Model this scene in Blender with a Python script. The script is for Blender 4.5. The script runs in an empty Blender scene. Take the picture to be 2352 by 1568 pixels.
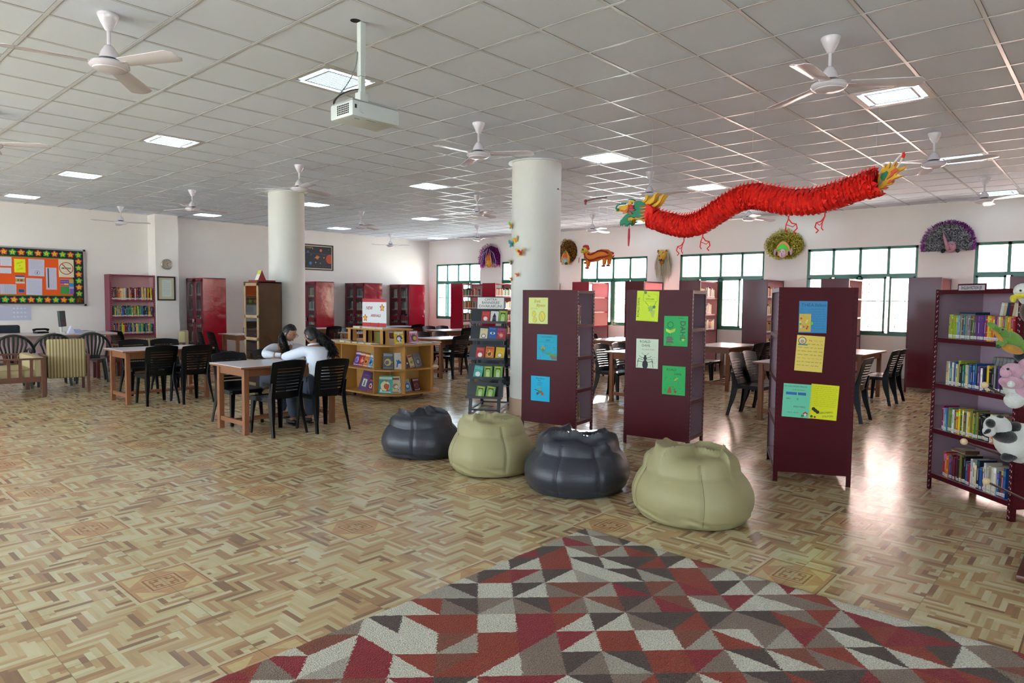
import bpy, bmesh, math, random
from mathutils import Vector, Matrix
R = random.Random(7)
sc = bpy.context.scene
COL = sc.collection
PI = math.pi
ZC = 3.4175            # ceiling height
CH = 1.55              # camera height
XW, YW = 14.5, 16.75   # window wall and poster wall
X0, Y0 = -6.0, -7.0

# ---------------------------------------------------------------- camera, world, lights
RT = Vector((0.67070, -0.74164, 0.01090)); UP = Vector((0.03737, 0.04848, 0.99812)); FW = Vector((0.74077, 0.66907, -0.06035))
FW.normalize(); RT = (RT - RT.dot(FW) * FW).normalized(); UP = RT.cross(FW).normalized()
FPX = 1553.38
cam = bpy.data.cameras.new('camera'); cam.lens = FPX / 2352 * 36; cam.sensor_width = 36; cam.clip_end = 200
camo = bpy.data.objects.new('camera', cam); COL.objects.link(camo)
camo.matrix_world = Matrix(((RT.x, UP.x, -FW.x, 0), (RT.y, UP.y, -FW.y, 0), (RT.z, UP.z, -FW.z, CH), (0, 0, 0, 1)))
sc.camera = camo
sc.view_settings.view_transform = 'Standard'; sc.view_settings.look = 'None'; sc.view_settings.gamma = 1
sc.view_settings.use_curve_mapping = False; sc.view_settings.exposure = 1.75
sc.cycles.use_denoising = True
sc.cycles.max_bounces = 7; sc.cycles.diffuse_bounces = 4; sc.cycles.glossy_bounces = 3; sc.cycles.transparent_max_bounces = 16
sc.cycles.transmission_bounces = 2; sc.cycles.caustics_reflective = False; sc.cycles.caustics_refractive = False
sc.cycles.sample_clamp_indirect = 6; sc.cycles.use_adaptive_sampling = True; sc.cycles.adaptive_threshold = 0.02

WORLD_STRENGTH = 6.0
LAMP_STRENGTH = 2.6
w = bpy.data.worlds.new('sky'); sc.world = w; w.use_nodes = True
bg = w.node_tree.nodes['Background']; bg.inputs[0].default_value = (0.68, 0.85, 1.0, 1); bg.inputs[1].default_value = WORLD_STRENGTH
# narrow spot lamp standing in for low sunlight, shaped to give the patch on the floor by the third window
sp = bpy.data.lights.new('low_sun_beam', 'SPOT'); sp.energy = 330000; sp.spot_size = math.radians(5.2); sp.spot_blend = 0.25
sp.shadow_soft_size = 0.12; sp.color = (1.0, 0.95, 0.86)
spo = bpy.data.objects.new('low_sun_beam', sp); COL.objects.link(spo)
sd = Vector((0.85, 0.51, 0.155)).normalized(); spt = Vector((7.9, 5.6, 0.05))
spo.location = spt + sd * 34; spo.rotation_euler = sd.to_track_quat('Z', 'Y').to_euler()

sn = bpy.data.lights.new('fill_sun', 'SUN'); sn.energy = 20.0; sn.angle = math.radians(1.5); sn.color = (0.86, 0.94, 1.0)
sno = bpy.data.objects.new('fill_sun', sn); COL.objects.link(sno)      # second sun, added behind the building so yard and wall brighten the ceiling
sno.rotation_euler = Vector((-0.45, 0.25, 0.86)).to_track_quat('Z', 'Y').to_euler()

# ---------------------------------------------------------------- helpers
def ray(x, y): return FW + RT * ((x - 1176) / FPX) + UP * ((784 - y) / FPX)
def onz(x, y, z=0.0):
    d = ray(x, y); t = (z - CH) / d.z; return Vector((d.x * t, d.y * t, z))
def onx(x, y, X):
    d = ray(x, y); t = X / d.x; return Vector((X, d.y * t, CH + d.z * t))
def ony(x, y, Y):
    d = ray(x, y); t = Y / d.y; return Vector((d.x * t, Y, CH + d.z * t))
def depth(x, y, t): return Vector((0, 0, CH)) + ray(x, y) * t

def lin(c):
    if isinstance(c, str): c = tuple(int(c[i:i + 2], 16) / 255 for i in (0, 2, 4))
    return tuple((v / 12.92 if v <= 0.04045 else ((v + 0.055) / 1.055) ** 2.4) for v in c[:3])
MATS = {}
def mat(name, col, rough=0.6, metal=0.0, spec=0.5, noise=0.0, nscale=8.0, bump=0.0, bscale=60.0, coat=0.0, emit=0.0, sheen=0.0, sub=0.0):
    if name in MATS: return MATS[name]
    m = bpy.data.materials.new(name); m.use_nodes = True; nt = m.node_tree; b = nt.nodes['Principled BSDF']
    c = lin(col)
    b.inputs['Base Color'].default_value = (*c, 1); b.inputs['Roughness'].default_value = rough
    b.inputs['Metallic'].default_value = metal; b.inputs['Specular IOR Level'].default_value = spec
    if coat: b.inputs['Coat Weight'].default_value = coat; b.inputs['Coat Roughness'].default_value = 0.08
    if sheen: b.inputs['Sheen Weight'].default_value = sheen
    if emit: b.inputs['Emission Color'].default_value = (*c, 1); b.inputs['Emission Strength'].default_value = emit
    if noise or bump:
        tc = nt.nodes.new('ShaderNodeTexCoord')
    if noise:
        n = nt.nodes.new('ShaderNodeTexNoise'); n.inputs['Scale'].default_value = nscale; n.inputs['Detail'].default_value = 3
        nt.links.new(tc.outputs['Object'], n.inputs['Vector'])
        mx = nt.nodes.new('ShaderNodeMix'); mx.data_type = 'RGBA'
        mx.inputs['A'].default_value = (*[v * (1 - noise) for v in c], 1); mx.inputs['B'].default_value = (*[min(1, v * (1 + noise)) for v in c], 1)
        nt.links.new(n.outputs['Fac'], mx.inputs['Factor']); nt.links.new(mx.outputs['Result'], b.inputs['Base Color'])
    if bump:
        n2 = nt.nodes.new('ShaderNodeTexNoise'); n2.inputs['Scale'].default_value = bscale; n2.inputs['Detail'].default_value = 2
        nt.links.new(tc.outputs['Object'], n2.inputs['Vector'])
        bp = nt.nodes.new('ShaderNodeBump'); bp.inputs['Strength'].default_value = bump; bp.inputs['Distance'].default_value = 0.01
        nt.links.new(n2.outputs['Fac'], bp.inputs['Height']); nt.links.new(bp.outputs['Normal'], b.inputs['Normal'])
    MATS[name] = m; return m

class MB:
    """collects shapes, then becomes one mesh object"""
    def __init__(s): s.v = []; s.f = []; s.m = []; s.mats = []; s.M = None
    def mi(s, m):
        if m is None: return 0
        if m not in s.mats: s.mats.append(m)
        return s.mats.index(m)
    def add(s, vs, fs, m=None):
        o = len(s.v); k = s.mi(m)
        if s.M is not None: vs = [s.M @ Vector(p) for p in vs]
        s.v += [tuple(p) for p in vs]; s.f += [tuple(i + o for i in f) for f in fs]; s.m += [k] * len(fs)
    def box(s, a, b, m=None, ch=0.0):
        x0, y0, z0 = [min(p, q) for p, q in zip(a, b)]; x1, y1, z1 = [max(p, q) for p, q in zip(a, b)]
        if ch <= 0:
            s.add([(x0, y0, z0), (x1, y0, z0), (x1, y1, z0), (x0, y1, z0), (x0, y0, z1), (x1, y0, z1), (x1, y1, z1), (x0, y1, z1)],
                  [(0, 3, 2, 1), (4, 5, 6, 7), (0, 1, 5, 4), (1, 2, 6, 5), (2, 3, 7, 6), (3, 0, 4, 7)], m)
        else:   # chamfered box
            bm = bmesh.new(); bmesh.ops.create_cube(bm, size=1)
            for q in bm.verts: q.co = ((x0 + x1) / 2 + q.co.x * (x1 - x0), (y0 + y1) / 2 + q.co.y * (y1 - y0), (z0 + z1) / 2 + q.co.z * (z1 - z0))
            bmesh.ops.bevel(bm, geom=bm.edges[:], offset=ch, segments=2, affect='EDGES', profile=0.5)
            s.bm(bm, m)
    def bm(s, bm, m=None):
        bm.verts.index_update()
        s.add([q.co.copy() for q in bm.verts], [[q.index for q in f.verts] for f in bm.faces], m); bm.free()
    def obox(s, c, ax, ay, az, m=None):
        """oriented box, half axes given as vectors"""
        c = Vector(c); ax = Vector(ax); ay = Vector(ay); az = Vector(az)
        vs = [c + i * ax + j * ay + k * az for k in (-1, 1) for i, j in ((-1, -1), (1, -1), (1, 1), (-1, 1))]
        s.add(vs, [(0, 3, 2, 1), (4, 5, 6, 7), (0, 1, 5, 4), (1, 2, 6, 5), (2, 3, 7, 6), (3, 0, 4, 7)], m)
    def bar(s, p, q, w, h=None, m=None, up=(0, 0, 1)):
        p = Vector(p); q = Vector(q); d = q - p; L = d.length; d.normalize(); u = Vector(up)
        if abs(d.dot(u)) > 0.99: u = Vector((0, 1, 0))
        a = d.cross(u).normalized(); b = a.cross(d).normalized(); h = h or w
        s.obox((p + q) / 2, d * L / 2, a * w / 2, b * h / 2, m)
    def tube(s, pts, r, n=8, m=None, caps=True):
        pts = [Vector(p) for p in pts]; N = len(pts); rs = r if isinstance(r, (list, tuple)) else [r] * N
        vs = []; fs = []; prev = None
        for i, p in enumerate(pts):
            t = (pts[min(i + 1, N - 1)] - pts[max(i - 1, 0)]).normalized()
            if prev is None: a = t.orthogonal().normalized()
            else: a = (prev - prev.dot(t) * t); a = a.normalized() if a.length > 1e-6 else t.orthogonal().normalized()
            prev = a; b = t.cross(a)
            vs += [p + (a * math.cos(2 * PI * k / n) + b * math.sin(2 * PI * k / n)) * rs[i] for k in range(n)]
        for i in range(N - 1):
            for k in range(n): fs.append((i * n + k, i * n + (k + 1) % n, (i + 1) * n + (k + 1) % n, (i + 1) * n + k))
        if caps: fs.append(tuple(range(n - 1, -1, -1))); fs.append(tuple((N - 1) * n + k for k in range(n)))
        s.add(vs, fs, m)
    def lathe(s, prof, c=(0, 0, 0), n=24, m=None, axis='z'):
        vs = []; fs = []; c = Vector(c)
        for r, z in prof:
            for k in range(n):
                a = 2 * PI * k / n; x, y = r * math.cos(a), r * math.sin(a)
                p = (x, y, z) if axis == 'z' else ((z, x, y) if axis == 'x' else (x, z, y))
                vs.append(c + Vector(p))
        for i in range(len(prof) - 1):
            for k in range(n): fs.append((i * n + k, i * n + (k + 1) % n, (i + 1) * n + (k + 1) % n, (i + 1) * n + k))
        if prof[0][0] > 1e-6: fs.append(tuple(range(n - 1, -1, -1)))
        if prof[-1][0] > 1e-6: fs.append(tuple((len(prof) - 1) * n + k for k in range(n)))
        s.add(vs, fs, m)
    def prism(s, pts, a, b, m=None):
        """closed outline pts (list of Vector) swept from offset a to offset b (vectors)"""
        n = len(pts); a = Vector(a); b = Vector(b)
        vs = [Vector(p) + a for p in pts] + [Vector(p) + b for p in pts]
        s.add(vs, [tuple(range(n)), tuple(range(2 * n - 1, n - 1, -1))] + [(k, (k + 1) % n, n + (k + 1) % n, n + k) for k in range(n)], m)
    def ball(s, c, r, m=None, n=12, sc3=(1, 1, 1), rot=None):
        vs = []; fs = []; c = Vector(c); h = n // 2
        for i in range(h + 1):
            t = PI * i / h
            for k in range(n):
                a = 2 * PI * k / n
                p = Vector((math.sin(t) * math.cos(a) * sc3[0], math.sin(t) * math.sin(a) * sc3[1], math.cos(t) * sc3[2])) * r
                if rot is not None: p = rot @ p
                vs.append(c + p)
        for i in range(h):
            for k in range(n): fs.append((i * n + k, (i + 1) * n + k, (i + 1) * n + (k + 1) % n, i * n + (k + 1) % n))
        s.add(vs, fs, m)
    def grid(s, fn, nu, nv, m=None, thick=None):
        """sheet fn(u,v)->Vector; with thick it is closed into a slab, offset vector or function"""
        P = [[Vector(fn(i / nu, j / nv)) for j in range(nv + 1)] for i in range(nu + 1)]
        vs = [P[i][j] for i in range(nu + 1) for j in range(nv + 1)]; W = nv + 1
        fs = [(i * W + j, (i + 1) * W + j, (i + 1) * W + j + 1, i * W + j + 1) for i in range(nu) for j in range(nv)]
        if thick is not None:
            n0 = len(vs); t = thick
            vs2 = [p + (Vector(t(p)) if callable(t) else Vector(t)) for p in vs]; vs = vs + vs2
            fs += [tuple(n0 + k for k in reversed(f)) for f in fs[:nu * nv]]
            for i in range(nu):
                a, b = i * W, (i + 1) * W; fs.append((b, a, a + n0, b + n0)); a, b = i * W + nv, (i + 1) * W + nv; fs.append((a, b, b + n0, a + n0))
            for j in range(nv):
                fs.append((j, j + 1, j + 1 + n0, j + n0)); a = nu * W + j; fs.append((a + 1, a, a + n0, a + 1 + n0))
        s.add(vs, fs, m)
    def build(s, name, m=None, parent=None, smooth=False, bevel=0.0, loc=None):
        me = bpy.data.meshes.new(name); me.from_pydata(s.v, [], s.f)
        ml = s.mats if s.mats else [m]
        if m is not None and s.mats and m not in s.mats: pass
        for q in ml:
            if q is not None: me.materials.append(q)
        if len(ml) > 1: me.polygons.foreach_set('material_index', s.m)
        if smooth:
            me.polygons.foreach_set('use_smooth', [True] * len(s.f))
            try: me.set_sharp_from_angle(angle=math.radians(42))
            except Exception: pass
        me.update()
        o = bpy.data.objects.new(name, me); COL.objects.link(o)
        if parent is not None: o.parent = parent
        if loc is not None: o.location = loc
        if bevel:
            bv = o.modifiers.new('bevel', 'BEVEL'); bv.width = bevel; bv.segments = 2; bv.limit_method = 'ANGLE'; bv.angle_limit = math.radians(50)
        return o

def tag(o, label=None, cat=None, group=None, kind=None):
    if label: o['label'] = label
    if cat: o['category'] = cat
    if group: o['group'] = group
    if kind: o['kind'] = kind
    return o
def thing(name, label, cat, loc=(0, 0, 0), rz=0.0, group=None):
    o = bpy.data.objects.new(name, None); COL.objects.link(o); o.empty_display_size = 0.1
    o.location = loc; o.rotation_euler = (0, 0, rz)
    return tag(o, label, cat, group)
KIDS = {}
def copy_tree(o, parent=None):
    c = o.copy(); COL.objects.link(c)
    if parent is not None: c.parent = parent
    if o.name not in KIDS: KIDS[o.name] = [k.name for k in o.children]
    for k in KIDS[o.name]: copy_tree(bpy.data.objects[k], c)
    return c
def place(proto, used, loc, rz, label, group=None):
    """first call moves the first one itself, later calls copy it with its parts"""
    o = proto if not used else copy_tree(proto)
    used.append(1)
    o.location = loc; o.rotation_euler = (0, 0, rz); o['label'] = label
    if group: o['group'] = group
    return o
def struct(mb, name, m=None, **k):
    o = mb.build(name, m, **k); o['kind'] = 'structure'; return o

_TXT = {}
def text_geo(txt, size, shear=0.0, bold=0.0):
    key = (txt, round(size, 4), shear, bold)
    if key in _TXT: return _TXT[key]
    cu = bpy.data.curves.new('t', 'FONT'); cu.body = txt; cu.size = size; cu.align_x = 'CENTER'; cu.align_y = 'CENTER'
    cu.shear = shear; cu.offset = bold; cu.resolution_u = 2; cu.space_line = 0.85
    o = bpy.data.objects.new('t', cu); COL.objects.link(o)
    bpy.context.view_layer.update()
    me = o.to_mesh(); vs = [v.co.copy() for v in me.vertices]; fs = [tuple(p.vertices) for p in me.polygons]
    o.to_mesh_clear(); bpy.data.objects.remove(o); bpy.data.curves.remove(cu)
    _TXT[key] = (vs, fs); return vs, fs
class Sheet:
    """draws flat shapes on a plane: origin, right axis, up axis, outward normal"""
    def __init__(s, mb, o, r, u, n): s.mb = mb; s.o = Vector(o); s.r = Vector(r).normalized(); s.u = Vector(u).normalized(); s.n = Vector(n).normalized()
    def P(s, x, y, h=0.0): return s.o + s.r * x + s.u * y + s.n * h
    def rect(s, x0, y0, x1, y1, m, h=0.001, rot=0.0):
        cx, cy = (x0 + x1) / 2, (y0 + y1) / 2; c, si = math.cos(rot), math.sin(rot)
        q = [(x0, y0), (x1, y0), (x1, y1), (x0, y1)]
        s.mb.add([s.P(cx + (a - cx) * c - (b - cy) * si, cy + (a - cx) * si + (b - cy) * c, h) for a, b in q], [(0, 1, 2, 3)], m)
    def slab(s, x0, y0, x1, y1, m, t=0.002, rot=0.0):
        cx, cy = (x0 + x1) / 2, (y0 + y1) / 2; c, si = math.cos(rot), math.sin(rot)
        q = [(x0, y0), (x1, y0), (x1, y1), (x0, y1)]
        q = [(cx + (a - cx) * c - (b - cy) * si, cy + (a - cx) * si + (b - cy) * c) for a, b in q]
        vs = [s.P(a, b, 0) for a, b in q] + [s.P(a, b, t) for a, b in q]
        s.mb.add(vs, [(3, 2, 1, 0), (4, 5, 6, 7), (0, 1, 5, 4), (1, 2, 6, 5), (2, 3, 7, 6), (3, 0, 4, 7)], m)
    def poly(s, pts, m, h=0.001): s.mb.add([s.P(a, b, h) for a, b in pts], [tuple(range(len(pts)))], m)
    def disc(s, x, y, r, m, h=0.001, n=16, ry=None):
        ry = ry or r; s.poly([(x + r * math.cos(2 * PI * k / n), y + ry * math.sin(2 * PI * k / n)) for k in range(n)], m, h)
    def ring(s, x, y, r0, r1, m, h=0.0015, n=24):
        vs = []
        for k in range(n):
            a = 2 * PI * k / n; vs += [s.P(x + r0 * math.cos(a), y + r0 * math.sin(a), h), s.P(x + r1 * math.cos(a), y + r1 * math.sin(a), h)]
        s.mb.add(vs, [(2 * k, 2 * k + 1, (2 * k + 3) % (2 * n), (2 * k + 2) % (2 * n)) for k in range(n)], m)
    def line(s, pts, w, m, h=0.0015):
        for (a, b), (c, d) in zip(pts[:-1], pts[1:]):
            L = math.hypot(c - a, d - b) or 1e-6; nx, ny = -(d - b) / L * w / 2, (c - a) / L * w / 2
            s.mb.add([s.P(a + nx, b + ny, h), s.P(a - nx, b - ny, h), s.P(c - nx, d - ny, h), s.P(c + nx, d + ny, h)], [(0, 1, 2, 3)], m)
    def flower(s, x, y, r, petals, m, h=0.002, n=5, rot=0.0, depth_=0.35):
        pts = []
        for k in range(n * 4):
            a = rot + 2 * PI * k / (n * 4); q = r * (1 - depth_ * (0.5 - 0.5 * math.cos(n * (a - rot)))); pts.append((x + q * math.sin(a), y + q * math.cos(a)))
        s.mb.add([s.P(x, y, h)] + [s.P(a, b, h) for a, b in pts], [(0, 1 + k, 1 + (k + 1) % len(pts)) for k in range(len(pts))][::1], m)
    def text(s, x, y, txt, size, m, h=0.002, rot=0.0, shear=0.0, bold=0.0, sx=1.0):
        vs, fs = text_geo(txt, size, shear, bold); c, si = math.cos(rot), math.sin(rot)
        s.mb.add([s.P(x + (v.x * sx) * c - v.y * si, y + (v.x * sx) * si + v.y * c, h) for v in vs], fs, m)
    def scribble(s, x0, x1, y, m, hgt, h=0.0015, rng=R):
        """a line of small handwriting too small to read in the photo"""
        x = x0
        while x < x1 - hgt:
            wl = hgt * rng.uniform(1.2, 3.0); wl = min(wl, x1 - x); n = max(2, int(wl / hgt * 2))
            s.line([(x + wl * k / n, y + (hgt * 0.35 if k % 2 else -hgt * 0.25) * rng.uniform(.5, 1)) for k in range(n + 1)], hgt * 0.2, m, h)
            x += wl + hgt * 0.7
def ordinal(n):
    ones = ['', 'first', 'second', 'third', 'fourth', 'fifth', 'sixth', 'seventh', 'eighth', 'ninth', 'tenth', 'eleventh', 'twelfth', 'thirteenth', 'fourteenth', 'fifteenth',
            'sixteenth', 'seventeenth', 'eighteenth', 'nineteenth']
    if n < 20: return ones[n]
    t = {2: 'twenty', 3: 'thirty', 4: 'forty'}[n // 10]
    return ({2: 'twentieth', 3: 'thirtieth', 4: 'fortieth'}[n // 10]) if n % 10 == 0 else t + '-' + ones[n % 10]
# ---------------------------------------------------------------- materials of the shell
def node_floor():
    m = bpy.data.materials.new('parquet_print_floor'); m.use_nodes = True; nt = m.node_tree; N = nt.nodes; Lk = nt.links
    b = N['Principled BSDF']
    def nd(op, *a, clamp=False):
        n = N.new('ShaderNodeMath'); n.operation = op; n.use_clamp = clamp
        for i, v in enumerate(a):
            if v is None: continue
            if isinstance(v, (int, float)): n.inputs[i].default_value = v
            else: Lk.new(v, n.inputs[i])
        return n.outputs[0]
    geo = N.new('ShaderNodeNewGeometry'); sep = N.new('ShaderNodeSeparateXYZ'); Lk.new(geo.outputs['Position'], sep.inputs[0])
    PER = 1.24; H = PER / 2
    # distance from the motif lattice, mirrored in both axes
    X = nd('SUBTRACT', sep.outputs[0], 1.411 - 20 * PER); Y = nd('SUBTRACT', sep.outputs[1], 3.813 - 20 * PER)
    u = nd('PINGPONG', X, H); v = nd('PINGPONG', Y, H)
    wd = H / 22.0; n_ = 6
    iu = nd('FLOOR', nd('DIVIDE', u, wd)); iv = nd('FLOOR', nd('DIVIDE', v, wd))
    r = nd('FLOORED_MODULO', nd('SUBTRACT', iu, iv), 2.0 * n_)
    hz = nd('LESS_THAN', r, float(n_) - 0.5)
    idxh = nd('SUBTRACT', iu, r); idyv = nd('SUBTRACT', iv, nd('SUBTRACT', 2.0 * n_ - 1, r))
    def mixf(f, a, c):   # f? a : c
        return nd('ADD', nd('MULTIPLY', f, a), nd('MULTIPLY', nd('SUBTRACT', 1.0, f), c))
    idx = mixf(hz, idxh, iu); idy = mixf(hz, iv, idyv)
    tx = nd('FLOOR', nd('DIVIDE', X, H)); ty = nd('FLOOR', nd('DIVIDE', Y, H))
    comb = N.new('ShaderNodeCombineXYZ')
    Lk.new(nd('ADD', idx, nd('MULTIPLY', tx, 37.0)), comb.inputs[0]); Lk.new(nd('ADD', idy, nd('MULTIPLY', ty, 53.0)), comb.inputs[1]); Lk.new(nd('MULTIPLY', hz, 7.0), comb.inputs[2])
    wn = N.new('ShaderNodeTexWhiteNoise'); wn.noise_dimensions = '3D'; Lk.new(comb.outputs[0], wn.inputs['Vector'])
    ramp = N.new('ShaderNodeValToRGB'); cr = ramp.color_ramp; cr.interpolation = 'CONSTANT'
    cols = [(0.0, 'd0c096'), (0.22, 'c3a67c'), (0.4, 'd8cca6'), (0.56, 'bb9870'), (0.70, 'cdb58a'), (0.82, 'ae8a68'), (0.92, '96765c')]
    while len(cr.elements) < len(cols): cr.elements.new(0.5)
    for e, (p, c) in zip(cr.elements, cols): e.position = p; e.color = (*lin(c), 1)
    Lk.new(wn.outputs['Value'], ramp.inputs[0])
    # grain along each plank
    cv = N.new('ShaderNodeCombineXYZ')
    Lk.new(mixf(hz, nd('MULTIPLY', X, 6.0), nd('MULTIPLY', X, 60.0)), cv.inputs[0]); Lk.new(mixf(hz, nd('MULTIPLY', Y, 60.0), nd('MULTIPLY', Y, 6.0)), cv.inputs[1]); Lk.new(nd('MULTIPLY', wn.outputs['Value'], 50.0), cv.inputs[2])
    gn = N.new('ShaderNodeTexNoise'); gn.inputs['Scale'].default_value = 1.0; gn.inputs['Detail'].default_value = 3; Lk.new(cv.outputs[0], gn.inputs['Vector'])
    gm = N.new('ShaderNodeMapRange'); gm.inputs['To Min'].default_value = 0.80; gm.inputs['To Max'].default_value = 1.16; Lk.new(gn.outputs['Fac'], gm.inputs['Value'])
    # motif: square with bands and a knot
    d = nd('MAXIMUM', u, v)
    def band(lo, hi): return nd('MULTIPLY', nd('GREATER_THAN', d, lo), nd('LESS_THAN', d, hi))
    def mixc(fac, A, B):
        mx = N.new('ShaderNodeMix'); mx.data_type = 'RGBA'; Lk.new(fac, mx.inputs['Factor'])
        if isinstance(A, str): mx.inputs['A'].default_value = (*lin(A), 1)
        else: Lk.new(A, mx.inputs['A'])
        if isinstance(B, str): mx.inputs['B'].default_value = (*lin(B), 1)
        else: Lk.new(B, mx.inputs['B'])
        return mx.outputs['Result']
    c = ramp.outputs[0]
    c = mixc(band(-1, 0.205), c, 'd9c7a0'); c = mixc(band(0.178, 0.186), c, '97755a'); c = mixc(band(0.10, 0.178), c, 'c79d72')
    corner = nd('MULTIPLY', nd('GREATER_THAN', nd('ADD', u, v), 0.2), band(0.1, 0.16)); c = mixc(corner, c, 'd8c08e')
    c = mixc(band(-1, 0.10), c, 'cfb088'); c = mixc(band(0.078, 0.088), c, 'a06c45')
    kn = nd('MULTIPLY', nd('LESS_THAN', nd('ABSOLUTE', nd('SUBTRACT', nd('MINIMUM', u, v), 0.026)), 0.008), band(-1, 0.066)); c = mixc(kn, c, 'a8754a')
    kn2 = nd('MULTIPLY', nd('GREATER_THAN', d, 0.052), nd('LESS_THAN', d, 0.062)); c = mixc(kn2, c, 'b07c50')
    # thin joints of the tiles
    e1 = nd('MINIMUM', nd('MINIMUM', u, v), nd('MINIMUM', nd('SUBTRACT', H, u), nd('SUBTRACT', H, v)))
    c = mixc(nd('MULTIPLY', nd('LESS_THAN', e1, 0.0018), 0.55), c, '6d5643')
    vm = N.new('ShaderNodeVectorMath'); vm.operation = 'SCALE'; Lk.new(c, vm.inputs[0]); Lk.new(gm.outputs[0], vm.inputs['Scale'])
    Lk.new(vm.outputs[0], b.inputs['Base Color'])
    b.inputs['Roughness'].default_value = 0.26; b.inputs['Specular IOR Level'].default_value = 0.5
    rn = N.new('ShaderNodeTexNoise'); rn.inputs['Scale'].default_value = 2.5; Lk.new(geo.outputs['Position'], rn.inputs['Vector'])
    rm = N.new('ShaderNodeMapRange'); rm.inputs['To Min'].default_value = 0.14; rm.inputs['To Max'].default_value = 0.26; Lk.new(rn.outputs['Fac'], rm.inputs['Value']); Lk.new(rm.outputs[0], b.inputs['Roughness'])
    wv = N.new('ShaderNodeTexNoise'); wv.inputs['Scale'].default_value = 9.0; Lk.new(geo.outputs['Position'], wv.inputs['Vector'])
    bp = N.new('ShaderNodeBump'); bp.inputs['Strength'].default_value = 0.06; bp.inputs['Distance'].default_value = 0.02; Lk.new(wv.outputs['Fac'], bp.inputs['Height']); Lk.new(bp.outputs[0], b.inputs['Normal'])
    return m
M_floor = node_floor()
M_wall = mat('wall_paint', 'f1e9e2', 0.75, noise=0.03, nscale=1.5, bump=0.08, bscale=90)
M_tile = mat('ceiling_tile_board', 'dbe2ef', 0.9, noise=0.05, nscale=120, bump=0.12, bscale=260)
M_tbar = mat('ceiling_grid_enamel', 'd8dce2', 0.22, spec=0.7)
M_gap = mat('ceiling_shadow_gap', '7d7a7a', 0.8)  # dark edge strips, the shade of the gaps put into their colour
M_green = mat('green_window_enamel', '0c6b55', 0.35, coat=0.3)
M_iron = mat('window_grille_iron', '2a3b3b', 0.5)
M_skirt = mat('skirting_tile', 'b99a84', 0.35, noise=0.12, nscale=6)

def node_brick():
    m = bpy.data.materials.new('outside_brick'); m.use_nodes = True; nt = m.node_tree; b = nt.nodes['Principled BSDF']
    g = nt.nodes.new('ShaderNodeNewGeometry'); mp = nt.nodes.new('ShaderNodeMapping'); mp.inputs['Rotation'].default_value = (PI / 2, 0, PI / 2)
    sx = nt.nodes.new('ShaderNodeSeparateXYZ'); cb = nt.nodes.new('ShaderNodeCombineXYZ')
    nt.links.new(g.outputs['Position'], sx.inputs[0]); ad = nt.nodes.new('ShaderNodeMath'); nt.links.new(sx.outputs[0], ad.inputs[0]); nt.links.new(sx.outputs[1], ad.inputs[1])
    nt.links.new(ad.outputs[0], cb.inputs[0]); nt.links.new(sx.outputs[2], cb.inputs[1])
    br = nt.nodes.new('ShaderNodeTexBrick'); br.inputs['Scale'].default_value = 1.0; br.inputs['Brick Width'].default_value = 0.24; br.inputs['Row Height'].default_value = 0.085
    br.inputs['Mortar Size'].default_value = 0.008; br.inputs['Color1'].default_value = (*lin('dcb3a6'), 1); br.inputs['Color2'].default_value = (*lin('d3a294'), 1); br.inputs['Mortar'].default_value = (*lin('e2d6cb'), 1)
    nt.links.new(cb.outputs[0], br.inputs['Vector']); nt.links.new(br.outputs['Color'], b.inputs['Base Color']); b.inputs['Roughness'].default_value = 0.9
    return m
M_brick = node_brick()
def node_glass():
    m = bpy.data.materials.new('window_glass'); m.use_nodes = True; nt = m.node_tree
    for n in list(nt.nodes):
        if n.type == 'BSDF_PRINCIPLED': nt.nodes.remove(n)
    out = [n for n in nt.nodes if n.type == 'OUTPUT_MATERIAL'][0]
    t = nt.nodes.new('ShaderNodeBsdfTransparent'); t.inputs[0].default_value = (0.96, 0.98, 0.97, 1)
    g = nt.nodes.new('ShaderNodeBsdfGlossy'); g.inputs['Roughness'].default_value = 0.03
    lw = nt.nodes.new('ShaderNodeLayerWeight'); lw.inputs['Blend'].default_value = 0.5
    pw = nt.nodes.new('ShaderNodeMath'); pw.operation = 'POWER'; pw.inputs[1].default_value = 4.0; nt.links.new(lw.outputs['Facing'], pw.inputs[0])
    f = nt.nodes.new('ShaderNodeMath'); f.operation = 'MULTIPLY_ADD'; f.inputs[1].default_value = 0.9; f.inputs[2].default_value = 0.045; nt.links.new(pw.outputs[0], f.inputs[0])
    mx = nt.nodes.new('ShaderNodeMixShader'); nt.links.new(f.outputs[0], mx.inputs[0]); nt.links.new(t.outputs[0], mx.inputs[1]); nt.links.new(g.outputs[0], mx.inputs[2])
    nt.links.new(mx.outputs[0], out.inputs[0]); return m
M_glass = node_glass()

# ---------------------------------------------------------------- floor, ceiling, walls
b = MB(); b.box((X0 - .2, Y0 - .2, -0.1), (XW + .4, YW + .3, 0.0)); struct(b, 'floor', M_floor)
b = MB(); b.box((X0 - .2, Y0 - .2, ZC), (XW + .4, YW + .3, ZC + 0.1)); struct(b, 'ceiling', M_tile)
TS, TOX, TOY = 0.58146, 1.33429, 4.82933
LAMPS = [(ia, ib) for ia in (3,) for ib in (0, 6, 12, 18)] + [(9, -6), (10, 0), (10, 6), (10, 12), (9, 18)] + [(15, ib) for ib in (-6, 0, 6, 12, 18)] + [(21, ib) for ib in (-6, 0, 6, 12, 18)]
HIDDEN_LAMPS = [(-3, 0), (-3, 6), (3, -6), (9, -12), (15, -12), (-3, -6), (3, -12), (21, -12), (-3, 12)]  # unseen lights continuing the ceiling grid, added for illumination
b = MB()
gw = 0.012
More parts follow.
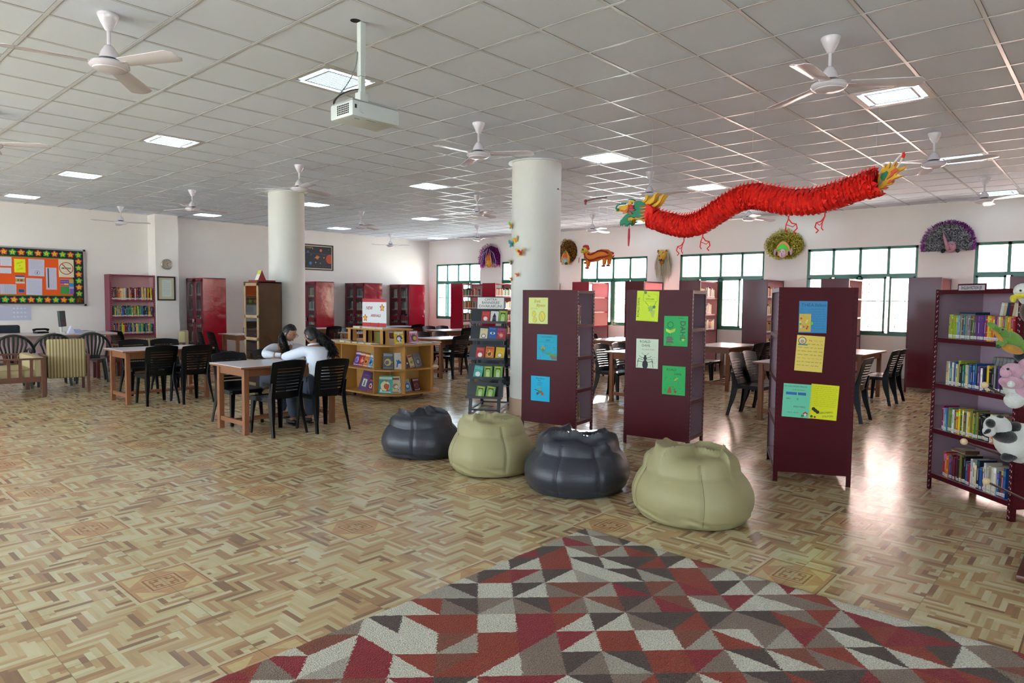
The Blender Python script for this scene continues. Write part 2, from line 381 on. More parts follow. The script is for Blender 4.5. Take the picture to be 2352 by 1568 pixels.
for i in range(-12, 24):
    x = TOX + i * TS
    if X0 < x < XW: b.box((x - gw, Y0, ZC - 0.004), (x + gw, YW, ZC), M_tbar); b.box((x - gw - .004, Y0, ZC - 0.0015), (x + gw + .004, YW, ZC), M_gap)
for j in range(-20, 21):
    y = TOY + j * TS
    if Y0 < y < YW: b.box((X0, y - gw, ZC - 0.0035), (XW, y + gw, ZC), M_tbar); b.box((X0, y - gw - .004, ZC - 0.0012), (XW, y + gw + .004, ZC), M_gap)
struct(b, 'trim_1')
# window wall: holes for the windows, plaster inside and brick outside
WY = [(14.4, 16.4), (11.54, 13.54), (8.68, 10.68), (5.8, 7.8), (2.9, 4.9), (0.02, 2.02), (-2.86, -0.86), (-5.74, -3.74)]
ZS, ZT, ZH = 0.95, 2.67, 2.115
def holed(xa, xb, name, m):
    b = MB(); ys = sorted([q for p in WY for q in p]); 
    b.box((xa, Y0 - .2, -0.0), (xb, YW + .3, ZS)); b.box((xa, Y0 - .2, ZT), (xb, YW + .3, ZC + .05))
    prev = Y0 - .2
    for a, c in sorted(WY):
        b.box((xa, prev, ZS), (xb, a, ZT)); prev = c
    b.box((xa, prev, ZS), (xb, YW + .3, ZT))
    return struct(b, name, m)
holed(XW, XW + 0.12, 'wall_back', M_wall)
holed(XW + 0.12, XW + 0.34, 'wall_outside', M_brick)
b = MB(); b.box((X0 - .2, YW, 0), (XW, YW + .2, ZC + .05)); struct(b, 'wall_left', M_wall)
# the two walls behind and beside the camera get unseen window openings, added for more daylight
def side_wall(name, along, a0, a1, fixed, thick, starts):
    b = MB()
    def bx(p, q, z0, z1): b.box((p, fixed, z0), (q, fixed + thick, z1)) if along == 'x' else b.box((fixed, p, z0), (fixed + thick, q, z1))
    bx(a0, a1, 0, ZS); bx(a0, a1, ZT, ZC + .05); prev = a0
    for s_ in starts: bx(prev, s_, ZS, ZT); prev = s_ + 2.2
    bx(prev, a1, ZS, ZT); o = struct(b, name, M_wall)
    for s_ in starts:
        b = MB(); c = fixed + thick / 2
        def bar_(p, q, z0, z1): b.box((p, c - .02, z0), (q, c + .02, z1)) if along == 'x' else b.box((c - .02, p, z0), (c + .02, q, z1))
        for i in range(5): bar_(s_ + i * .54, s_ + i * .54 + .04, ZS, ZT)
        for z in (ZS, ZH, ZT - .04): bar_(s_, s_ + 2.2, z, z + .04)
        global NWIN; NWIN += 1; struct(b, 'window_%d' % NWIN, M_green)  # frame of an added, unseen opening
NWIN = 8; ZS, ZT, ZH = 0.95, 2.67, 2.115
side_wall('wall_right', 'x', X0 - .2, XW, Y0 - .2, .2, [-4.5, -1.6])
side_wall('wall_front', 'y', Y0, YW, X0 - .2, .2, [2.6 + 2.9 * i for i in range(5)])
b = MB(); b.box((6.0, 16.32, 0), (6.5, YW, ZC)); tag(struct(b, 'trim_2', M_wall))      # pilaster on the poster wall
b = MB(); b.box((XW - 0.015, Y0, 0), (XW, YW, 0.15)); struct(b, 'baseboard_back', M_skirt)
b = MB(); b.box((X0, YW - 0.015, 0), (6.0, YW, 0.15)); b.box((6.5, YW - .015, 0), (XW, YW, 0.15)); b.box((5.985, 16.305, 0), (6.515, 16.32, .15)); struct(b, 'baseboard_left', M_skirt)
# windows
for k, (a, c) in enumerate(WY[:8]):
    b = MB(); x0, x1 = XW + 0.03, XW + 0.08; fw = 0.05
    b.box((x0, a, ZS), (x1, a + fw, ZT)); b.box((x0, c - fw, ZS), (x1, c, ZT)); b.box((x0, a, ZS), (x1, c, ZS + fw)); b.box((x0, a, ZT - fw), (x1, c, ZT))
    b.box((x0 - .01, a, ZH - 0.03), (x1, c, ZH + 0.03))
    q = (c - a) / 4
    for i in (1, 2, 3): b.box((x0, a + q * i - 0.025, ZH), (x1, a + q * i + 0.025, ZT))
    b.box((x0 - .01, a + 2 * q - 0.035, ZS), (x1, a + 2 * q + 0.035, ZH))
    root = b.build('window_%d' % (k + 1), M_green); root['kind'] = 'structure'
    for s_ in range(4):      # casements below the transom
        y0_, y1_ = a + q * s_ + 0.03, a + q * (s_ + 1) - 0.03
        f = MB(); xs = (x0 - 0.015, x1 - 0.01); w_ = 0.035
        f.box((xs[0], y0_, ZS + .05), (xs[1], y0_ + w_, ZH - .03)); f.box((xs[0], y1_ - w_, ZS + .05), (xs[1], y1_, ZH - .03))
        f.box((xs[0], y0_, ZS + .05), (xs[1], y1_, ZS + .05 + w_)); f.box((xs[0], y0_, ZH - .03 - w_), (xs[1], y1_, ZH - .03))
        sash = f.build('sash', M_green, root)
    g = MB(); g.box((x0 + 0.018, a + .04, ZS + .04), (x0 + 0.022, c - .04, ZT - .04)); g.build('pane', M_glass, root)
    g = MB(); n = 12
    for i in range(n + 1):
        y = a + .05 + (c - a - .1) * i / n; g.box((x1 + .02, y - .004, ZS), (x1 + .028, y + .004, ZH))
    for i in range(8):
        z = ZS + (ZH - ZS) * i / 7; t = 0.008 if i == 4 else 0.004; g.box((x1 + .02, a, z - t), (x1 + .028, c, z + t))
    g.build('grille', M_iron, root)
# what stands outside
b = MB(); b.box((17.6, -12, -0.2), (17.9, 10.4, 6.0)); tag(b.build('outside_wall', M_brick), kind='structure')
b = MB(); b.box((XW + .4, -24, -0.3), (60, 60, -0.05)); b.box((-40, -24, -.3), (X0 - .22, 60, -.05)); b.box((X0 - .22, -24, -.3), (XW + .4, Y0 - .22, -.05)); b.box((X0 - .22, YW + .3, -.3), (XW + .4, 60, -.05)); struct(b, 'ground', mat('outside_ground', 'd9d1c4', 0.9, noise=.1))
# columns
M_colpaint = mat('column_paint', 'dfddd6', 0.6, noise=.03, nscale=2, bump=.06, bscale=60)
for (cx, cy, r, lab) in ((7.15, 6.036, 0.336, 'white round column with paper butterflies stuck on it'), (6.32, 11.16, 0.309, 'plain white round column beside the brown glazed cabinet')):
    t = thing('column', lab, 'column', (cx, cy, 0))
    b = MB(); b.lathe([(r, 0.22), (r, ZC)], n=48, m=M_colpaint); b.build('shaft', None, t, smooth=True)
    b = MB(); b.lathe([(r + .012, 0), (r + .012, 0.2), (r, 0.22)], n=48, m=M_skirt); b.build('skirting', None, t, smooth=True)
    b = MB(); b.lathe([(r + .05, ZC - 0.012), (r + .05, ZC - .0005), (r, ZC - .0005)], n=48, m=M_tbar); b.build('collar', None, t)
# rug
def node_rug():
    m = bpy.data.materials.new('triangle_rug_pile'); m.use_nodes = True; nt = m.node_tree; N = nt.nodes; Lk = nt.links; b = N['Principled BSDF']
    def nd(op, *a):
        n = N.new('ShaderNodeMath'); n.operation = op
        for i, v in enumerate(a):
            if isinstance(v, (int, float)): n.inputs[i].default_value = v
            else: Lk.new(v, n.inputs[i])
        return n.outputs[0]
    g = N.new('ShaderNodeNewGeometry'); nz = N.new('ShaderNodeTexNoise'); nz.inputs['Scale'].default_value = 130; nz.inputs['Detail'].default_value = 1
    Lk.new(g.outputs['Position'], nz.inputs['Vector'])
    sep = N.new('ShaderNodeSeparateXYZ'); Lk.new(g.outputs['Position'], sep.inputs[0])
    jx = nd('MULTIPLY', nd('SUBTRACT', nz.outputs['Fac'], 0.5), 0.022)
    x = nd('ADD', nd('SUBTRACT', sep.outputs[0], 3.7), jx); y = nd('SUBTRACT', nd('SUBTRACT', sep.outputs[1], 2.655), jx)
    S = 0.182
    u = nd('DIVIDE', nd('MULTIPLY', nd('ADD', x, y), 0.7071), S); v = nd('DIVIDE', nd('MULTIPLY', nd('SUBTRACT', x, y), 0.7071), S)
    fu = nd('FLOOR', u); fv = nd('FLOOR', v); ru = nd('SUBTRACT', u, fu); rv = nd('SUBTRACT', v, fv)
    c1 = N.new('ShaderNodeCombineXYZ'); Lk.new(fu, c1.inputs[0]); Lk.new(fv, c1.inputs[1]); w1 = N.new('ShaderNodeTexWhiteNoise'); Lk.new(c1.outputs[0], w1.inputs['Vector'])
    fl = nd('GREATER_THAN', w1.outputs['Value'], 0.5)
    t1 = nd('GREATER_THAN', ru, rv); t2 = nd('GREATER_THAN', nd('ADD', ru, rv), 1.0)
    tid = nd('ADD', nd('MULTIPLY', fl, t1), nd('MULTIPLY', nd('SUBTRACT', 1.0, fl), t2))
    c2 = N.new('ShaderNodeCombineXYZ'); Lk.new(nd('ADD', fu, 0.5), c2.inputs[0]); Lk.new(fv, c2.inputs[1]); Lk.new(nd('MULTIPLY', tid, 3.0), c2.inputs[2])
    w2 = N.new('ShaderNodeTexWhiteNoise'); Lk.new(c2.outputs[0], w2.inputs['Vector'])
    rp = N.new('ShaderNodeValToRGB'); cr = rp.color_ramp; cr.interpolation = 'CONSTANT'
    cols = [(0.0, 'd9d4c4'), (0.22, 'b3aa9c'), (0.32, '8f7a6c'), (0.44, '9a3a26'), (0.54, 'd9d4c4'), (0.60, '94202c'), (0.72, '8a4a36'), (0.82, '57453e')]
    while len(cr.elements) < len(cols): cr.elements.new(0.5)
    for e, (p, c) in zip(cr.elements, cols): e.position = p; e.color = (*lin(c), 1)
    Lk.new(nd('ADD', nd('MULTIPLY', w2.outputs['Value'], 0.68), nd('MULTIPLY', tid, 0.32)), rp.inputs[0])
    sp_ = N.new('ShaderNodeTexNoise'); sp_.inputs['Scale'].default_value = 160; sp_.inputs['Detail'].default_value = 1; Lk.new(g.outputs['Position'], sp_.inputs['Vector'])
    mr = N.new('ShaderNodeMapRange'); mr.inputs['From Min'].default_value = 0.3; mr.inputs['From Max'].default_value = 0.7; mr.inputs['To Min'].default_value = 0.62; mr.inputs['To Max'].default_value = 1.25; Lk.new(sp_.outputs['Fac'], mr.inputs['Value'])
    vm = N.new('ShaderNodeVectorMath'); vm.operation = 'SCALE'; Lk.new(rp.outputs[0], vm.inputs[0]); Lk.new(mr.outputs[0], vm.inputs['Scale']); Lk.new(vm.outputs[0], b.inputs['Base Color'])
    b.inputs['Roughness'].default_value = 1.0; b.inputs['Specular IOR Level'].default_value = 0.1; b.inputs['Sheen Weight'].default_value = 0.15
    bp = N.new('ShaderNodeBump'); bp.inputs['Strength'].default_value = 0.9; bp.inputs['Distance'].default_value = 0.012; Lk.new(sp_.outputs['Fac'], bp.inputs['Height']); Lk.new(bp.outputs[0], b.inputs['Normal'])
    return m
b = MB(); rr = random.Random(3)
def rugf(u_, v_):
    x = 0.6 + 3.1 * u_; y = -1.6 + 4.255 * v_; e = min(u_, 1 - u_) * 3.1; f = min(v_, 1 - v_) * 4.255
    z = 0.018 * min(1, min(e, f) / 0.03 + 0.15)
    j = 0.004 if (u_ in (0, 1) or v_ in (0, 1)) else 0
    return (x + rr.uniform(-j, j), y + rr.uniform(-j, j), z + rr.uniform(0, 0.003))
b.grid(rugf, 110, 150); b.add([(0.6, -1.6, 0.001), (3.7, -1.6, .001), (3.7, 2.655, .001), (.6, 2.655, .001)], [(0, 1, 2, 3)])
tag(b.build('rug', node_rug(), smooth=True), 'shaggy rug patterned with red, brown, grey and cream triangles', 'rug')
# ---------------------------------------------------------------- ceiling lights
M_frame = mat('lamp_frame_enamel', 'c6c4c2', 0.4)
M_lit = mat('lit_diffuser', 'cfe8ff', 0.5, emit=LAMP_STRENGTH)
M_louv = mat('lamp_louvre', '8fb4cc', 0.3, emit=.22)
M_mid = mat('lit_tube_glow', 'd2eaff', 0.5, emit=LAMP_STRENGTH * .5)
def make_lamp():
    t = thing('ceiling_light', '', 'ceiling light'); h = TS / 2 - .004; z = -0.006
    b = MB()
    def fr(o, i, zt, zb): b.box((-o, -o, zb), (o, -i, zt)); b.box((-o, i, zb), (o, o, zt)); b.box((-o, -i, zb), (-i, i, zt)); b.box((i, -i, zb), (o, i, zt))
    fr(h, h - .045, -.0006, z); fr(h - .095, h - .115, -.0006, z); b.build('frame', M_frame, t)
    b = MB(); o, i = h - .045, h - .095
    b.box((-o + .05, -o, -.004), (o - .05, -i, -.002)); b.box((-o + .05, i, -.004), (o - .05, o, -.002)); b.box((-o, -i, -.004), (-i, i, -.002)); b.box((i, -i, -.004), (o, i, -.002))
    b.build('border_diffuser', M_lit, t)
    b = MB(); q = h - .115; b.box((-q, -q, -.003), (q, q, -.001)); b.build('tube', M_mid, t)
    b = MB(); n = 13
    for k in range(n):
        x = -q + 2 * q * (k + .5) / n; b.box((x - .0045, -q, -.0055), (x + .0045, q, -.0035))
    for k in range(7):
        y = -q + 2 * q * (k + .5) / 7; b.box((-q, y - .0025, -.0055), (q, y + .0025, -.0035))
    b.build('louvre', M_louv, t)
    return t
lamp0 = make_lamp(); used = []
ROWN = {3: 'row nearest the projector', 9: 'second row of lights', 10: 'second row of lights', 15: 'third row of lights', 21: 'row of lights along the window wall', -3: 'row behind the reader'}
LAMPLAB = {(3, 0): 'square ceiling light beside the projector pole', (3, 6): 'square ceiling light between the projector and the far left fan', (3, 12): 'square ceiling light in the left of the ceiling, third from projector',
 (3, 18): 'small square ceiling light nearest the poster wall above the notice board', (9, -6): 'square ceiling light behind the fan at the upper right', (10, 0): 'square ceiling light just right of the butterfly column top',
 (10, 6): 'square ceiling light left of the butterfly column below the middle fan', (10, 12): 'square ceiling light hidden mostly behind the plain column', (9, 18): 'square ceiling light beside the fan over the certificate pilaster',
 (15, -6): 'square ceiling light behind the fan right of the dragon tail', (15, 0): 'square ceiling light above the middle of the red paper dragon', (15, 6): 'square ceiling light behind the butterfly column',
 (15, 12): 'square ceiling light above the fan near the magenta mask', (15, 18): 'square ceiling light over the solar system poster', (21, -6): 'square ceiling light behind the rightmost fan',
 (21, 0): 'square ceiling light under the dragon body by the window wall', (21, 6): 'square ceiling light just under the dragon head', (21, 12): 'square ceiling light over the butterflies near the window wall', (21, 18): 'square ceiling light in the far corner of the room'}
for (ia, ib) in LAMPS + HIDDEN_LAMPS:
    lab = LAMPLAB.get((ia, ib), 'unseen square ceiling light added in the part of the room behind the camera')
    place(lamp0, used, (TOX + (ia + .5) * TS, TOY + (ib + .5) * TS, ZC), 0, lab, 'square ceiling lights')

# ---------------------------------------------------------------- fans
M_fan = mat('fan_enamel', 'dbd5dd', 0.22, coat=.4)
M_fand = mat('fan_dark_gap', '3a3633', 0.6)
def make_fan(R_=0.6):
    t = thing('ceiling_fan', '', 'ceiling fan')
    b = MB(); b.lathe([(.02, 0), (.066, -.001), (.068, -.012), (.05, -.05), (.022, -.105), (.014, -.11)], n=28); b.build('canopy', M_fan, t, smooth=True)
    b = MB(); b.lathe([(.012, -.10), (.012, -.22)], n=14); b.build('rod', M_fan, t, smooth=True)
    b = MB(); b.lathe([(.014, -.20), (.03, -.212), (.052, -.25), (.062, -.285), (.062, -.29)], n=28); b.build('lower_canopy', M_fan, t, smooth=True)
    b = MB(); b.lathe([(.045, -.285), (.045, -.31)], n=20); b.build('neck', M_fand, t, smooth=True)
    b = MB(); b.lathe([(.04, -.305), (.095, -.31), (.118, -.322), (.122, -.34), (.112, -.352), (.1, -.356), (.098, -.362), (.07, -.372), (.0, -.376)], n=36); mo = b.build('motor', M_fan, t, smooth=True)
    for k in range(3):
        b = MB(); c, s = math.cos(k * 2 * PI / 3), math.sin(k * 2 * PI / 3)
        def bl(u, v):
            r = .13 + (R_ - .13) * u; wd = .055 + .02 * u; wd *= 1 if u < .9 else math.sqrt(max(0.25, 1 - ((u - .9) / .1) ** 2 * .75))
            y = (v - .5) * 2 * wd; z = -.322 - y * .14 - u * .012 - .006 * (1 - (2 * v - 1) ** 2)
            return (c * r - s * y, s * r + c * y, z)
        b.grid(bl, 14, 5, thick=(0, 0, -.004)); bo = b.build('blade', M_fan, t, smooth=True)
        b = MB(); p = Vector((c * .09, s * .09, -.326)); q = Vector((c * .17, s * .17, -.331)); b.bar(p, q, .035, .006); b.build('blade_arm', M_fan, bo)
    return t
fan0 = make_fan(); used = []
FANS = [((1.61, 5.1), 51, 'ceiling fan at the upper left, the largest in view'), ((5.1, 1.62), 60, 'ceiling fan at the upper right beside a square light'), ((5.14, 5.15), 60, 'ceiling fan in front of the butterfly column'),
 ((5.13, 8.7), 15, 'ceiling fan over the top of the plain column'), ((5.1, 12.17), 114, 'ceiling fan over the clock pilaster, second from the poster wall'), ((5.07, 15.61), 75, 'ceiling fan close to the poster wall above the notice board'),
 ((8.61, 8.65), 9, 'ceiling fan left of the butterfly column, above the magenta mask'), ((8.62, 12.15), 18, 'ceiling fan right of the plain column above the solar system poster'), ((12.1, 15.65), 54, 'ceiling fan in the far corner of the room'),
 ((12.1, 12.14), 36, 'small ceiling fan just above the magenta mask'), ((8.62, 5.15), 33, 'ceiling fan behind the dragon head'), ((12.1, 8.62), 0, 'ceiling fan above the small orange dragon'),
 ((8.62, 1.62), 20, 'ceiling fan right of the dragon tail'), ((12.05, 1.6), 0, 'rightmost ceiling fan, near the window wall'), ((12.1, 5.15), 96, 'ceiling fan partly hidden under the dragon body'),
 ((1.61, 8.7), 75, 'ceiling fan cut off at the left edge with two blades showing')]
for (c, ph, lab) in FANS:
    place(fan0, used, (c[0], c[1], ZC), math.radians(ph), lab, 'white ceiling fans')

# ---------------------------------------------------------------- projector
M_pw = mat('projector_white', 'cfd6d4', 0.4); M_pk = mat('projector_black', '141416', 0.3); M_pl = mat('projector_lens', '101422', 0.05, coat=1)
M_cab = mat('cable_black', '1c1c1e', 0.5); M_cabg = mat('cable_grey', '7b8280', 0.5)
t = thing('projector', 'white projector hanging from a square ceiling pole with two cables', 'projector', (2.79, 3.92, ZC))
zt, zb = -.56, -.665
b = MB(); b.box((-.155, -.11, zb), (.235, .15, zt), ch=.014); b.build('body', M_pw, t, smooth=True)
b = MB(); b.box((-.145, -.1, zt), (.225, .14, zt + .008)); b.build('top_rim', mat('projector_grey', '9aa3a2', 0.5), t)
b = MB(); b.lathe([(.034, -.118), (.034, -.108), (.028, -.112)], c=(-.075, 0, zt - .045), n=28, axis='y'); rg = b.build('lens_ring', M_pw, t, smooth=True)
b = MB(); b.ball((-.075, -.108, zt - .045), .025, n=18, sc3=(1, .35, 1)); b.build('lens', M_pl, rg, smooth=True)
b = MB(); b.box((-.135, -.1125, zt - .055), (-.123, -.109, zt - .03)); b.build('sensor_window', M_pk, t)
b = MB()
for i in range(7):
    for j in range(5): b.box((-.1572, -.07 + i * .02, zt - .03 - j * .0135), (-.154, -.057 + i * .02, zt - .021 - j * .0135))
b.build('vent', M_pk, t)
b = MB(); b.box((-.02, -.075, zb - .0012), (.06, -.07, zb)); b.box((-.1, -.06, zb - .0015), (-.06, -.05, zb)); b.build('underside_marks', mat('grey_print', '8f8a82', .6), t)
b = MB(); b.box((-.024, -.018, -.36), (.018, .024, -.004)); b.box((-.016, -.01, zt + .03), (.02, .026, -.36)); b.build('pole', M_pw, t, bevel=.002)
b = MB(); b.box((-.034, -.028, zt + .03), (.03, .034, zt + .09)); b.box((-.08, -.05, zt + .004), (.1, .06, zt + .012)); b.box((-.06, -.03, zt), (-.05, -.02, zt + .03)); b.box((.07, -.03, zt), (.08, -.02, zt + .03)); b.box((-.06, .04, zt), (-.05, .05, zt + .03)); b.build('bracket', M_pw, t, bevel=.002)
b = MB(); b.lathe([(.035, -.0015), (.035, -.0005)], c=(-.045, .01, 0), n=20); b.build('ceiling_hole', mat('dark_hole', '1c1210', .9), t)
def bez(p0, p1, p2, p3, n=14):
    p0, p1, p2, p3 = map(Vector, (p0, p1, p2, p3)); return [(1 - s) ** 3 * p0 + 3 * (1 - s) ** 2 * s * p1 + 3 * (1 - s) * s * s * p2 + s ** 3 * p3 for s in [k / n for k in range(n + 1)]]
b = MB(); b.tube(bez((-.03, .01, -.2), (-.02, .03, -.42), (-.16, .14, -.5), (-.13, .14, zt - .02)), .004, 6); b.build('cable', M_cabg, t, smooth=True)
b = MB(); b.tube(bez((-.03, .0, -.45), (-.1, .05, -.46), (-.16, .14, -.52), (-.14, .12, zt)), .005, 6); b.build('cable', M_cab, t, smooth=True)
# ---------------------------------------------------------------- black plastic chairs
M_blk = mat('black_plastic', '08090c', 0.34, spec=0.25, noise=.1, nscale=4)
def make_chair():
    t = thing('plastic_chair', '', 'chair')
    b = MB()
    def seat(u, v):
        x = (u - .5) * (.41 + .03 * v); y = -.2 + .43 * v
        z = .435 - .012 * math.sin(PI * u) * (1 - v * .4) - (.02 * max(0, v - .8) / .2) ** 1 * .8
        return (x, y, z)
    b.grid(seat, 10, 10, thick=(0, 0, -.010))
    def skirt(u, v):   # rim under the seat
        pth = [(-.205, -.2), (-.213, 0), (-.22, .2), (-.19, .23), (0, .235), (.19, .23), (.22, .2), (.213, 0), (.205, -.2)]
        k = u * 8; i = min(7, int(k)); f = k - i; x = pth[i][0] * (1 - f) + pth[i + 1][0] * f; y = pth[i][1] * (1 - f) + pth[i + 1][1] * f
        return (x, y, .43 - .045 * v)
    b.grid(skirt, 32, 1, thick=lambda p: (-p.x * .03, -p.y * .03, 0))
    b.build('seat', M_blk, t, smooth=True)
    b = MB()
    def back(u, z):    # u across -1..1, z height
        k = (z - .42) / .44; w_ = .195 + .035 * k - .02 * max(0, k - .85) / .15
        y = -.195 - .085 * k - .03 * k * k + .045 * u * u - .02 * (1 - k) * 0
        return Vector((u * w_, y, z))
    def strip(z0, z1, u0=-1, u1=1, nu=14, top=False):
        def f(a, c):
            u = u0 + (u1 - u0) * a; zz = z0 + (z1 - z0) * c
            if top and c > .5: zz += .022 * (1 - u * u) - .012
            return back(u, zz)
        b.grid(f, nu, 2, thick=(0, -.010, 0))
    strip(.765, .85, top=True)                       # top band
    strip(.42, .50)                                  # solid foot of the back
    n = 7; z0, z1 = .505, .76; st = (z1 - z0) / n
    for k in range(n): strip(z0 + k * st + .008, z0 + (k + 1) * st, -.74, .74, 10)
    for s in (-1, 1):
        strip(.50, .765, .70 * s, 1.0 * s, 3)
    b.build('backrest', M_blk, t, smooth=True)
    for sx in (-1, 1):
        b = MB()           # front leg, L profile
        def fl(u, v):
            z = .43 * (1 - v); w_ = .052 - .022 * v; x = sx * (.195 + .012 * v); y = .205 + .018 * v
            k = u * 2
            return (x - sx * w_ * (1 - k) if k < 1 else x, y if k < 1 else y - w_ * (k - 1), z)
        b.grid(fl, 4, 6, thick=(-sx * .006, -.006, 0)); b.build('leg', M_blk, t, smooth=True)
        b = MB()           # rear leg sweeps out of the back frame
        def rl(u, v):
            z = .60 * (1 - v); x = sx * (.200 + .028 * v * v); y = -.205 - .075 * v * v - .0 * (1 - v); w_ = .03 + .03 * math.sin(PI * min(1, v * 1.25)) * .9
            if v < .3: y = -.235 + .03 * (v / .3)
            k = u * 2
            return (x - sx * w_ * (1 - k) * .8 if k < 1 else x, y if k < 1 else y + w_ * (k - 1) * 1.3, z)
        b.grid(rl, 4, 10, thick=(-sx * .006, .006, 0)); b.build('leg', M_blk, t, smooth=True)
    return t
chair0 = make_chair(); used_c = []
G1 = 'black plastic chairs at the reading tables'
def chair(x, y, deg, label): return place(chair0, used_c, (x, y, 0), math.radians(deg), label, G1)
# ---------------------------------------------------------------- white-topped tables
M_top = mat('table_laminate', 'dcd4dc', 0.25, noise=.03, nscale=3)
M_oak = mat('table_wood', '8a5638', 0.35, noise=.18, nscale=9)
def make_table():
    t = thing('reading_table', '', 'table'); L, W, H = 1.3, .8, .78
    b = MB(); b.box((0, 0, H - .006), (L, W, H)); b.build('tabletop', M_top, t)
    b = MB(); b.box((0, 0, H - .028), (L, W, H - .006)); b.build('edge_band', M_oak, t, bevel=.003)
    b = MB()
    b.box((.07, .075, H - .12), (L - .07, .095, H - .028)); b.box((.07, W - .095, H - .12), (L - .07, W - .075, H - .028)); b.box((.075, .07, H - .12), (.095, W - .07, H - .028)); b.box((L - .095, .07, H - .12), (L - .075, W - .07, H - .028))
    b.build('apron', M_oak, t)
    for x in (.06, L - .12):
        for y in (.06, W - .12):
            b = MB(); b.box((x, y, 0), (x + .06, y + .06, H - .028)); b.build('leg', M_oak, t, bevel=.004)
    for x in (.075, L - .105):
        b = MB(); b.box((x, .12, .1), (x + .03, W - .12, .15)); b.build('stretcher', M_oak, t)
    for y in (W / 2 - .08, W / 2 + .05):
        b = MB(); b.box((.1, y, .112), (L - .1, y + .03, .14)); b.build('foot_rail', M_oak, t)
    return t
table0 = make_table(); used_t = []
G2 = 'white-topped wooden reading tables'
def table(x, y, label, deg=0): return place(table0, used_t, (x, y, 0), math.radians(deg), label, G2)
table(3.52, 7.21, 'white-topped wooden table where the two girls in white sit')
chair(3.93, 7.20, 5, 'empty black chair with its back to us, left of the seated girl seen from behind')
chair(4.42, 7.05, 0, 'black chair the girl seen from behind sits on')
chair(3.93, 8.12, 180, 'empty black chair across the table, beside the girl in glasses')
chair(4.62, 8.42, 180, 'black chair under the girl in glasses')
table(3.37, 10.43, 'white-topped wooden table in front of the red bookcase at the far left')
chair(3.80, 10.42, 0, 'left of the two black chairs with backs to us at the left table')
chair(4.23, 10.28, 2, 'right of the two black chairs with backs to us at the left table')
chair(4.0, 11.62, 180, 'black chair on the far side of the left table, left one')
chair(4.45, 11.55, 180, 'black chair on the far side of the left table, right one')
chair(5.05, 15.3, -75, 'small black chair standing sideways before the red bookcase by the pilaster')
table(6.5, 13.55, 'white-topped table behind the brown glazed cabinet')
chair(6.28, 14.12, -100, 'black chair in profile before the red cabinet, left of the pair')
chair(6.33, 13.72, -95, 'black chair in profile before the red cabinet, right of the pair')
table(8.85, 12.6, 'white-topped table behind the girls, left of the book island shelf')
chair(9.45, 13.55, 180, 'chair on the far side of the table seen through the book island shelf')
chair(9.0, 12.5, 0, 'black chair just right of the head of the girl seen from behind')
chair(9.85, 12.5, 0, 'black chair near the left end of the book island riser')
table(8.85, 15.2, 'white-topped table nearest the poster wall behind the plain column')
chair(9.25, 15.95, 180, 'chair with pale top edge behind the head of the girl seen from behind')
chair(9.7, 15.1, 0, 'black chair between the plain column and the second red cabinet')
table(11.35, 15.1, 'white-topped table in front of the two farthest red cabinets')
chair(11.9, 15.75, 180, 'chair below the new arrivals board on the far side of its table')
chair(12.4, 15.05, 0, 'black chair with white slots in front of the farthest red cabinet')
table(11.35, 12.5, 'white-topped table below the first window, farther of two')
chair(11.78, 13.35, 180, 'far chair below the first window, left one')
chair(12.2, 13.3, 180, 'far chair below the first window, right one')
chair(11.9, 12.5, 0, 'near chair at the farther table below the first window, left one')
chair(12.45, 12.48, 0, 'near chair at the farther table below the first window, right one')
table(8.83, 9.85, 'white-topped table just behind the right end of the book island')
chair(9.55, 11.0, 180, 'wide chair back just behind the right end of the island, left one')
chair(10.0, 10.95, 180, 'wide chair back just behind the right end of the island, right one')
chair(9.22, 9.93, 0, 'black chair standing clear between the island and the black book rack')
chair(9.86, 9.93, 0, 'black chair partly hidden by the trays of the black book rack')
table(8.75, 5.17, 'white-topped table between the butterfly column bookcase and the next maroon one')
chair(9.2, 6.08, 180, 'black chair with bright slots at the sunlit table, left one')
chair(9.68, 6.05, 180, 'black chair with bright slots at the sunlit table, right one')
table(11.25, 7.33, 'white-topped table seen between two maroon bookcases, farther one')
chair(11.5, 8.2, 180, 'far chair at the table under the third window, left one')
chair(12.1, 8.35, 180, 'far chair at the table under the third window, right one')
table(11.22, 5.02, 'white-topped table under the fourth window, fully in view')
chair(11.85, 5.98, 180, 'far chair under the fourth window table, half hidden by the maroon bookcase')
chair(12.3, 5.98, 180, 'far chair under the fourth window table, second')
chair(11.8, 5.02, 0, 'near chair at the fourth window table, left of two in profile')
chair(12.22, 5.02, 0, 'near chair at the fourth window table, right of two in profile')
table(8.76, 2.82, 'white-topped table mostly hidden behind the bookcase with the blue poster')
chair(9.12, 3.75, 180, 'black chair leaning toward us left of the blue poster bookcase')
chair(9.58, 3.75, 180, 'black chair behind the leaning one left of the blue poster bookcase')
chair(9.72, 2.72, 0, 'black chair close to the right edge of the blue poster bookcase')
table(11.32, 2.92, 'white-topped table right of the bookcase with the blue poster')
chair(11.72, 2.85, 0, 'near chair of the rightmost pair seen in profile with bright slots')
chair(12.08, 2.83, 0, 'far chair of the rightmost pair seen in profile with bright slots')

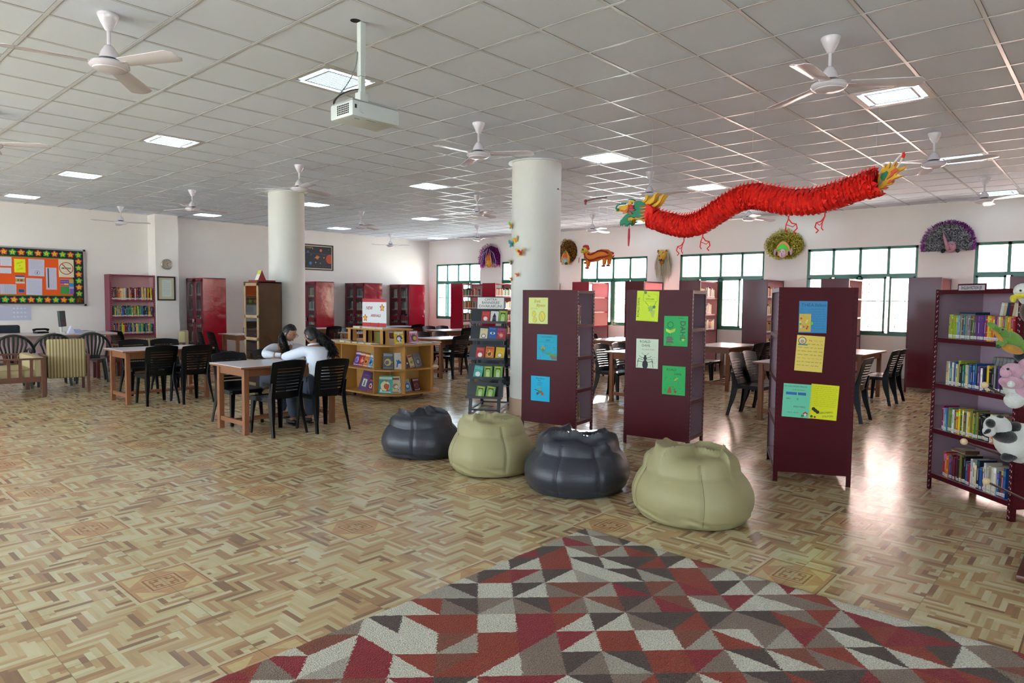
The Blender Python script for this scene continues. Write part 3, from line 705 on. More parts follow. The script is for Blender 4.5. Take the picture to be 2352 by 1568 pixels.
# ---------------------------------------------------------------- slotted-angle bookcases
M_mar = mat('maroon_enamel', '4a0a17', 0.42, spec=.18, noise=.08, nscale=3)
M_red = mat('red_gloss_enamel', '9a0f26', 0.2, coat=.4, noise=.05, nscale=2, bump=.5, bscale=4)
M_mar2 = mat('maroon_gloss_enamel', '5a0b1c', 0.3, spec=.3, coat=.1, noise=.08, nscale=3)
M_pink = mat('pink_grey_enamel', 'b095a3', 0.45)
M_pinkb = mat('pink_enamel', 'd9a6a8', 0.45)
M_hole = mat('post_hole', 'cbb7c3', 0.6)
M_bolt = mat('bolt_zinc', 'b9b4ae', 0.3, metal=.8)
def rack(name, label, cat, o, deg, L, D, H, levels, end=M_mar, inner=M_pink, holes=True, back=None, group=None, lip=.035, zlow=.09):
    """local x: length, open faces at y=0 and y=D, closed ends at x=0 and x=L"""
    t = thing(name, label, cat, (o[0], o[1], 0), math.radians(deg), group)
    pw = .038
    for (ex, s) in ((0, 1), (L, -1)):
        b = MB(); b.box((ex, .006, zlow), (ex + s * .004, D - .006, H), end); b.box((ex + s * .0045, .006, zlow), (ex + s * .008, D - .006, H), inner)
        b.build('end_panel', None, t)
        for (ey, q) in ((0, 1), (D, -1)):
            b = MB(); b.box((ex - s * .001, ey, 0), (ex + s * pw, ey + q * .003, H), end); b.box((ex - s * .001, ey, 0), (ex + s * .002, ey + q * pw, H), end)
            if holes:
                nz = int((H - .03) / .042)
                for k in range(nz):
                    z = .02 + k * .042
                    b.box((ex + s * .014, ey - q * .0006, z), (ex + s * .020, ey + q * .0034, z + .014), M_hole)
                    b.box((ex + s * .027, ey - q * .0006, z + .01), (ex + s * .032, ey + q * .0034, z + .02), M_hole)
                    b.box((ex - s * .0018, ey + q * .014, z), (ex - s * .0005, ey + q * .019, z + .013), mat('post_hole_dark', '3c0c16', .6))
            b.build('post', None, t)
    for z in levels + [H]:
        b = MB(); zz = z if z < H else H - .004
        b.box((.009, .004, zz - .003), (L - .009, D - .004, zz), inner)
        for (ya, yb) in ((.0, .004), (D - .004, D)): b.box((.0, ya - .001 if ya == 0 else ya, zz - lip), (L, yb if ya == 0 else yb + .001, zz), end)
        for xx in (.02, L - .02): b.box((xx - .005, -.004, zz - .02), (xx + .005, 0, zz - .012), M_bolt)
        b.build('shelf', None, t)
    if back is not None:
        b = MB(); b.box((.009, D - .010, zlow), (L - .009, D - .006, H - .01), back); b.build('back_panel', None, t)
    return t
LV = [.14, .52, .90, 1.28]
r1 = rack('bookcase', 'maroon end panel bookcase beside the butterfly column, with three posters', 'bookcase', (6.27, 4.66), 9, .45, .74, 1.68, LV)
r2 = rack('bookcase', 'maroon bookcase with four posters, behind the dark grey beanbag', 'bookcase', (6.42, 3.30), 8, .45, .74, 1.68, LV)
r3 = rack('bookcase', 'maroon bookcase with blue, cream, green and yellow posters', 'bookcase', (6.13, 1.65), 25, .86, .617, 1.69, LV)
r4 = rack('bookcase', 'open maroon bookcase labelled english fiction at the right edge', 'bookcase', (6.57, 1.17), 226.2, .884, .42, 1.68, LV, back=M_pink)
LVH = [.25, .60, .95, 1.30, 1.66]
WR = [(14.24, 'first in the row by the window wall, nearest the far corner'), (12.93, 'second in the row, left of the butterfly column'), (11.35, 'behind the butterfly column, only a sliver showing'), (9.77, 'under the small orange dragon'), (8.22, 'below the lion mask'),
      (6.82, 'left of the fourth window opening'), (5.36, 'right of the fourth window, under the gold mask'), (3.83, 'directly behind the blue poster bookcase'), (2.35, 'tall and alone, right of the fifth window'), (0.9, 'behind the eagle puppet at the right edge')]
for i, (y, lab) in enumerate(WR):
    rd = M_red if i < 4 else M_mar2
    rack('bookcase', 'tall red bookcase ' + lab, 'bookcase', (13.6, y), 0, .88, .5, 2.03, LVH, end=rd, inner=M_pinkb, holes=(i == 8), group='red bookcases along the window wall', lip=.03)
rw = rack('bookcase', 'red bookcase full of books against the poster wall by the pilaster', 'bookcase', (5.07, 16.38), 0, .93, .34, 2.03, [.33, .72, 1.10, 1.47, 1.80][:4] , end=mat('crimson_enamel', '7c1c33', .3), inner=M_pinkb, back=M_pinkb, lip=.03)

# ---------------------------------------------------------------- glazed cabinets
def glazed(name, label, o, W_, D_, H_, body, frame, handle, panes=2, group=None, rows=(.10, .48, .86, 1.24, 1.60)):
    """doors face local -x; width along y (0..W_), depth along x (0..D_)"""
    t = thing(name, label, 'cabinet', (o[0], o[1], 0), 0, group); nd_body = panes == 2
    b = MB(); th = .02
    b.box((0.02, 0, .05), (D_, th, H_)); b.box((.02, W_ - th, .05), (D_, W_, H_)); b.box((.02, 0, .05), (D_, W_, .05 + th)); b.box((.0, -.0, H_ - th), (D_, W_, H_)); b.box((D_ - .01, 0, .05), (D_, W_, H_))
    for (x, y) in ((.03, .01), (.03, W_ - .05), (D_ - .05, .01), (D_ - .05, W_ - .05)): b.box((x, y, 0), (x + .04, y + .04, .05))
    b.build('body', body, t, bevel=.002)
    if nd_body: b = MB(); b.box((D_ - .014, .022, .08), (D_ - .0105, W_ - .022, H_ - .03)); b.build('pale_fill_panel', mat('cabinet_fill_panel', 'c9c4c2', .6), t)  # pale panel added to lighten the dark interior behind the panes
    for z in rows[1:]:
        b = MB(); b.box((.04, th, z - .015), (D_ - .01, W_ - th, z)); b.build('shelf', mat('cabinet_inner_shelf', 'b9b2ad', .5) if body is not M_brown else body, t)
    nd_ = panes; dw = W_ / nd_
    for k in range(nd_):
        y0, y1 = k * dw + .003, (k + 1) * dw - .003
        b = MB(); s = .075 if nd_ == 2 else .05; zz = [.06, .9, .98, H_ - .02] if nd_ == 2 else None
        b.box((0, y0, .06), (.018, y0 + s, H_ - .02)); b.box((0, y1 - s, .06), (.018, y1, H_ - .02)); b.box((0, y0, .06), (.018, y1, .06 + s)); b.box((0, y0, H_ - .02 - s), (.018, y1, H_ - .02))
        if nd_ == 2: b.box((0, y0, .93), (.018, y1, 1.05))
        else:
            for z in (.48, .86, 1.24): b.box((0, y0, z - .03), (.018, y1, z + .02))
        d = b.build('door', frame, t, bevel=.002)
        b = MB(); b.box((.008, y0 + s * .8, .1), (.011, y1 - s * .8, H_ - .06)); b.build('pane', M_glass, d)
        hy = (y1 - .03) if k == 0 and nd_ == 2 else (y0 + .03)
        if nd_ == 1: hy = y1 - .025
        b = MB(); b.tube([(-.002, hy, .95), (-.03, hy, .95), (-.03, hy, 1.03), (-.002, hy, 1.03)], .005, 8); b.build('handle', handle, d, smooth=True)
    return t
M_brown = mat('dark_plywood', '4a3018', 0.45, noise=.35, nscale=5)
M_lwood = mat('light_wood_frame', 'a98c68', 0.45, noise=.12, nscale=8)
M_crm = mat('crimson_door', '7a1a2e', 0.28, coat=.3)
M_redg = mat('red_gloss_side', '9c0a22', 0.10, coat=.8, bump=1.0, bscale=5.0)
GC = 'red glazed steel cabinets against the poster wall'
c1 = glazed('glazed_cabinet', 'red glazed cabinet beside the pilaster, leftmost of its row', (6.83, 15.85), .88, .56, 2.0, M_redg, M_crm, M_bolt, group=GC)
c2 = glazed('glazed_cabinet', 'red glazed cabinet below the solar system poster', (9.78, 15.83), .9, .56, 2.0, M_redg, M_crm, M_bolt, group=GC)
c3 = glazed('glazed_cabinet', 'red glazed cabinet behind the new arrivals board', (11.3, 15.8), .93, .62, 2.0, M_redg, M_crm, M_bolt, group=GC)
c4 = glazed('glazed_cabinet', 'red glazed cabinet nearest the far corner', (12.9, 15.8), .93, .62, 2.0, M_redg, M_crm, M_bolt, group=GC)
c5 = glazed('glazed_cabinet', 'brown wooden cabinet with a glazed door, in front of the plain column', (5.55, 10.74), .5, .43, 1.82, M_brown, M_lwood, mat('dark_handle', '2a2018', .4), panes=1)
# on top of the brown cabinet
b = MB(); b.box((5.60, 10.86, 1.822), (5.93, 11.16, 1.85)); tag(b.build('folder', mat('red_folder', '8c1c2c', .4)), 'flat red box lying on top of the brown cabinet', 'box')
b = MB(); A = Vector((5.72, 10.98, 1.852)); b.prism([Vector((-.07, 0, 0)), Vector((.07, 0, 0)), Vector((0, 0, .17))], A + Vector((0, -.06, 0)), A + Vector((0, .06, 0)), mat('tent_red', '9a2a30', .5))
b.add([A + Vector(p) for p in ((-.071, -.06, 0), (-.071, .06, 0), (-.001, .06, .171), (-.001, -.06, .171))], [(0, 1, 2, 3)], mat('tent_white', 'e6e6e2', .6))
b.add([A + Vector(p) for p in ((-.036, -.055, .1), (-.036, .05, .1), (-.004, .05, .17), (-.004, -.055, .17))], [(0, 1, 2, 3)], mat('tent_yellow', 'c9d23a', .6))
tag(b.build('desk_calendar'), 'white and red tent calendar standing on the brown cabinet', 'calendar')
# ---------------------------------------------------------------- books
def objcol_mat(name, rough=.45, k=1.0, shift=None):
    m = bpy.data.materials.new(name); m.use_nodes = True; nt = m.node_tree; b = nt.nodes['Principled BSDF']; b.inputs['Roughness'].default_value = rough
    oi = nt.nodes.new('ShaderNodeObjectInfo')
    if shift is None: nt.links.new(oi.outputs['Color'], b.inputs['Base Color'])
    else:
        hs = nt.nodes.new('ShaderNodeHueSaturation'); mr = nt.nodes.new('ShaderNodeMapRange'); mr.inputs['To Min'].default_value = .3; mr.inputs['To Max'].default_value = .7
        nt.links.new(oi.outputs['Random'], mr.inputs['Value']); nt.links.new(mr.outputs[0], hs.inputs['Hue']); hs.inputs['Value'].default_value = shift; hs.inputs['Saturation'].default_value = .9
        nt.links.new(oi.outputs['Color'], hs.inputs['Color']); nt.links.new(hs.outputs[0], b.inputs['Base Color'])
    return m
M_cov = objcol_mat('book_cover'); M_cov2 = objcol_mat('book_cover_second', shift=1.3); M_cov3 = objcol_mat('book_cover_third', shift=.6)
M_page = mat('book_pages', 'd8cfb8', .8, noise=.06, nscale=40); M_lab = mat('spine_label', 'e4dfdd', .6); M_ink = mat('printed_ink', '22201f', .6); M_whp = mat('white_print', 'eceae6', .6)
BK = {'yellow': 'e0b81c', 'red': 'b3202a', 'blue': '2457a4', 'green': '2f7a3e', 'orange': 'd9701f', 'purple': '61377f', 'black': '1d1c20', 'white': 'dfdcd6', 'cream': 'd9c99f', 'pink': 'cf6d96', 'teal': '1c8290', 'brown': '6b4630',
      'grey': '8a8a8c', 'lime': '9fb52c', 'navy': '1f2c54', 'maroon': '6a1b2c', 'magenta': 'a01f6c', 'sky blue': '5aa0cf', 'turquoise': '38a9a0', 'olive': '7c7a3a'}
def spine_book(kind):
    """unit book: x thickness 0..1, y depth 0..1 (spine at y=0), z 0..1"""
    b = MB()
    b.box((0, 0, 0), (1, .985, 1), M_cov); b.box((.10, .02, .985), (.90, 1.0, 1.002), M_page); b.box((.1, .98, .02), (.9, 1.002, .98), M_page)
    def sp_(z0, z1, m, x0=.0, x1=1.0, h=.004): b.add([(x0, -h, z0), (x1, -h, z0), (x1, -h, z1), (x0, -h, z1)], [(0, 1, 2, 3)], m)
    sp_(.05, .17, M_lab, .04, .96)
    sp_(.08, .095, M_ink, .2, .8, .006); sp_(.12, .13, M_ink, .2, .8, .006)
    if kind == 0: sp_(.80, .97, M_cov2); sp_(.3, .72, M_whp, .4, .6)
    elif kind == 1: sp_(.35, .36, M_whp); sp_(.86, .88, M_whp); sp_(.42, .8, M_ink, .38, .62)
    elif kind == 2: sp_(.55, .97, M_cov3); sp_(.62, .9, M_whp, .36, .6)
    elif kind == 3: sp_(.72, .9, M_cov2, .1, .9); sp_(.25, .6, M_cov2, .4, .62)
    else: sp_(.9, .93, M_cov2); sp_(.3, .32, M_cov3)
    me = b.build('book').data; o = bpy.data.objects['book']; bpy.data.objects.remove(o); return me
BM = []
for k in range(5):
    me = spine_book(k); me.name = 'book_mesh_%d' % k; BM.append(me)
SEEN = {}
def book(M, size, colour, label, group, kind=None, rng=R):
    o = bpy.data.objects.new('book', BM[rng.randrange(5) if kind is None else kind]); COL.objects.link(o)
    c = lin(BK[colour]); j = rng.uniform(.85, 1.15); o.color = (min(1, c[0] * j), min(1, c[1] * j), min(1, c[2] * j), 1)
    o.matrix_world = M @ Matrix.Diagonal((size[0], size[1], size[2], 1))
    tag(o, label, 'book', group); return o
def row(root, x0, x1, z, y, palette, rowname, case, group, h=(.17, .215), t=(.014, .030), d=(.12, .15), rng=R, lean=.06, back=False, limit=99):
    """books standing in a row in the local frame of a bookcase; spines face local -y"""
    M0 = Matrix.Translation(root.location) @ Matrix.Rotation(root.rotation_euler.z, 4, 'Z')
    x = x0; n = 0; side = 'right'
    while x < x1 - .02 and n < limit:
        n += 1; col = palette(n, (x - x0) / (x1 - x0)) if callable(palette) else rng.choice(palette); tt = rng.uniform(*t); hh = rng.uniform(*h); dd = rng.uniform(*d)
        le = rng.choice([0, 0, 0, rng.uniform(-lean, lean)]); x += abs(le) * hh * .5
        M = M0 @ Matrix.Translation((x, y + rng.uniform(0, .01), z + .001)) @ Matrix.Rotation(le, 4, 'Y')
        if le < 0: M = M0 @ Matrix.Translation((x, y, z + .001 + abs(math.sin(le)) * 0)) @ Matrix.Rotation(le, 4, 'Y')
        if le > 0: M = M0 @ Matrix.Translation((x, y, z + .001 + math.sin(le) * tt)) @ Matrix.Rotation(le, 4, 'Y')
        lab = '%s book, %s along the %s of the %s' % (col, ordinal(n), rowname, case)
        book(M, (tt - .001, dd, hh), col, lab, group, rng=rng)
        x += tt / max(.5, math.cos(le)) + (abs(le) * hh * .5 if le else 0)
    return n
R5 = random.Random(55)
# english fiction case (local x runs from the far post to the near one)
P1 = lambda n, f: ('lime' if f < .12 else R5.choice(['teal', 'navy', 'sky blue', 'brown', 'green', 'grey']) if f < .44 else R5.choice(['yellow', 'yellow', 'orange', 'yellow', 'purple', 'red', 'cream']))
P2 = lambda n, f: R5.choice(['navy', 'blue', 'blue', 'black', 'cream', 'lime', 'teal', 'olive']) if f < .5 else R5.choice(['purple', 'black', 'yellow', 'black', 'grey', 'white', 'navy'])
P3 = lambda n, f: 'magenta' if n == 1 else R5.choice(['white', 'olive', 'yellow', 'teal', 'black', 'sky blue', 'cream', 'black', 'pink', 'green', 'orange'])
P4 = lambda n, f: R5.choice(['olive', 'red', 'blue', 'orange', 'green', 'maroon', 'black']) if f < .45 else R5.choice(['blue', 'navy', 'orange', 'sky blue', 'cream', 'red', 'blue', 'white'])
GE = 'books in the english fiction case'
row(r4, .13, .80, LV[3], .02, P1, 'top row', 'english fiction case', GE, h=(.185, .195), t=(.017, .020), rng=R5, lean=0)
row(r4, .13, .80, LV[2], .02, P2, 'second row', 'english fiction case', GE, h=(.17, .21), t=(.016, .027), rng=R5, lean=.03)
row(r4, .10, .80, LV[1], .02, P3, 'third row', 'english fiction case', GE, h=(.18, .215), t=(.016, .027), rng=R5, lean=.08)
row(r4, .14, .80, LV[0], .02, P4, 'lowest row', 'english fiction case', GE, h=(.17, .23), t=(.018, .028), rng=R5, lean=.03)
# laid on top or behind, upper rows
M0 = Matrix.Translation(r4.location) @ Matrix.Rotation(r4.rotation_euler.z, 4, 'Z')
for i, (x, z, sz, c, lab) in enumerate([(.24, LV[3] + .198, (.17, .12, .02), 'navy', 'flat navy book lying on the top row of the english fiction case'), (.22, LV[0] + .235, (.16, .12, .025), 'brown', 'flat brown book lying on the lowest row of the english fiction case')]):
    o = book(M0 @ Matrix.Translation((x, .03, z)), sz, c, lab, None, kind=4)
for k in range(6):
    M = M0 @ Matrix.Translation((.47 + k * .03, .16, LV[3] + .09)) @ Matrix.Rotation(.18, 4, 'Y')
    book(M, (.028, .1, .21), ['white', 'cream', 'navy', 'maroon', 'cream', 'white'][k], '%s of six books leaning behind the top row of the english fiction case' % ordinal(k + 1).replace('first', 'leftmost'), 'books behind the front rows', kind=4)
for k in range(6):
    M = M0 @ Matrix.Translation((.40 + k * .034, .17, LV[2] + .07)) @ Matrix.Rotation(.22, 4, 'Y')
    book(M, (.03, .1, .19), 'grey', '%s of six grey books leaning behind the second row of the english fiction case' % ordinal(k + 1), 'books behind the front rows', kind=4)
# wall bookcase at the left
GL = 'books in the wall bookcase by the pilaster'
mix = ['brown', 'orange', 'blue', 'white', 'yellow', 'red', 'navy', 'black', 'cream', 'maroon', 'grey']; mix2 = ['navy', 'yellow', 'orange', 'green', 'lime', 'blue', 'teal', 'black', 'green', 'sky blue', 'yellow']
row(rw, .05, .88, 1.47, .03, lambda n, f: ('brown' if n % 2 else 'maroon') if f < .12 else 'orange' if f < .22 else 'cream' if f < .3 else R5.choice(mix), 'top row', 'wall bookcase', GL, h=(.24, .29), t=(.018, .032), rng=R5)
row(rw, .05, .88, 1.10, .03, mix2, 'second row', 'wall bookcase', GL, h=(.2, .25), t=(.018, .032), rng=R5)
row(rw, .05, .88, .72, .03, mix2 + ['maroon'], 'third row', 'wall bookcase', GL, h=(.19, .24), t=(.018, .032), rng=R5)
row(rw, .05, .30, .33, .03, ['blue', 'orange', 'olive', 'yellow', 'turquoise'], 'lowest row', 'wall bookcase', GL, h=(.19, .22), t=(.018, .03), rng=R5)
# near bookcases: a few books close to the end panel
for (rt, case) in ((r1, 'three poster bookcase'),):
    for zi, rn in ((3, 'top shelf'), (2, 'second shelf'), (1, 'third shelf'), (0, 'lowest shelf')):
        row(rt, .03, .20, LV[zi], .05, ['grey', 'olive', 'cream', 'brown', 'maroon', 'white'], rn, case, 'books in the maroon bookcases', h=(.2, .25), t=(.018, .03), rng=R5, limit=6)
# the rest: far bookcases and cabinets, one object
far = MB(); R6 = random.Random(12); fm = [mat('far_book_%s' % k.replace(' ', '_'), BK[k], .5) for k in BK]
bycol = dict(zip(BK, fm))
def farrow(ox, oy, x0, x1, z, cols, h=(.17, .24), d=.13, t=(.018, .034), alongy=False):
    x = x0
    while x < x1 - .02:
        tt = R6.uniform(*t); hh = R6.uniform(*h); m = bycol[R6.choice(cols)]
        if alongy: far.box((ox, oy + x, z), (ox + d, oy + x + tt - .002, z + hh), m); far.box((ox - .001, oy + x + .002, z + .01), (ox, oy + x + tt - .004, z + .035), M_lab)
        else: far.box((ox + x, oy, z), (ox + x + tt - .002, oy + d, z + hh), m); far.box((ox + x + .002, oy - .001, z + .01), (ox + x + tt - .004, oy, z + .035), M_lab)
        x += tt
warm = ['white', 'cream', 'brown', 'maroon', 'black', 'orange', 'grey', 'olive', 'cream', 'white', 'red', 'green']
for i, (y, _) in enumerate(WR):
    for j, z in enumerate(LVH[1:]):
        if i in (0, 1): farrow(13.6, y + .03, .04, .82, z, warm)
        elif i in (5, 6, 7): farrow(13.6, y + .03, .04, R6.uniform(.3, .8), z, ['orange', 'yellow', 'maroon', 'cream', 'olive', 'white', 'grey'])
        elif j < 3: farrow(13.6, y + .2, .04, R6.uniform(.2, .6), z, ['brown', 'cream', 'white', 'maroon'], h=(.05, .19))
for cb in (c1, c2, c3, c4):
    w_ = .88
    for z in (.48, .86, 1.24, 1.6): farrow(cb.location.x + .08, cb.location.y, .05, .82, z, ['grey', 'white', 'navy', 'cream', 'teal', 'brown'], h=(.18, .26), d=.15, alongy=True)
    farrow(cb.location.x + .08, cb.location.y, .05, .82, .1, ['grey', 'white', 'navy'], h=(.2, .26), d=.15, alongy=True)
o = far.build('far_books'); tag(o, 'rows of small books in the far red bookcases and glazed cabinets', 'books', kind='stuff')

# ---------------------------------------------------------------- displayed books (covers showing)
def cover_book(name_col, w_, h_, t_, art, label, group, M):
    """book: x width, z height, cover faces -y; art draws on a Sheet"""
    b = MB(); mc = mat('cover_' + name_col.replace(' ', '_'), BK[name_col], .35)
    b.box((0, 0, 0), (w_, .002, h_), mc); b.box((0, t_ - .002, 0), (w_, t_, h_), mc); b.box((0, 0, 0), (.002, t_, h_), mc); b.box((.002, .002, .002), (w_ - .003, t_ - .002, h_ - .002), M_page)
    s = Sheet(b, (0, 0, 0), (1, 0, 0), (0, 0, 1), (0, -1, 0)); art(s, w_, h_)
    o = b.build('book'); o.matrix_world = M; tag(o, label, 'book', group); return o
def pm(c, r=.45): return mat('print_' + c, c, r)
def art_blocks(c1, c2, c3, seed=0):
    def f(s, w_, h_):
        rg = random.Random(seed); s.rect(w_ * .06, h_ * .8, w_ * .94, h_ * .93, pm(c1)); s.disc(w_ * .5, h_ * .42, w_ * .33, pm(c2)); s.disc(w_ * (.4 + .2 * rg.random()), h_ * .4, w_ * .2, pm(c3), .002)
        s.rect(w_ * .1, h_ * .05, w_ * .9, h_ * .1, pm(c1)); 
        for k in range(7): s.disc(w_ * rg.uniform(.1, .9), h_ * rg.uniform(.15, .75), w_ * rg.uniform(.03, .09), pm(rg.choice([c1, c2, c3])), .003, 8)
        s.scribble(w_ * .14, w_ * .86, h_ * .865, M_ink, h_ * .05, .003, rg)
    return f
def art_lines(c1, n=3, seed=0):
    def f(s, w_, h_):
        rg = random.Random(seed)
        for k in range(n): s.scribble(w_ * .12, w_ * .88, h_ * (.86 - .1 * k), pm(c1), h_ * .07, .002, rg)
        s.disc(w_ * .5, h_ * .35, w_ * .28, pm(c1), .0015); s.disc(w_ * .5, h_ * .35, w_ * .2, M_whp, .002)
    return f
def art_arch(s, w_, h_):     # green cover with an arch and two figures
    s.rect(w_ * .05, h_ * .04, w_ * .95, h_ * .96, pm('7fae3c')); pts = [(w_ * .16, h_ * .1), (w_ * .84, h_ * .1), (w_ * .84, h_ * .6)] + [(w_ * (.5 + .34 * math.cos(a)), h_ * (.6 + .2 * math.sin(a))) for a in [PI * k / 8 for k in range(1, 8)]] + [(w_ * .16, h_ * .6)]
    s.poly(pts, pm('2f5f1e'), .0015); s.poly([(w_ * .5 + (x - w_ * .5) * .82, h_ * .1 + (y - h_ * .1) * .92) for x, y in pts], pm('9fc65a'), .002)
    s.poly([(w_ * .38, h_ * .1), (w_ * .48, h_ * .1), (w_ * .46, h_ * .52), (w_ * .4, h_ * .5)], pm('e6ead2'), .0025); s.poly([(w_ * .54, h_ * .1), (w_ * .64, h_ * .1), (w_ * .6, h_ * .5), (w_ * .55, h_ * .52)], pm('dfe4c4'), .0025)
    s.rect(w_ * .2, h_ * .86, w_ * .8, h_ * .93, pm('d9c21f'), .002); s.rect(w_ * .2, h_ * .76, w_ * .8, h_ * .82, pm('22301a'), .0025)
def art_tower(s, w_, h_):
    s.poly([(w_ * .25, h_ * .12), (w_ * .75, h_ * .12), (w_ * .7, h_ * .55), (w_ * .6, h_ * .7), (w_ * .5, h_ * .86), (w_ * .4, h_ * .7), (w_ * .3, h_ * .55)], pm('1f2430'), .0015); s.scribble(w_ * .3, w_ * .7, h_ * .45, M_whp, h_ * .05, .002); s.scribble(w_ * .3, w_ * .7, h_ * .33, M_whp, h_ * .05, .002)
def art_eye(s, w_, h_):
    s.disc(w_ * .5, h_ * .55, w_ * .3, M_whp, .0015, 20, h_ * .1); s.disc(w_ * .5, h_ * .55, w_ * .14, pm('3d8a4a'), .002); s.disc(w_ * .5, h_ * .55, w_ * .06, M_ink, .0025); s.scribble(w_ * .15, w_ * .85, h_ * .88, M_whp, h_ * .06, .002)
def art_camel(s, w_, h_):
    s.poly([(w_ * .2, h_ * .12), (w_ * .28, h_ * .42), (w_ * .16, h_ * .6), (w_ * .34, h_ * .52), (w_ * .46, h_ * .6), (w_ * .58, h_ * .5), (w_ * .8, h_ * .46), (w_ * .84, h_ * .14), (w_ * .7, h_ * .34), (w_ * .4, h_ * .34), (w_ * .32, h_ * .12)], pm('2a6fc2'), .0015); s.scribble(w_ * .5, w_ * .95, h_ * .86, pm('5c7fb8'), h_ * .05, .002)
def art_framed(s, w_, h_):
    s.rect(w_ * .25, h_ * .2, w_ * .75, h_ * .62, pm('a8b8a0')); s.rect(w_ * .3, h_ * .24, w_ * .7, h_ * .58, pm('e5eadf'), .0015); s.poly([(w_ * .4, h_ * .26), (w_ * .6, h_ * .26), (w_ * .55, h_ * .54), (w_ * .45, h_ * .54)], pm('5b6a6e'), .002); s.scribble(w_ * .3, w_ * .8, h_ * .8, pm('c9c0e0'), h_ * .05, .002)
def art_portrait(s, w_, h_):
    s.disc(w_ * .5, h_ * .35, w_ * .28, pm('4a4a6c'), .0015, 20, h_ * .22); s.disc(w_ * .5, h_ * .36, w_ * .2, pm('c9b8b8'), .002, 16, h_ * .16); s.scribble(w_ * .15, w_ * .85, h_ * .78, pm('4a4a5c'), h_ * .08, .002)
# ---------------------------------------------------------------- book island
M_isl = mat('honey_laminate', 'c08a45', 0.38, noise=.10, nscale=7)
M_isle = mat('honey_laminate_back', 'c89a58', 0.42, noise=.08, nscale=6)
IX0, IX1, IY0, IY1, IR = 6.20, 7.42, 8.10, 10.05, .34
isl = thing('book_island', 'honey-coloured round-cornered book island with display shelves on castors', 'display shelf', (IX0, IY0, 0))
W_, D_ = IX1 - IX0, IY1 - IY0
def rrect(o, r=IR, n=8):
    pts = []
    for cx, cy, a0 in ((r, r, PI), (W_ - r, r, 1.5 * PI), (W_ - r, D_ - r, 0), (r, D_ - r, .5 * PI)):
        for k in range(n + 1):
            a = a0 + .5 * PI * k / n; pts.append(Vector((cx + (r + o) * math.cos(a), cy + (r + o) * math.sin(a), 0)))
    return pts
for nm, z0, z1, o in (('base_board', .08, .105, 0), ('shelf', .455, .478, -.01), ('worktop', .83, .855, .012)):
    b = MB(); b.prism(rrect(o), (0, 0, z0), (0, 0, z1)); b.build(nm, M_isl, isl, bevel=.003)
b = MB(); k0 = .30
b.box((k0, k0, .105), (W_ - k0, D_ - k0, .455)); b.box((k0, k0, .478), (W_ - k0, D_ - k0, .83)); b.build('core', M_isle, isl)
for (xa, ya, xb, yb) in ((.01, IR, k0, IR + .018), (IR, .01, IR + .018, k0), (W_ - IR - .018, .01, W_ - IR, k0), (.01, 1.2, k0, 1.218), (W_ - k0, IR, W_ - .01, IR + .018), (.01, D_ - IR, k0, D_ - IR + .018)):
    b = MB(); b.box((xa, ya, .105), (xb, yb, .455)); b.box((xa, ya, .478), (xb, yb, .83)); b.build('divider', M_isl, isl)
for (x, y) in ((.3, .3), (W_ - .3, .3), (.3, D_ - .3), (W_ - .3, D_ - .3), (.12, 1.0)):
    b = MB(); b.lathe([(.026, -.01), (.03, 0), (.026, .01)], c=(x, y, .03), n=16, axis='y'); b.box((x - .012, y - .016, .03), (x + .012, y + .016, .08)); b.build('castor', mat('castor_dark', '2a2826', .4), isl)
# riser
for (x, y) in ((.2, .34), (.2, 1.2), (.62, .34), (.62, 1.2), (.2, .78)):
    b = MB(); b.box((x, y, .855), (x + .1, y + .025, 1.06)); b.box((x, y, .855), (x + .025, y + .10, 1.06)); b.build('riser_post', M_isl, isl)
b = MB(); b.box((.18, .32, 1.06), (.76, 1.32, 1.082)); b.build('riser_board', M_isl, isl, bevel=.003)
IL = Vector((IX0, IY0, 0)); GI = 'books displayed on the book island'
def face(pos, deg, tilt=0.0, roll=0.0):
    """cover faces local -y after turning by deg about z, leaning back by tilt"""
    return Matrix.Translation(pos) @ Matrix.Rotation(math.radians(deg), 4, 'Z') @ Matrix.Rotation(-tilt, 4, 'X') @ Matrix.Rotation(roll, 4, 'Y')
# left bays, books face -x  (deg -90: local -y -> -x)
i0 = 0
def put_left(y, z, w_, h_, t_, col, art, lab, tilt=.3, roll=.0, x=.17):
    # cover width runs along -y(world) when turned -90
    cover_book(col, w_, h_, t_, art, lab, GI, face(IL + Vector((x - math.sin(tilt) * 0, y, z + .002)), -90, tilt, roll))
zt_, zb_ = .48, .107
for (y, w_, h_, col, art, lab, ro) in [
    (1.12, .15, .23, 'purple', art_blocks('e8e0f0', 'b0a0d8', '7c60b0', 1), 'purple book at the left of the island upper shelf, beside the ponytail', 0),
    (.99, .14, .22, 'red', art_blocks('f0d8c8', 'd84a3c', 'f0a090', 2), 'red book on the island upper shelf, second after the purple one', .02),
    (.86, .13, .21, 'orange', art_blocks('f6e6b0', 'e89030', '402818', 3), 'orange book on the island upper shelf', .06),
    (.74, .12, .21, 'sky blue', art_blocks('e6f2fa', '2f7fc0', '103858', 4), 'tall light blue book leaning on the island upper shelf', .14),
    (.64, .10, .20, 'olive', art_blocks('e6e0a0', 'a0b040', '506020', 5), 'olive book leaning beside the light blue one on the island', .16),
    (.54, .09, .20, 'cream', art_blocks('c03a2a', 'd8a040', '604020', 6), 'cream book leaning near the corner of the island upper shelf', .14),
    (.44, .07, .19, 'green', art_blocks('f0e8c0', 'c04030', '306030', 7), 'narrow green book last before the island corner, upper shelf', .12)]:
    put_left(y, zt_, w_, h_, .022, col, art, lab, .3, ro)
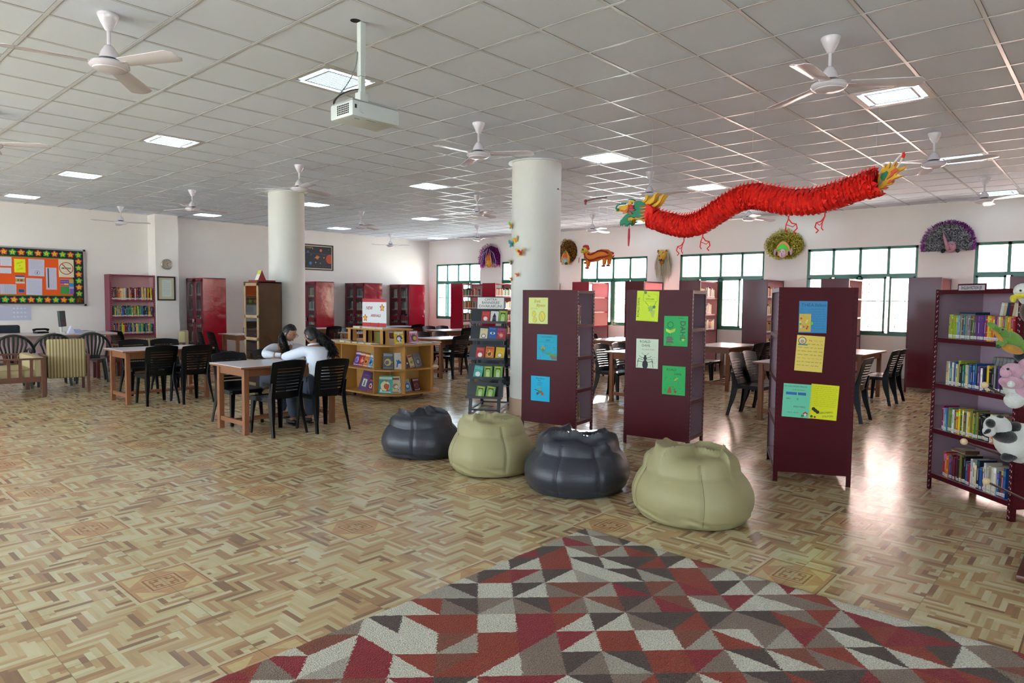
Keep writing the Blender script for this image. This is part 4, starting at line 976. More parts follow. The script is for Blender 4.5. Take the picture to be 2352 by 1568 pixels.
for (y, w_, h_, col, art, lab, ro) in [
    (.98, .24, .31, 'purple', art_framed, 'large purple book with a framed picture on the island lower shelf', .1),
    (.74, .12, .19, 'navy', art_blocks('e04050', 'e8e0d8', 'c02030', 11), 'navy and white book on the island lower shelf', .06),
    (.63, .13, .20, 'red', art_lines('f0e0e0', 3, 12), 'red and white striped book on the island lower shelf', .05),
    (.51, .10, .19, 'sky blue', art_blocks('e8a040', 'f0e8e0', 'c03030', 13), 'light blue and orange book on the island lower shelf', .08),
    (.42, .09, .2, 'white', art_blocks('90b8a8', '303840', 'd8e0e0', 14), 'white book last on the island lower shelf before the corner', .05)]:
    put_left(y, zb_, w_, h_, .02, col, art, lab, .3, ro)
# corner bay, books face the diagonal
def put_corner(px, py, z, w_, h_, col, art, lab, deg=-45, tilt=.2, roll=0.0, t_=.022):
    cover_book(col, w_, h_, t_, art, lab, GI, face(IL + Vector((px, py, z + .002)), deg, tilt, roll))
put_corner(.135, .29, zt_, .165, .25, 'black', art_blocks('707878', 'c8a040', '384850', 21), 'dark book with a golden figure in the island corner, upper shelf', -62, .1)
put_corner(.235, .125, zt_, .15, .25, 'white', art_camel, 'white book with two blue camels in the island corner, upper shelf', -22, .12)
put_corner(.085, .34, zb_, .23, .27, 'turquoise', art_blocks('d8e8d0', 'e8e0b0', 'c85030', 22), 'large turquoise picture book in the island corner, lower shelf', -58, .1)
put_corner(.20, .16, zb_, .13, .26, 'cream', art_blocks('8a5030', 'b08050', 'e8e8e0', 23), 'cream and brown book in the island corner, lower shelf', -35, .12)
put_corner(.30, .09, zb_, .075, .23, 'white', art_lines('2a50b0', 2, 24), 'narrow white and blue book in the island corner, lower shelf', -15, .15)
# right bays, books face -y
for (x, z, w_, h_, col, art, lab, ro) in [
    (.385, zt_, .12, .2, 'teal', art_lines('d8f0f0', 2, 31), 'teal book at the right side of the island upper shelf', -.05),
    (.50, zt_, .06, .2, 'maroon', art_lines('c0a060', 1, 32), 'narrow maroon book leaning on the island upper shelf, right side', -.16),
    (.575, zt_, .09, .2, 'cream', art_blocks('d04030', 'e8a040', '40a060', 33), 'cream and red book on the island upper shelf, right side', -.16),
    (.68, zt_, .145, .22, 'grey', art_portrait, 'pale grey book with an oval portrait on the island', -.14),
    (.375, zb_, .085, .19, 'green', art_blocks('f0e0c0', 'd06030', 'e8e8a0', 34), 'green patterned book on the island lower shelf, right side', -.06),
    (.465, zb_, .14, .2, 'sky blue', art_blocks('f0c040', '2060c0', 'f0f0f0', 35), 'light blue picture book with yellow shapes on the island lower shelf', -.1),
    (.65, zb_, .13, .2, 'maroon', art_blocks('e0c0c8', '905060', '604038', 36), 'dark pink picture book on the island lower shelf, right side', -.03),
    (.90, zt_, .10, .2, 'purple', art_blocks('e8e0e8', 'f0e8f0', '7050a0', 37), 'white and purple book in the far right bay of the island, upper shelf', .1),
    (.90, zb_, .10, .19, 'blue', art_blocks('c8d0e0', 'a04050', '304a80', 38), 'blue patterned book in the far right bay of the island, lower shelf', .1)]:
    cover_book(col, w_, h_, .02, art, lab, GI, face(IL + Vector((x, .15, z + .002)), 0, .3, ro))
# flat books on the worktop and riser
def flat_book(x, y, z, w_, d_, t_, col, lab, rz=0.0, group='books lying flat on the book island'):
    b = MB(); mc = mat('cover_' + col.replace(' ', '_'), BK[col], .35)
    b.box((0, 0, 0), (w_, d_, .002), mc); b.box((0, 0, t_ - .002), (w_, d_, t_), mc); b.box((w_ - .002, 0, 0), (w_, d_, t_), mc); b.box((.004, .004, .002), (w_ - .002, d_ - .004, t_ - .002), M_page)
    o = b.build('book', loc=(x, y, z)); o.rotation_euler = (0, 0, rz); tag(o, lab, 'book', group); return o
RF = random.Random(8); k = 0
cols = ['white', 'cream', 'grey', 'white', 'black', 'cream', 'white']
for i, y in enumerate([1.72, 1.52, 1.33, 1.15, .97, .80, .62, .44]):
    flat_book(IX0 + .02, IY0 + y, .856, .15, .14, RF.uniform(.012, .026), cols[i % 7], 'flat book at the front edge of the island worktop, %s from its far end' % ordinal(i + 1), RF.uniform(-.06, .06))
for i, (x, y, col, lab) in enumerate([(.42, .05, 'purple', 'purple flat book on the right end of the island worktop'), (.58, .08, 'white', 'white flat book in the middle of the island right end'), (.72, .06, 'turquoise', 'turquoise flat book on the right end of the island worktop'),
                          (.88, .08, 'white', 'white flat book near the right corner of the island worktop'), (1.02, .1, 'grey', 'grey flat book at the right corner of the island worktop')]):
    flat_book(IX0 + x, IY0 + y, .856, .14, .2, .014, col, lab, RF.uniform(-.5, .5))
for i, (y, col) in enumerate([(.98, 'white'), (.72, 'white'), (.55, 'grey'), (.38, 'white')]):
    flat_book(IX0 + .2, IY0 + y, 1.083, .15, .2, .028, col, 'pale flat book on the island riser, %s from the left' % ordinal(i + 1), RF.uniform(-.05, .05))
cover_book('yellow', .16, .2, .02, art_blocks('e8f0f8', '4a5a80', 'f0f0f0', 51), 'comic-patterned yellow book standing at the left of the riser end', GI, face(IL + Vector((.36, .27, .857)), -10, .2, 0))
cover_book('pink', .16, .2, .02, art_blocks('f0f0f8', '3a4a70', 'd8b020', 52), 'comic-patterned pink book standing at the right of the riser end', GI, face(IL + Vector((.66, .27, .857)), -5, .2, 0))
book(Matrix.Translation(IL + Vector((.34, .6, .857))) @ Matrix.Rotation(-.15, 4, 'X'), (.02, .14, .19), 'olive', 'olive book leaning inside the island riser', None, kind=4)
# new arrivals board
sg = thing('notice_stand', 'white and red stand board reading NEW ARRIVALS with two stars on the island', 'sign', (6.62, 8.66, 1.082))
b = MB(); s = Sheet(b, (0, .64, .0), (0, -1, 0), (0, 0, 1), (-1, 0, 0)); M_sr = mat('sign_red', 'c23540', .5); M_sw = mat('sign_white', 'e9e8e8', .5)
s.slab(0, .02, .64, .47, M_sw, .006); s.rect(0, .42, .64, .472, M_sr, .0065); s.rect(0, .02, .64, .085, M_sr, .0065)
s.text(.19, .32, 'NEW', .075, pm('b32a4a'), .0075, shear=.1, bold=.001); s.text(.36, .20, 'ARRIVALS', .06, pm('b32a4a'), .0075, shear=.1, bold=.001)
for (x, y) in ((.53, .33), (.08, .16)): s.flower(x, y, .065, 5, M_sr, .0075, 5, 0, .5); s.flower(x, y, .047, 5, pm('e8b030'), .0085, 5, 0, .5)
b.build('panel', None, sg)
b = MB(); b.box((0.0, .2, 0), (.012, .215, .3)); b.box((0.0, .42, 0), (.012, .435, .3)); b.box((-.04, .2, 0), (.06, .215, .01)); b.box((-.04, .42, 0), (.06, .435, .01)); b.box((-.012, .2, 0), (-.008, .212, .09)); b.box((-.012, .42, 0), (-.008, .432, .09)); b.build('stand', M_oak, sg)

# ---------------------------------------------------------------- black A-frame book rack
M_rk = mat('rack_black_metal', '20262c', 0.4, spec=.5)
rk = thing('book_rack', 'black metal A-frame book rack with five sloping trays and a name board', 'book rack', (6.50, 6.64, 0), math.radians(-58))
RL = .40
# local x along the front (left leg to right leg), local y toward the back
for (nm, x) in (('leg', 0), ('leg', RL)):
    b = MB(); b.bar((x, 0, 0), (x, .33, 1.40), .03, .045, up=(1, 0, 0)); b.build(nm, M_rk, rk)
    b = MB(); b.bar((x, .78, 0), (x, .37, 1.38), .03, .04, up=(1, 0, 0)); b.build(nm, M_rk, rk)
b = MB(); b.box((-.01, -.01, .03), (RL + .01, .02, .055)); b.box((-.01, .76, .03), (RL + .01, .79, .055)); b.box((-.012, 0, .03), (.012, .78, .055)); b.box((RL - .012, 0, .03), (RL + .012, .78, .055)); b.build('base_frame', M_rk, rk)
TRZ = [.22, .48, .74, 1.0, 1.24]
for z in TRZ:
    y = .33 * z / 1.40
    b = MB(); dy, dz = .045, .19     # sloped back plate with a lip below
    b.grid(lambda u, v: (-.055 + (RL + .11) * u, y - .02 + dy * v, z + dz * v), 1, 1, thick=(0, .004, 0))
    b.box((-.055, y - .11, z - .012), (RL + .055, y - .015, z - .006)); b.box((-.055, y - .113, z - .012), (RL + .055, y - .108, z + .022)); b.build('tray', M_rk, rk)
for z in (.3, .58, .86):
    y = .76 - .4 * z / 1.40
    b = MB(); b.box((-.05, y + .0, z - .012), (RL + .05, y + .1, z - .006)); b.box((-.05, y + .098, z - .012), (RL + .05, y + .103, z + .05), mat('tray_strip', 'd8d5dc', .5)); b.box((-.05, y - .02, z + .02), (RL + .05, y - .014, z + .14), M_rk); b.build('rear_tray', M_rk, rk)
nb = MB(); s = Sheet(nb, (.02, .325, 1.43), (1, 0, 0), (0, .1, 1), (0, -1, .1)); s.slab(-.012, -.012, .392, .172, M_rk, .006); s.rect(0, 0, .38, .16, M_whp, .0065)
for tx, y_ in (('CHITRA', .13), ('BANNERJEE', .085), ('DIVAKARUNI', .035)): s.text(.19, y_, tx, .05 if tx != 'DIVAKARUNI' else .056, pm('2a2a34'), .0072)
nb.build('name_board', None, rk)
RKM = Matrix.Translation(rk.location) @ Matrix.Rotation(rk.rotation_euler.z, 4, 'Z'); GR = 'books on the black book rack'
def onrack(i, x, w_, h_, t_, col, art, lab, roll=.04):
    z = TRZ[i]; y = .33 * z / 1.40 - .055; cover_book(col, w_, h_, t_, art, lab, GR, RKM @ Matrix.Translation((x, y - t_, z + .001)) @ Matrix.Rotation(-.24, 4, 'X') @ Matrix.Rotation(roll, 4, 'Y'))
onrack(4, .10, .115, .165, .03, 'red', art_lines('e8b0a0', 3, 61), 'red book on the top tray of the black rack, left')
onrack(4, .225, .115, .165, .03, 'white', art_tower, 'white book with a black tower on the top tray of the black rack'); onrack(4, .345, .12, .175, .04, 'olive', art_arch, 'green arch book on the top tray of the black rack, right')
onrack(3, .09, .11, .165, .03, 'cream', art_lines('484858', 1, 62), 'cream book on the second tray of the black rack, left')
onrack(3, .21, .12, .18, .03, 'blue', art_eye, 'bright blue book with an eye on the second tray'); onrack(3, .335, .12, .175, .04, 'red', art_blocks('8050a0', 'd05050', 'e0a0a0', 63), 'red and purple book on the second tray of the rack, right')
onrack(2, .05, .12, .165, .03, 'red', art_lines('e8c0b0', 2, 64), 'red book on the third tray of the black rack, left')
onrack(2, .185, .12, .175, .04, 'orange', art_blocks('c05020', 'e8b050', '602818', 65), 'orange book on the third tray of the black rack, middle'); onrack(2, .33, .12, .17, .04, 'yellow', art_lines('b08a30', 2, 66), 'mustard yellow book on the third tray of the rack, right')
onrack(1, .03, .125, .18, .04, 'turquoise', art_lines('d8f0ec', 2, 67), 'turquoise book on the fourth tray of the black rack, left', .12)
onrack(1, .18, .12, .17, .04, 'green', art_arch, 'green arch book on the fourth tray of the black rack, middle', 0); onrack(1, .32, .12, .175, .04, 'green', art_arch, 'green arch book on the fourth tray of the black rack, right', .02)
onrack(0, .08, .12, .165, .03, 'green', art_arch, 'left green arch book on the lowest tray of the black rack', .1); onrack(0, .22, .125, .17, .04, 'green', art_arch, 'right green arch book on the lowest tray of the black rack', .12)
# ---------------------------------------------------------------- posters on the maroon panels
def panel_sheet(b, root, D):
    a = root.rotation_euler.z; xd = Vector((math.cos(a), math.sin(a), 0)); yd = Vector((-math.sin(a), math.cos(a), 0))
    return Sheet(b, root.location + yd * D - xd * .0015, -yd, (0, 0, 1), -xd)
def p2s(s, px, py):
    d = ray(px, py); o = Vector((0, 0, CH)); t = (s.o - o).dot(s.n) / d.dot(s.n); q = o + d * t - s.o; return q.dot(s.r), q.dot(s.u)
def poster(root, D, box, colour, art, label, rot=0.0):
    b = MB(); S = panel_sheet(b, root, D); x0, y1 = p2s(S, box[0], box[1]); x1, y0 = p2s(S, box[2], box[3])
    S2 = Sheet(b, S.P((x0 + x1) / 2, (y0 + y1) / 2), S.r * math.cos(rot) + S.u * math.sin(rot), S.u * math.cos(rot) - S.r * math.sin(rot), S.n)
    w_, h_ = x1 - x0, y1 - y0; S2.o = S2.P(-w_ / 2, -h_ / 2); S2.slab(0, 0, w_, h_, pm(colour, .7), .0015); art(S2, w_, h_)
    o = b.build('poster'); tag(o, label, 'poster'); return o
K = pm('2b2b33', .7)
def a1(s, w, h):
    s.text(w * .45, h * .86, 'Enid,', h * .15, pm('b09a20'), shear=.3, bold=.001); s.text(w * .62, h * .70, 'Blyton', h * .15, pm('b09a20'), shear=.3, bold=.001); s.scribble(w * .1, w * .5, h * .60, K, h * .03); s.scribble(w * .1, w * .45, h * .56, K, h * .025); s.scribble(w * .65, w * .9, h * .93, K, h * .025)
    for x, y, r, q in ((.28, .38, .09, .11), (.33, .15, .09, .1), (.7, .28, .14, .19)): s.disc(w * x, h * y, w * r * 1.15, pm('4c7a28'), .002, 16, h * q * 1.05); s.disc(w * x, h * y, w * r, pm('e8cf2a'), .0025, 16, h * q * .95); s.line([(w * (x - r * .4), h * (y + q * .6)), (w * (x + r * .5), h * (y - q * .8))], .004, pm('4c9a38'), .003)
def a2(s, w, h):
    s.text(w * .5, h * .9, 'The WONDERFUL', h * .065, K); s.text(w * .55, h * .77, 'ENID', h * .085, K); s.scribble(w * .08, w * .9, h * .70, K, h * .04)
    for k in range(22): s.disc(w * R.uniform(.08, .92), h * R.uniform(.05, .6), w * .018, pm('2b6a9a'), .002, 6)
    s.flower(w * .3, h * .45, w * .12, 5, pm('a08a3a'), .002, 5); s.flower(w * .3, h * .38, w * .09, 5, pm('3a7a3a'), .0025, 4); s.poly([(w * .35, h * .25), (w * .6, h * .3), (w * .98, h * .22), (w * .98, h * .1), (w * .6, h * .2)], pm('3c8a3c'), .002); s.poly([(w * .62, h * .2), (w * .98, h * .14), (w * .98, h * .02), (w * .75, h * .05)], pm('7a5a48'), .0025)
def a3(s, w, h):
    s.text(w * .5, h * .91, 'Enid, Blyton', h * .085, K, shear=.2); s.text(w * .45, h * .82, 'BRER', h * .06, K); s.text(w * .5, h * .73, "RABBIT'S", h * .06, K); s.text(w * .45, h * .65, 'A RASCAL', h * .05, K)
    s.poly([(w * .3, h * .2), (w * .42, h * .42), (w * .6, h * .42), (w * .66, h * .25), (w * .5, h * .33)], pm('3c7a4a'), .002); s.disc(w * .48, h * .48, w * .07, pm('7a9a8a'), .0025); s.line([(w * .44, h * .5), (w * .4, h * .6)], w * .04, pm('7a9a8a'), .0025); s.line([(w * .52, h * .5), (w * .56, h * .6)], w * .04, pm('7a9a8a'), .0025); s.disc(w * .62, h * .3, w * .08, pm('b04a3a'), .003); s.disc(w * .36, h * .3, w * .06, pm('4a3a5a'), .003); s.line([(w * .2, h * .46), (w * .42, h * .4)], w * .03, K, .003)
poster(r1, .74, (1215, 683, 1258, 744), 'dfe68f', a1, 'pale yellow handmade poster with leaf shapes, top of its maroon panel')
poster(r1, .74, (1234, 767, 1279, 828), '22a8c4', a2, 'blue handmade poster in the middle of its maroon panel')
poster(r1, .74, (1220, 862, 1262, 923), '18b2dc', a3, 'bright blue handmade poster with a rabbit, lowest on its panel')
def b1(s, w, h):
    s.text(w * .09, h * .45, 'ROALD DAHL', h * .105, K, rot=PI / 2); s.line([(w * .3, h * .66), (w * .92, h * .66), (w * .92, h * .9), (w * .3, h * .9), (w * .3, h * .66)], .002, K); s.text(w * .55, h * .83, 'The', h * .07, K); s.text(w * .6, h * .73, 'WITCHES', h * .07, K)
    s.line([(w * .38, h * .64), (w * .6, h * .48)], .006, pm('1e7a5a')); s.line([(w * .88, h * .66), (w * .8, h * .5)], .006, pm('1e7a5a')); s.flower(w * .65, h * .42, w * .14, 5, pm('8fb83a'), .002); s.flower(w * .8, h * .48, w * .08, 5, pm('2a6a4a'), .003); s.poly([(w * .62, h * .34), (w * .85, h * .38), (w * .8, h * .12), (w * .7, h * .16)], pm('b8cc50'), .002); s.disc(w * .3, h * .2, w * .05, pm('2a9a6a')); s.flower(w * .38, h * .95, w * .08, 5, pm('5a8a3a'), .002); s.scribble(w * .2, w * .85, h * .03, K, h * .025)
def b2(s, w, h):
    s.text(w * .78, h * .52, 'DAHL', h * .25, pm('234a2a'), rot=-PI / 2, bold=.0015); s.text(w * .72, h * .93, 'ROALD', h * .055, K)
    for k in range(6): s.rect(w * (.1 + .02 * (k % 2)), h * (.1 + .035 * k), w * (.42 - .03 * (k % 3)), h * (.13 + .035 * k), pm(['7a3a2a', '2a4a3a', '8a4a3a', '3a3a5a', '2a5a3a', '6a2a2a'][k]), .002)
    s.poly([(w * .08, h * .58), (w * .27, h * .52), (w * .27, h * .42), (w * .1, h * .48)], pm('b4d83a'), .002); s.poly([(w * .5, h * .6), (w * .27, h * .52), (w * .27, h * .42), (w * .46, h * .48)], pm('a4cc2a'), .002); s.ring(w * .27, h * .7, w * .1, w * .14, pm('2a6a4a')); s.line([(w * .22, h * .32), (w * .22, h * .42)], .004, K); s.line([(w * .32, h * .32), (w * .32, h * .42)], .004, K)
    s.text(w * .2, h * .05, 'Matilda', h * .06, K); s.scribble(w * .5, w * .88, h * .12, pm('2a7a4a'), h * .035); s.scribble(w * .5, w * .88, h * .06, pm('2a7a4a'), h * .035); s.flower(w * .82, h * .22, w * .06, 5, pm('b4c83a'), .002)
def b3(s, w, h):
    s.text(w * .4, h * .90, 'ROALD', h * .12, K); s.text(w * .45, h * .77, 'DAHL', h * .12, K); s.text(w * .55, h * .635, 'MY LARGE STORY', h * .055, pm('b03030'))
    s.disc(w * .42, h * .33, w * .08, K, .002, 12, h * .07); s.disc(w * .42, h * .12, w * .13, K, .002, 12, h * .16); s.disc(w * .42, h * .41, w * .05, K, .002)
    for sx in (-1, 1):
        for (a, c, d, e) in ((.06, .34, .22, .42), (.08, .28, .30, .2), (.1, .2, .32, .02)):
            s.line([(w * (.42 + sx * a), h * c), (w * (.42 + sx * d), h * (c + .04)), (w * (.42 + sx * (d + .05)), h * e)], .005, K, .002)
        s.line([(w * (.42 + sx * .03), h * .43), (w * (.42 + sx * .16), h * .52)], .003, K, .002)
    s.ring(w * .83, h * .28, w * .12, w * .13, K); s.scribble(w * .76, w * .92, h * .3, K, h * .04); s.scribble(w * .76, w * .92, h * .24, K, h * .04)
def b4(s, w, h):
    s.text(w * .4, h * .87, 'ROALD', h * .11, K); s.text(w * .68, h * .73, 'DAHL', h * .1, K); s.text(w * .3, h * .775, 'FANTASTIC', h * .04, pm('9a3030')); s.text(w * .3, h * .72, 'MR FOX', h * .04, pm('9a3030')); s.ring(w * .8, h * .92, w * .1, w * .105, K)
    for k in range(34): s.disc(w * R.uniform(.08, .95), h * R.uniform(.08, .66), w * .012, K, .002, 6)
    s.poly([(w * .5, h * .5), (w * .62, h * .6), (w * .72, h * .6), (w * .6, h * .5)], pm('a4b83a'), .002); s.poly([(w * .2, h * .05), (w * .34, h * .3), (w * .4, h * .18), (w * .42, h * .05)], pm('a4482a'), .002); s.line([(w * .36, h * .2), (w * .44, h * .38)], .004, pm('a4482a')); s.poly([(w * .52, h * .1), (w * .56, h * .26), (w * .6, h * .12), (w * .68, h * .16), (w * .6, h * .06)], pm('a4382a'), .002); s.scribble(w * .7, w * .95, h * .06, K, h * .03)
poster(r2, .74, (1463, 668, 1512, 738), 'd8f03a', b1, 'lime yellow handmade poster at the top of the four poster panel', -.03)
poster(r2, .74, (1526, 725, 1579, 796), '34b560', b2, 'green poster with big vertical lettering and a stack of books')
poster(r2, .74, (1462, 777, 1511, 847), 'd6e4cb', b3, 'pale poster with a black insect drawing')
poster(r2, .74, (1522, 839, 1573, 909), '2fb05c', b4, 'green poster dotted with confetti, lowest on the four poster panel')
def d1(s, w, h):
    s.text(w * .3, h * .87, 'THEA', h * .15, pm('1e4a7a')); s.text(w * .74, h * .87, 'Stilton', h * .13, pm('1e3a5a'), shear=.3)
    for k in range(9): s.scribble(w * (.06 if k < 1 else .34 if k < 4 else .5), w * .95, h * (.74 - .075 * k), pm('1e3a5a'), h * .035)
    s.rect(w * .02, h * .03, w * .44, h * .6, pm('d8b84a'), .002); 
    for k in range(14): s.disc(w * R.uniform(.06, .4), h * R.uniform(.08, .56), w * .04, pm(R.choice(['c04a3a', 'e8a03a', '6aa03a', 'e8d890', 'b05a9a'])), .003, 6)
    s.disc(w * .46, h * .3, w * .06, pm('7ac03a'), .003)
def d2(s, w, h):
    s.disc(w * .2, h * .85, w * .15, pm('b04a3a'), .002); s.disc(w * .2, h * .85, w * .12, pm('d8e0c0'), .0025); s.rect(w * .06, h * .72, w * .4, h * .76, pm('3a9a8a'), .002); s.disc(w * .2, h * .83, w * .07, pm('c0a07a'), .003)
    s.text(w * .5, h * .86, "I'm", h * .07, K); s.scribble(w * .6, w * .95, h * .86, pm('c88a5a'), h * .04)
    for k in range(7): s.scribble(w * (.4 if k == 0 else .06), w * .95, h * (.76 - .1 * k), K if k not in (4,) else pm('c88a5a'), h * .045)
def d3(s, w, h):
    s.text(w * .42, h * .92, 'DO YOU KNOW WHO IS', h * .055, K); s.text(w * .55, h * .82, 'OUR AUTHOR ?', h * .05, pm('7a3030')); s.rect(w * .1, h * .67, w * .48, h * .75, pm('2a6ab0'), .002); s.rect(w * .52, h * .67, w * .8, h * .75, pm('2a6ab0'), .002)
    s.text(w * .2, h * .55, 'SAC', h * .07, K); s.text(w * .52, h * .55, 'IS', h * .08, K); s.text(w * .6, h * .32, 'ENJOYABLE', h * .07, K, sx=.9); s.scribble(w * .2, w * .6, h * .14, K, h * .05); s.flower(w * .82, h * .12, w * .1, 5, pm('b03a4a'), .002); s.flower(w * .82, h * .1, w * .06, 5, pm('d8e0d0'), .003); s.disc(w * .72, h * .06, w * .05, pm('2a8a4a'), .002)
def d4(s, w, h):
    for k in range(11): s.scribble(w * .06, w * .95, h * (.93 - .055 * k), pm('6a7a20') if k > 2 else K, h * .03)
    s.text(w * .6, h * .2, 'GERONIMO', h * .07, K, rot=.15); s.text(w * .68, h * .1, 'STILTON', h * .07, K, rot=.15)
    for (x, y) in ((.15, .28), (.22, .24), (.3, .2)): s.disc(w * x, h * y, w * .07, pm('3a2a1a'), .002, 10)
    s.disc(w * .1, h * .06, w * .05, pm('2a6a2a'), .002); s.disc(w * .22, h * .05, w * .04, pm('b03a2a'), .002)
poster(r3, .617, (1836, 691, 1898, 765), '3f8fc4', d1, 'blue handmade poster at the top of the rightmost maroon panel')
poster(r3, .617, (1829, 770, 1890, 854), 'f0d568', d2, 'cream yellow handwritten poster below the blue one', -.05)
poster(r3, .617, (1799, 880, 1862, 960), '6fd0ac', d3, 'mint green poster on the left of the lower pair', -.03)
poster(r3, .617, (1862, 882, 1923, 965), 'e8e81c', d4, 'bright yellow poster on the right of the lower pair', -.05)
# shelf name card
b = MB(); a = r4.rotation_euler.z; xd = Vector((math.cos(a), math.sin(a), 0)); yd = Vector((-math.sin(a), math.cos(a), 0))
S = Sheet(b, r4.location - yd * .004 + Vector((0, 0, 1.645)), xd, (0, 0, 1), -yd); x0, y1 = p2s(S, 2202, 655); x1, y0 = p2s(S, 2266, 667)
S.slab(x0, y0 - .01, x1, y1 + .01, M_mar, .006); S.rect(x0 + .01, y0 + .004, x1 - .01, y1 - .002, pm('c9c2c8'), .0065); S.text((x0 + x1) / 2, (y0 + y1) / 2, 'ENGLISH FICTION (JR', .034, K, .0075, bold=.0006, sx=(x1 - x0) / .44)
tag(b.build('shelf_label'), 'white name card reading ENGLISH FICTION on top of the right bookcase', 'label')

# ---------------------------------------------------------------- beanbags
from mathutils import noise
M_bag1 = mat('charcoal_leatherette', '343640', 0.38, spec=.5, bump=.15, bscale=120, noise=.08, nscale=4)
M_bag2 = mat('khaki_leatherette', 'a79f76', 0.5, spec=.4, bump=.12, bscale=120, noise=.05, nscale=4)
M_seam1 = mat('charcoal_seam', '1c1d24', .6); M_seam2 = mat('khaki_seam', '6f6848', .6)
def beanbag(c, r, H, m, ms, seed, label, fa, seams, folds):
    t = thing('beanbag', label, 'beanbag', (c[0], c[1], 0), 0, 'leatherette beanbags in a row')
    va = math.atan2(-c[1], -c[0])     # toward the reader
    off = Vector((seed * 3.1, seed * 7.7, seed * 1.3))
    def prof(k):      # k 0 bottom centre .. 1 top centre -> (radius, z)
        if k < .16: q = k / .16; return (r * .84 * q, .010 * q * q)
        if k < .66: q = (k - .16) / .50; return (r * (.84 + .17 * math.sin(PI * q) ** .8 - .06 * q), H * (.02 + .66 * q))
        q = (k - .66) / .34; return (r * .78 * max(0, 1 - q ** 2.6) ** .62 * (1 - .06 * q), H * (.68 + .24 * math.sin(min(1, q * 1.5) * PI / 2) ** .9))
    E_ = Vector((math.cos(va + PI / 2), math.sin(va + PI / 2), 0)); F_ = Vector((math.cos(va), math.sin(va), 0))   # E_ to the right in the photo, F_ toward the reader
    def S_(a, k):
        rr_, z = prof(k); d = Vector((math.cos(a), math.sin(a), 0))
        up = max(0, (k - .45) / .55); n1 = noise.noise(Vector((math.cos(a) * 1.6, math.sin(a) * 1.6, z * 3)) + off)
        n2 = noise.noise(Vector((a * 0 + math.cos(a) * 2.2 + z * 5, math.sin(a) * 2.2 - z * 4, z * 2)) + off * 2)
        fold = 0
        rr_ *= 1 + .05 * n1
        z += up * (.05 * n1) * (1 if k > .2 else 0); disp = 0
        rr_ += .006 * n1 * up + .010 * math.sin(z * 70 + 5 * n2 + a * 2) * max(0, 1 - abs(k - .22) / .10) * (.4 + .6 * abs(n2) * 2)
        for sa in seams:
            dd = abs((a - va - sa + PI) % (2 * PI) - PI)
            if k < .8: rr_ -= .010 * math.exp(-(dd / .045) ** 2) * min(1, (k - .1) * 5 if k > .1 else 0)
        # slump toward one side
        z -= .0 ; p = d * max(0, rr_)
        if z > H * .5: p += Vector((math.cos(fa), math.sin(fa), 0)) * .05 * ((z - H * .5) / (H * .5)) * r
        if k > .5:
            lx, ly = p.dot(E_) / r, p.dot(F_) / r
            for (x0, y0, x1, y1, bend, A, w1, w2) in folds:
                vx, vy = x1 - x0, y1 - y0; L2 = vx * vx + vy * vy; t_ = ((lx - x0) * vx + (ly - y0) * vy) / L2; tc = min(1, max(0, t_)); L_ = math.sqrt(L2)
                dd = ((lx - x0) * vy - (ly - y0) * vx) / L_ + bend * math.sin(PI * tc); end = math.exp(-((t_ - tc) * L_ / .10) ** 2) * min(1, .25 + 1.3 * math.sin(PI * min(1, max(0, t_ * .9 + .05))))
                g_ = math.exp(-dd / w1) if dd > 0 else math.exp(dd / w2)
                h_ = A * r * g_ * end * min(1, (k - .5) / .18); z += h_; p += (E_ * vy - F_ * vx) / L_ * (h_ * .2 * (-1))
        if k > .2: z = max(z, .004)
        return Vector((p.x, p.y, z))
    b = MB(); nu, nv = 200, 110; vs = [S_(2 * PI * i / nu, j / nv) for i in range(nu) for j in range(nv + 1)]
    fs = [(i * (nv + 1) + j, ((i + 1) % nu) * (nv + 1) + j, ((i + 1) % nu) * (nv + 1) + j + 1, i * (nv + 1) + j + 1) for i in range(nu) for j in range(nv)]
    b.add(vs, fs, m); body = b.build('bag', m, t, smooth=True)
    b = MB()
    for sa in seams:
        a = va + sa; b.tube([S_(a, k) + Vector((math.cos(a), math.sin(a), 0)) * .0 for k in [.2 + .5 * i / 16 for i in range(17)]], .0022, 5, ms)
    b.build('seam', ms, t, smooth=True)
    return t
beanbag((4.42, 5.20), .405, .44, M_bag1, M_seam1, 1, 'dark grey beanbag, leftmost of the four', 2.2, (-.25, 1.2, -1.6), [(-.55, -.35, -.30, .45, .10, .15, .16, .035), (-.2, .42, .62, .0, -.16, .17, .20, .04), (.0, -.6, .5, -.4, .1, .10, .15, .05), (-.15, -.2, .35, .1, .05, .07, .08, .03)])
beanbag((4.43, 4.24), .40, .51, M_bag2, M_seam2, 2, 'khaki beanbag between the two dark grey ones', 1.9, (.35, -1.2, 1.8), [(-.62, -.1, -.35, .5, .12, .13, .14, .035), (-.42, .5, .05, .30, -.06, .16, .12, .03), (.05, .35, .7, .1, .08, .10, .12, .04), (-.3, -.5, .45, -.35, .1, .12, .25, .06)])
beanbag((4.50, 3.33), .445, .47, M_bag1, M_seam1, 3, 'large dark grey beanbag between the two khaki ones', .6, (.45, -.35, 1.7, -1.5), [(-.60, .20, -.10, -.45, .10, .15, .22, .04), (-.62, .5, .15, .35, -.10, .17, .16, .03), (.1, .40, .80, .05, .12, .16, .14, .03), (.0, .1, .6, -.25, .08, .10, .10, .04), (.45, .55, .85, .25, .05, .09, .08, .03)])
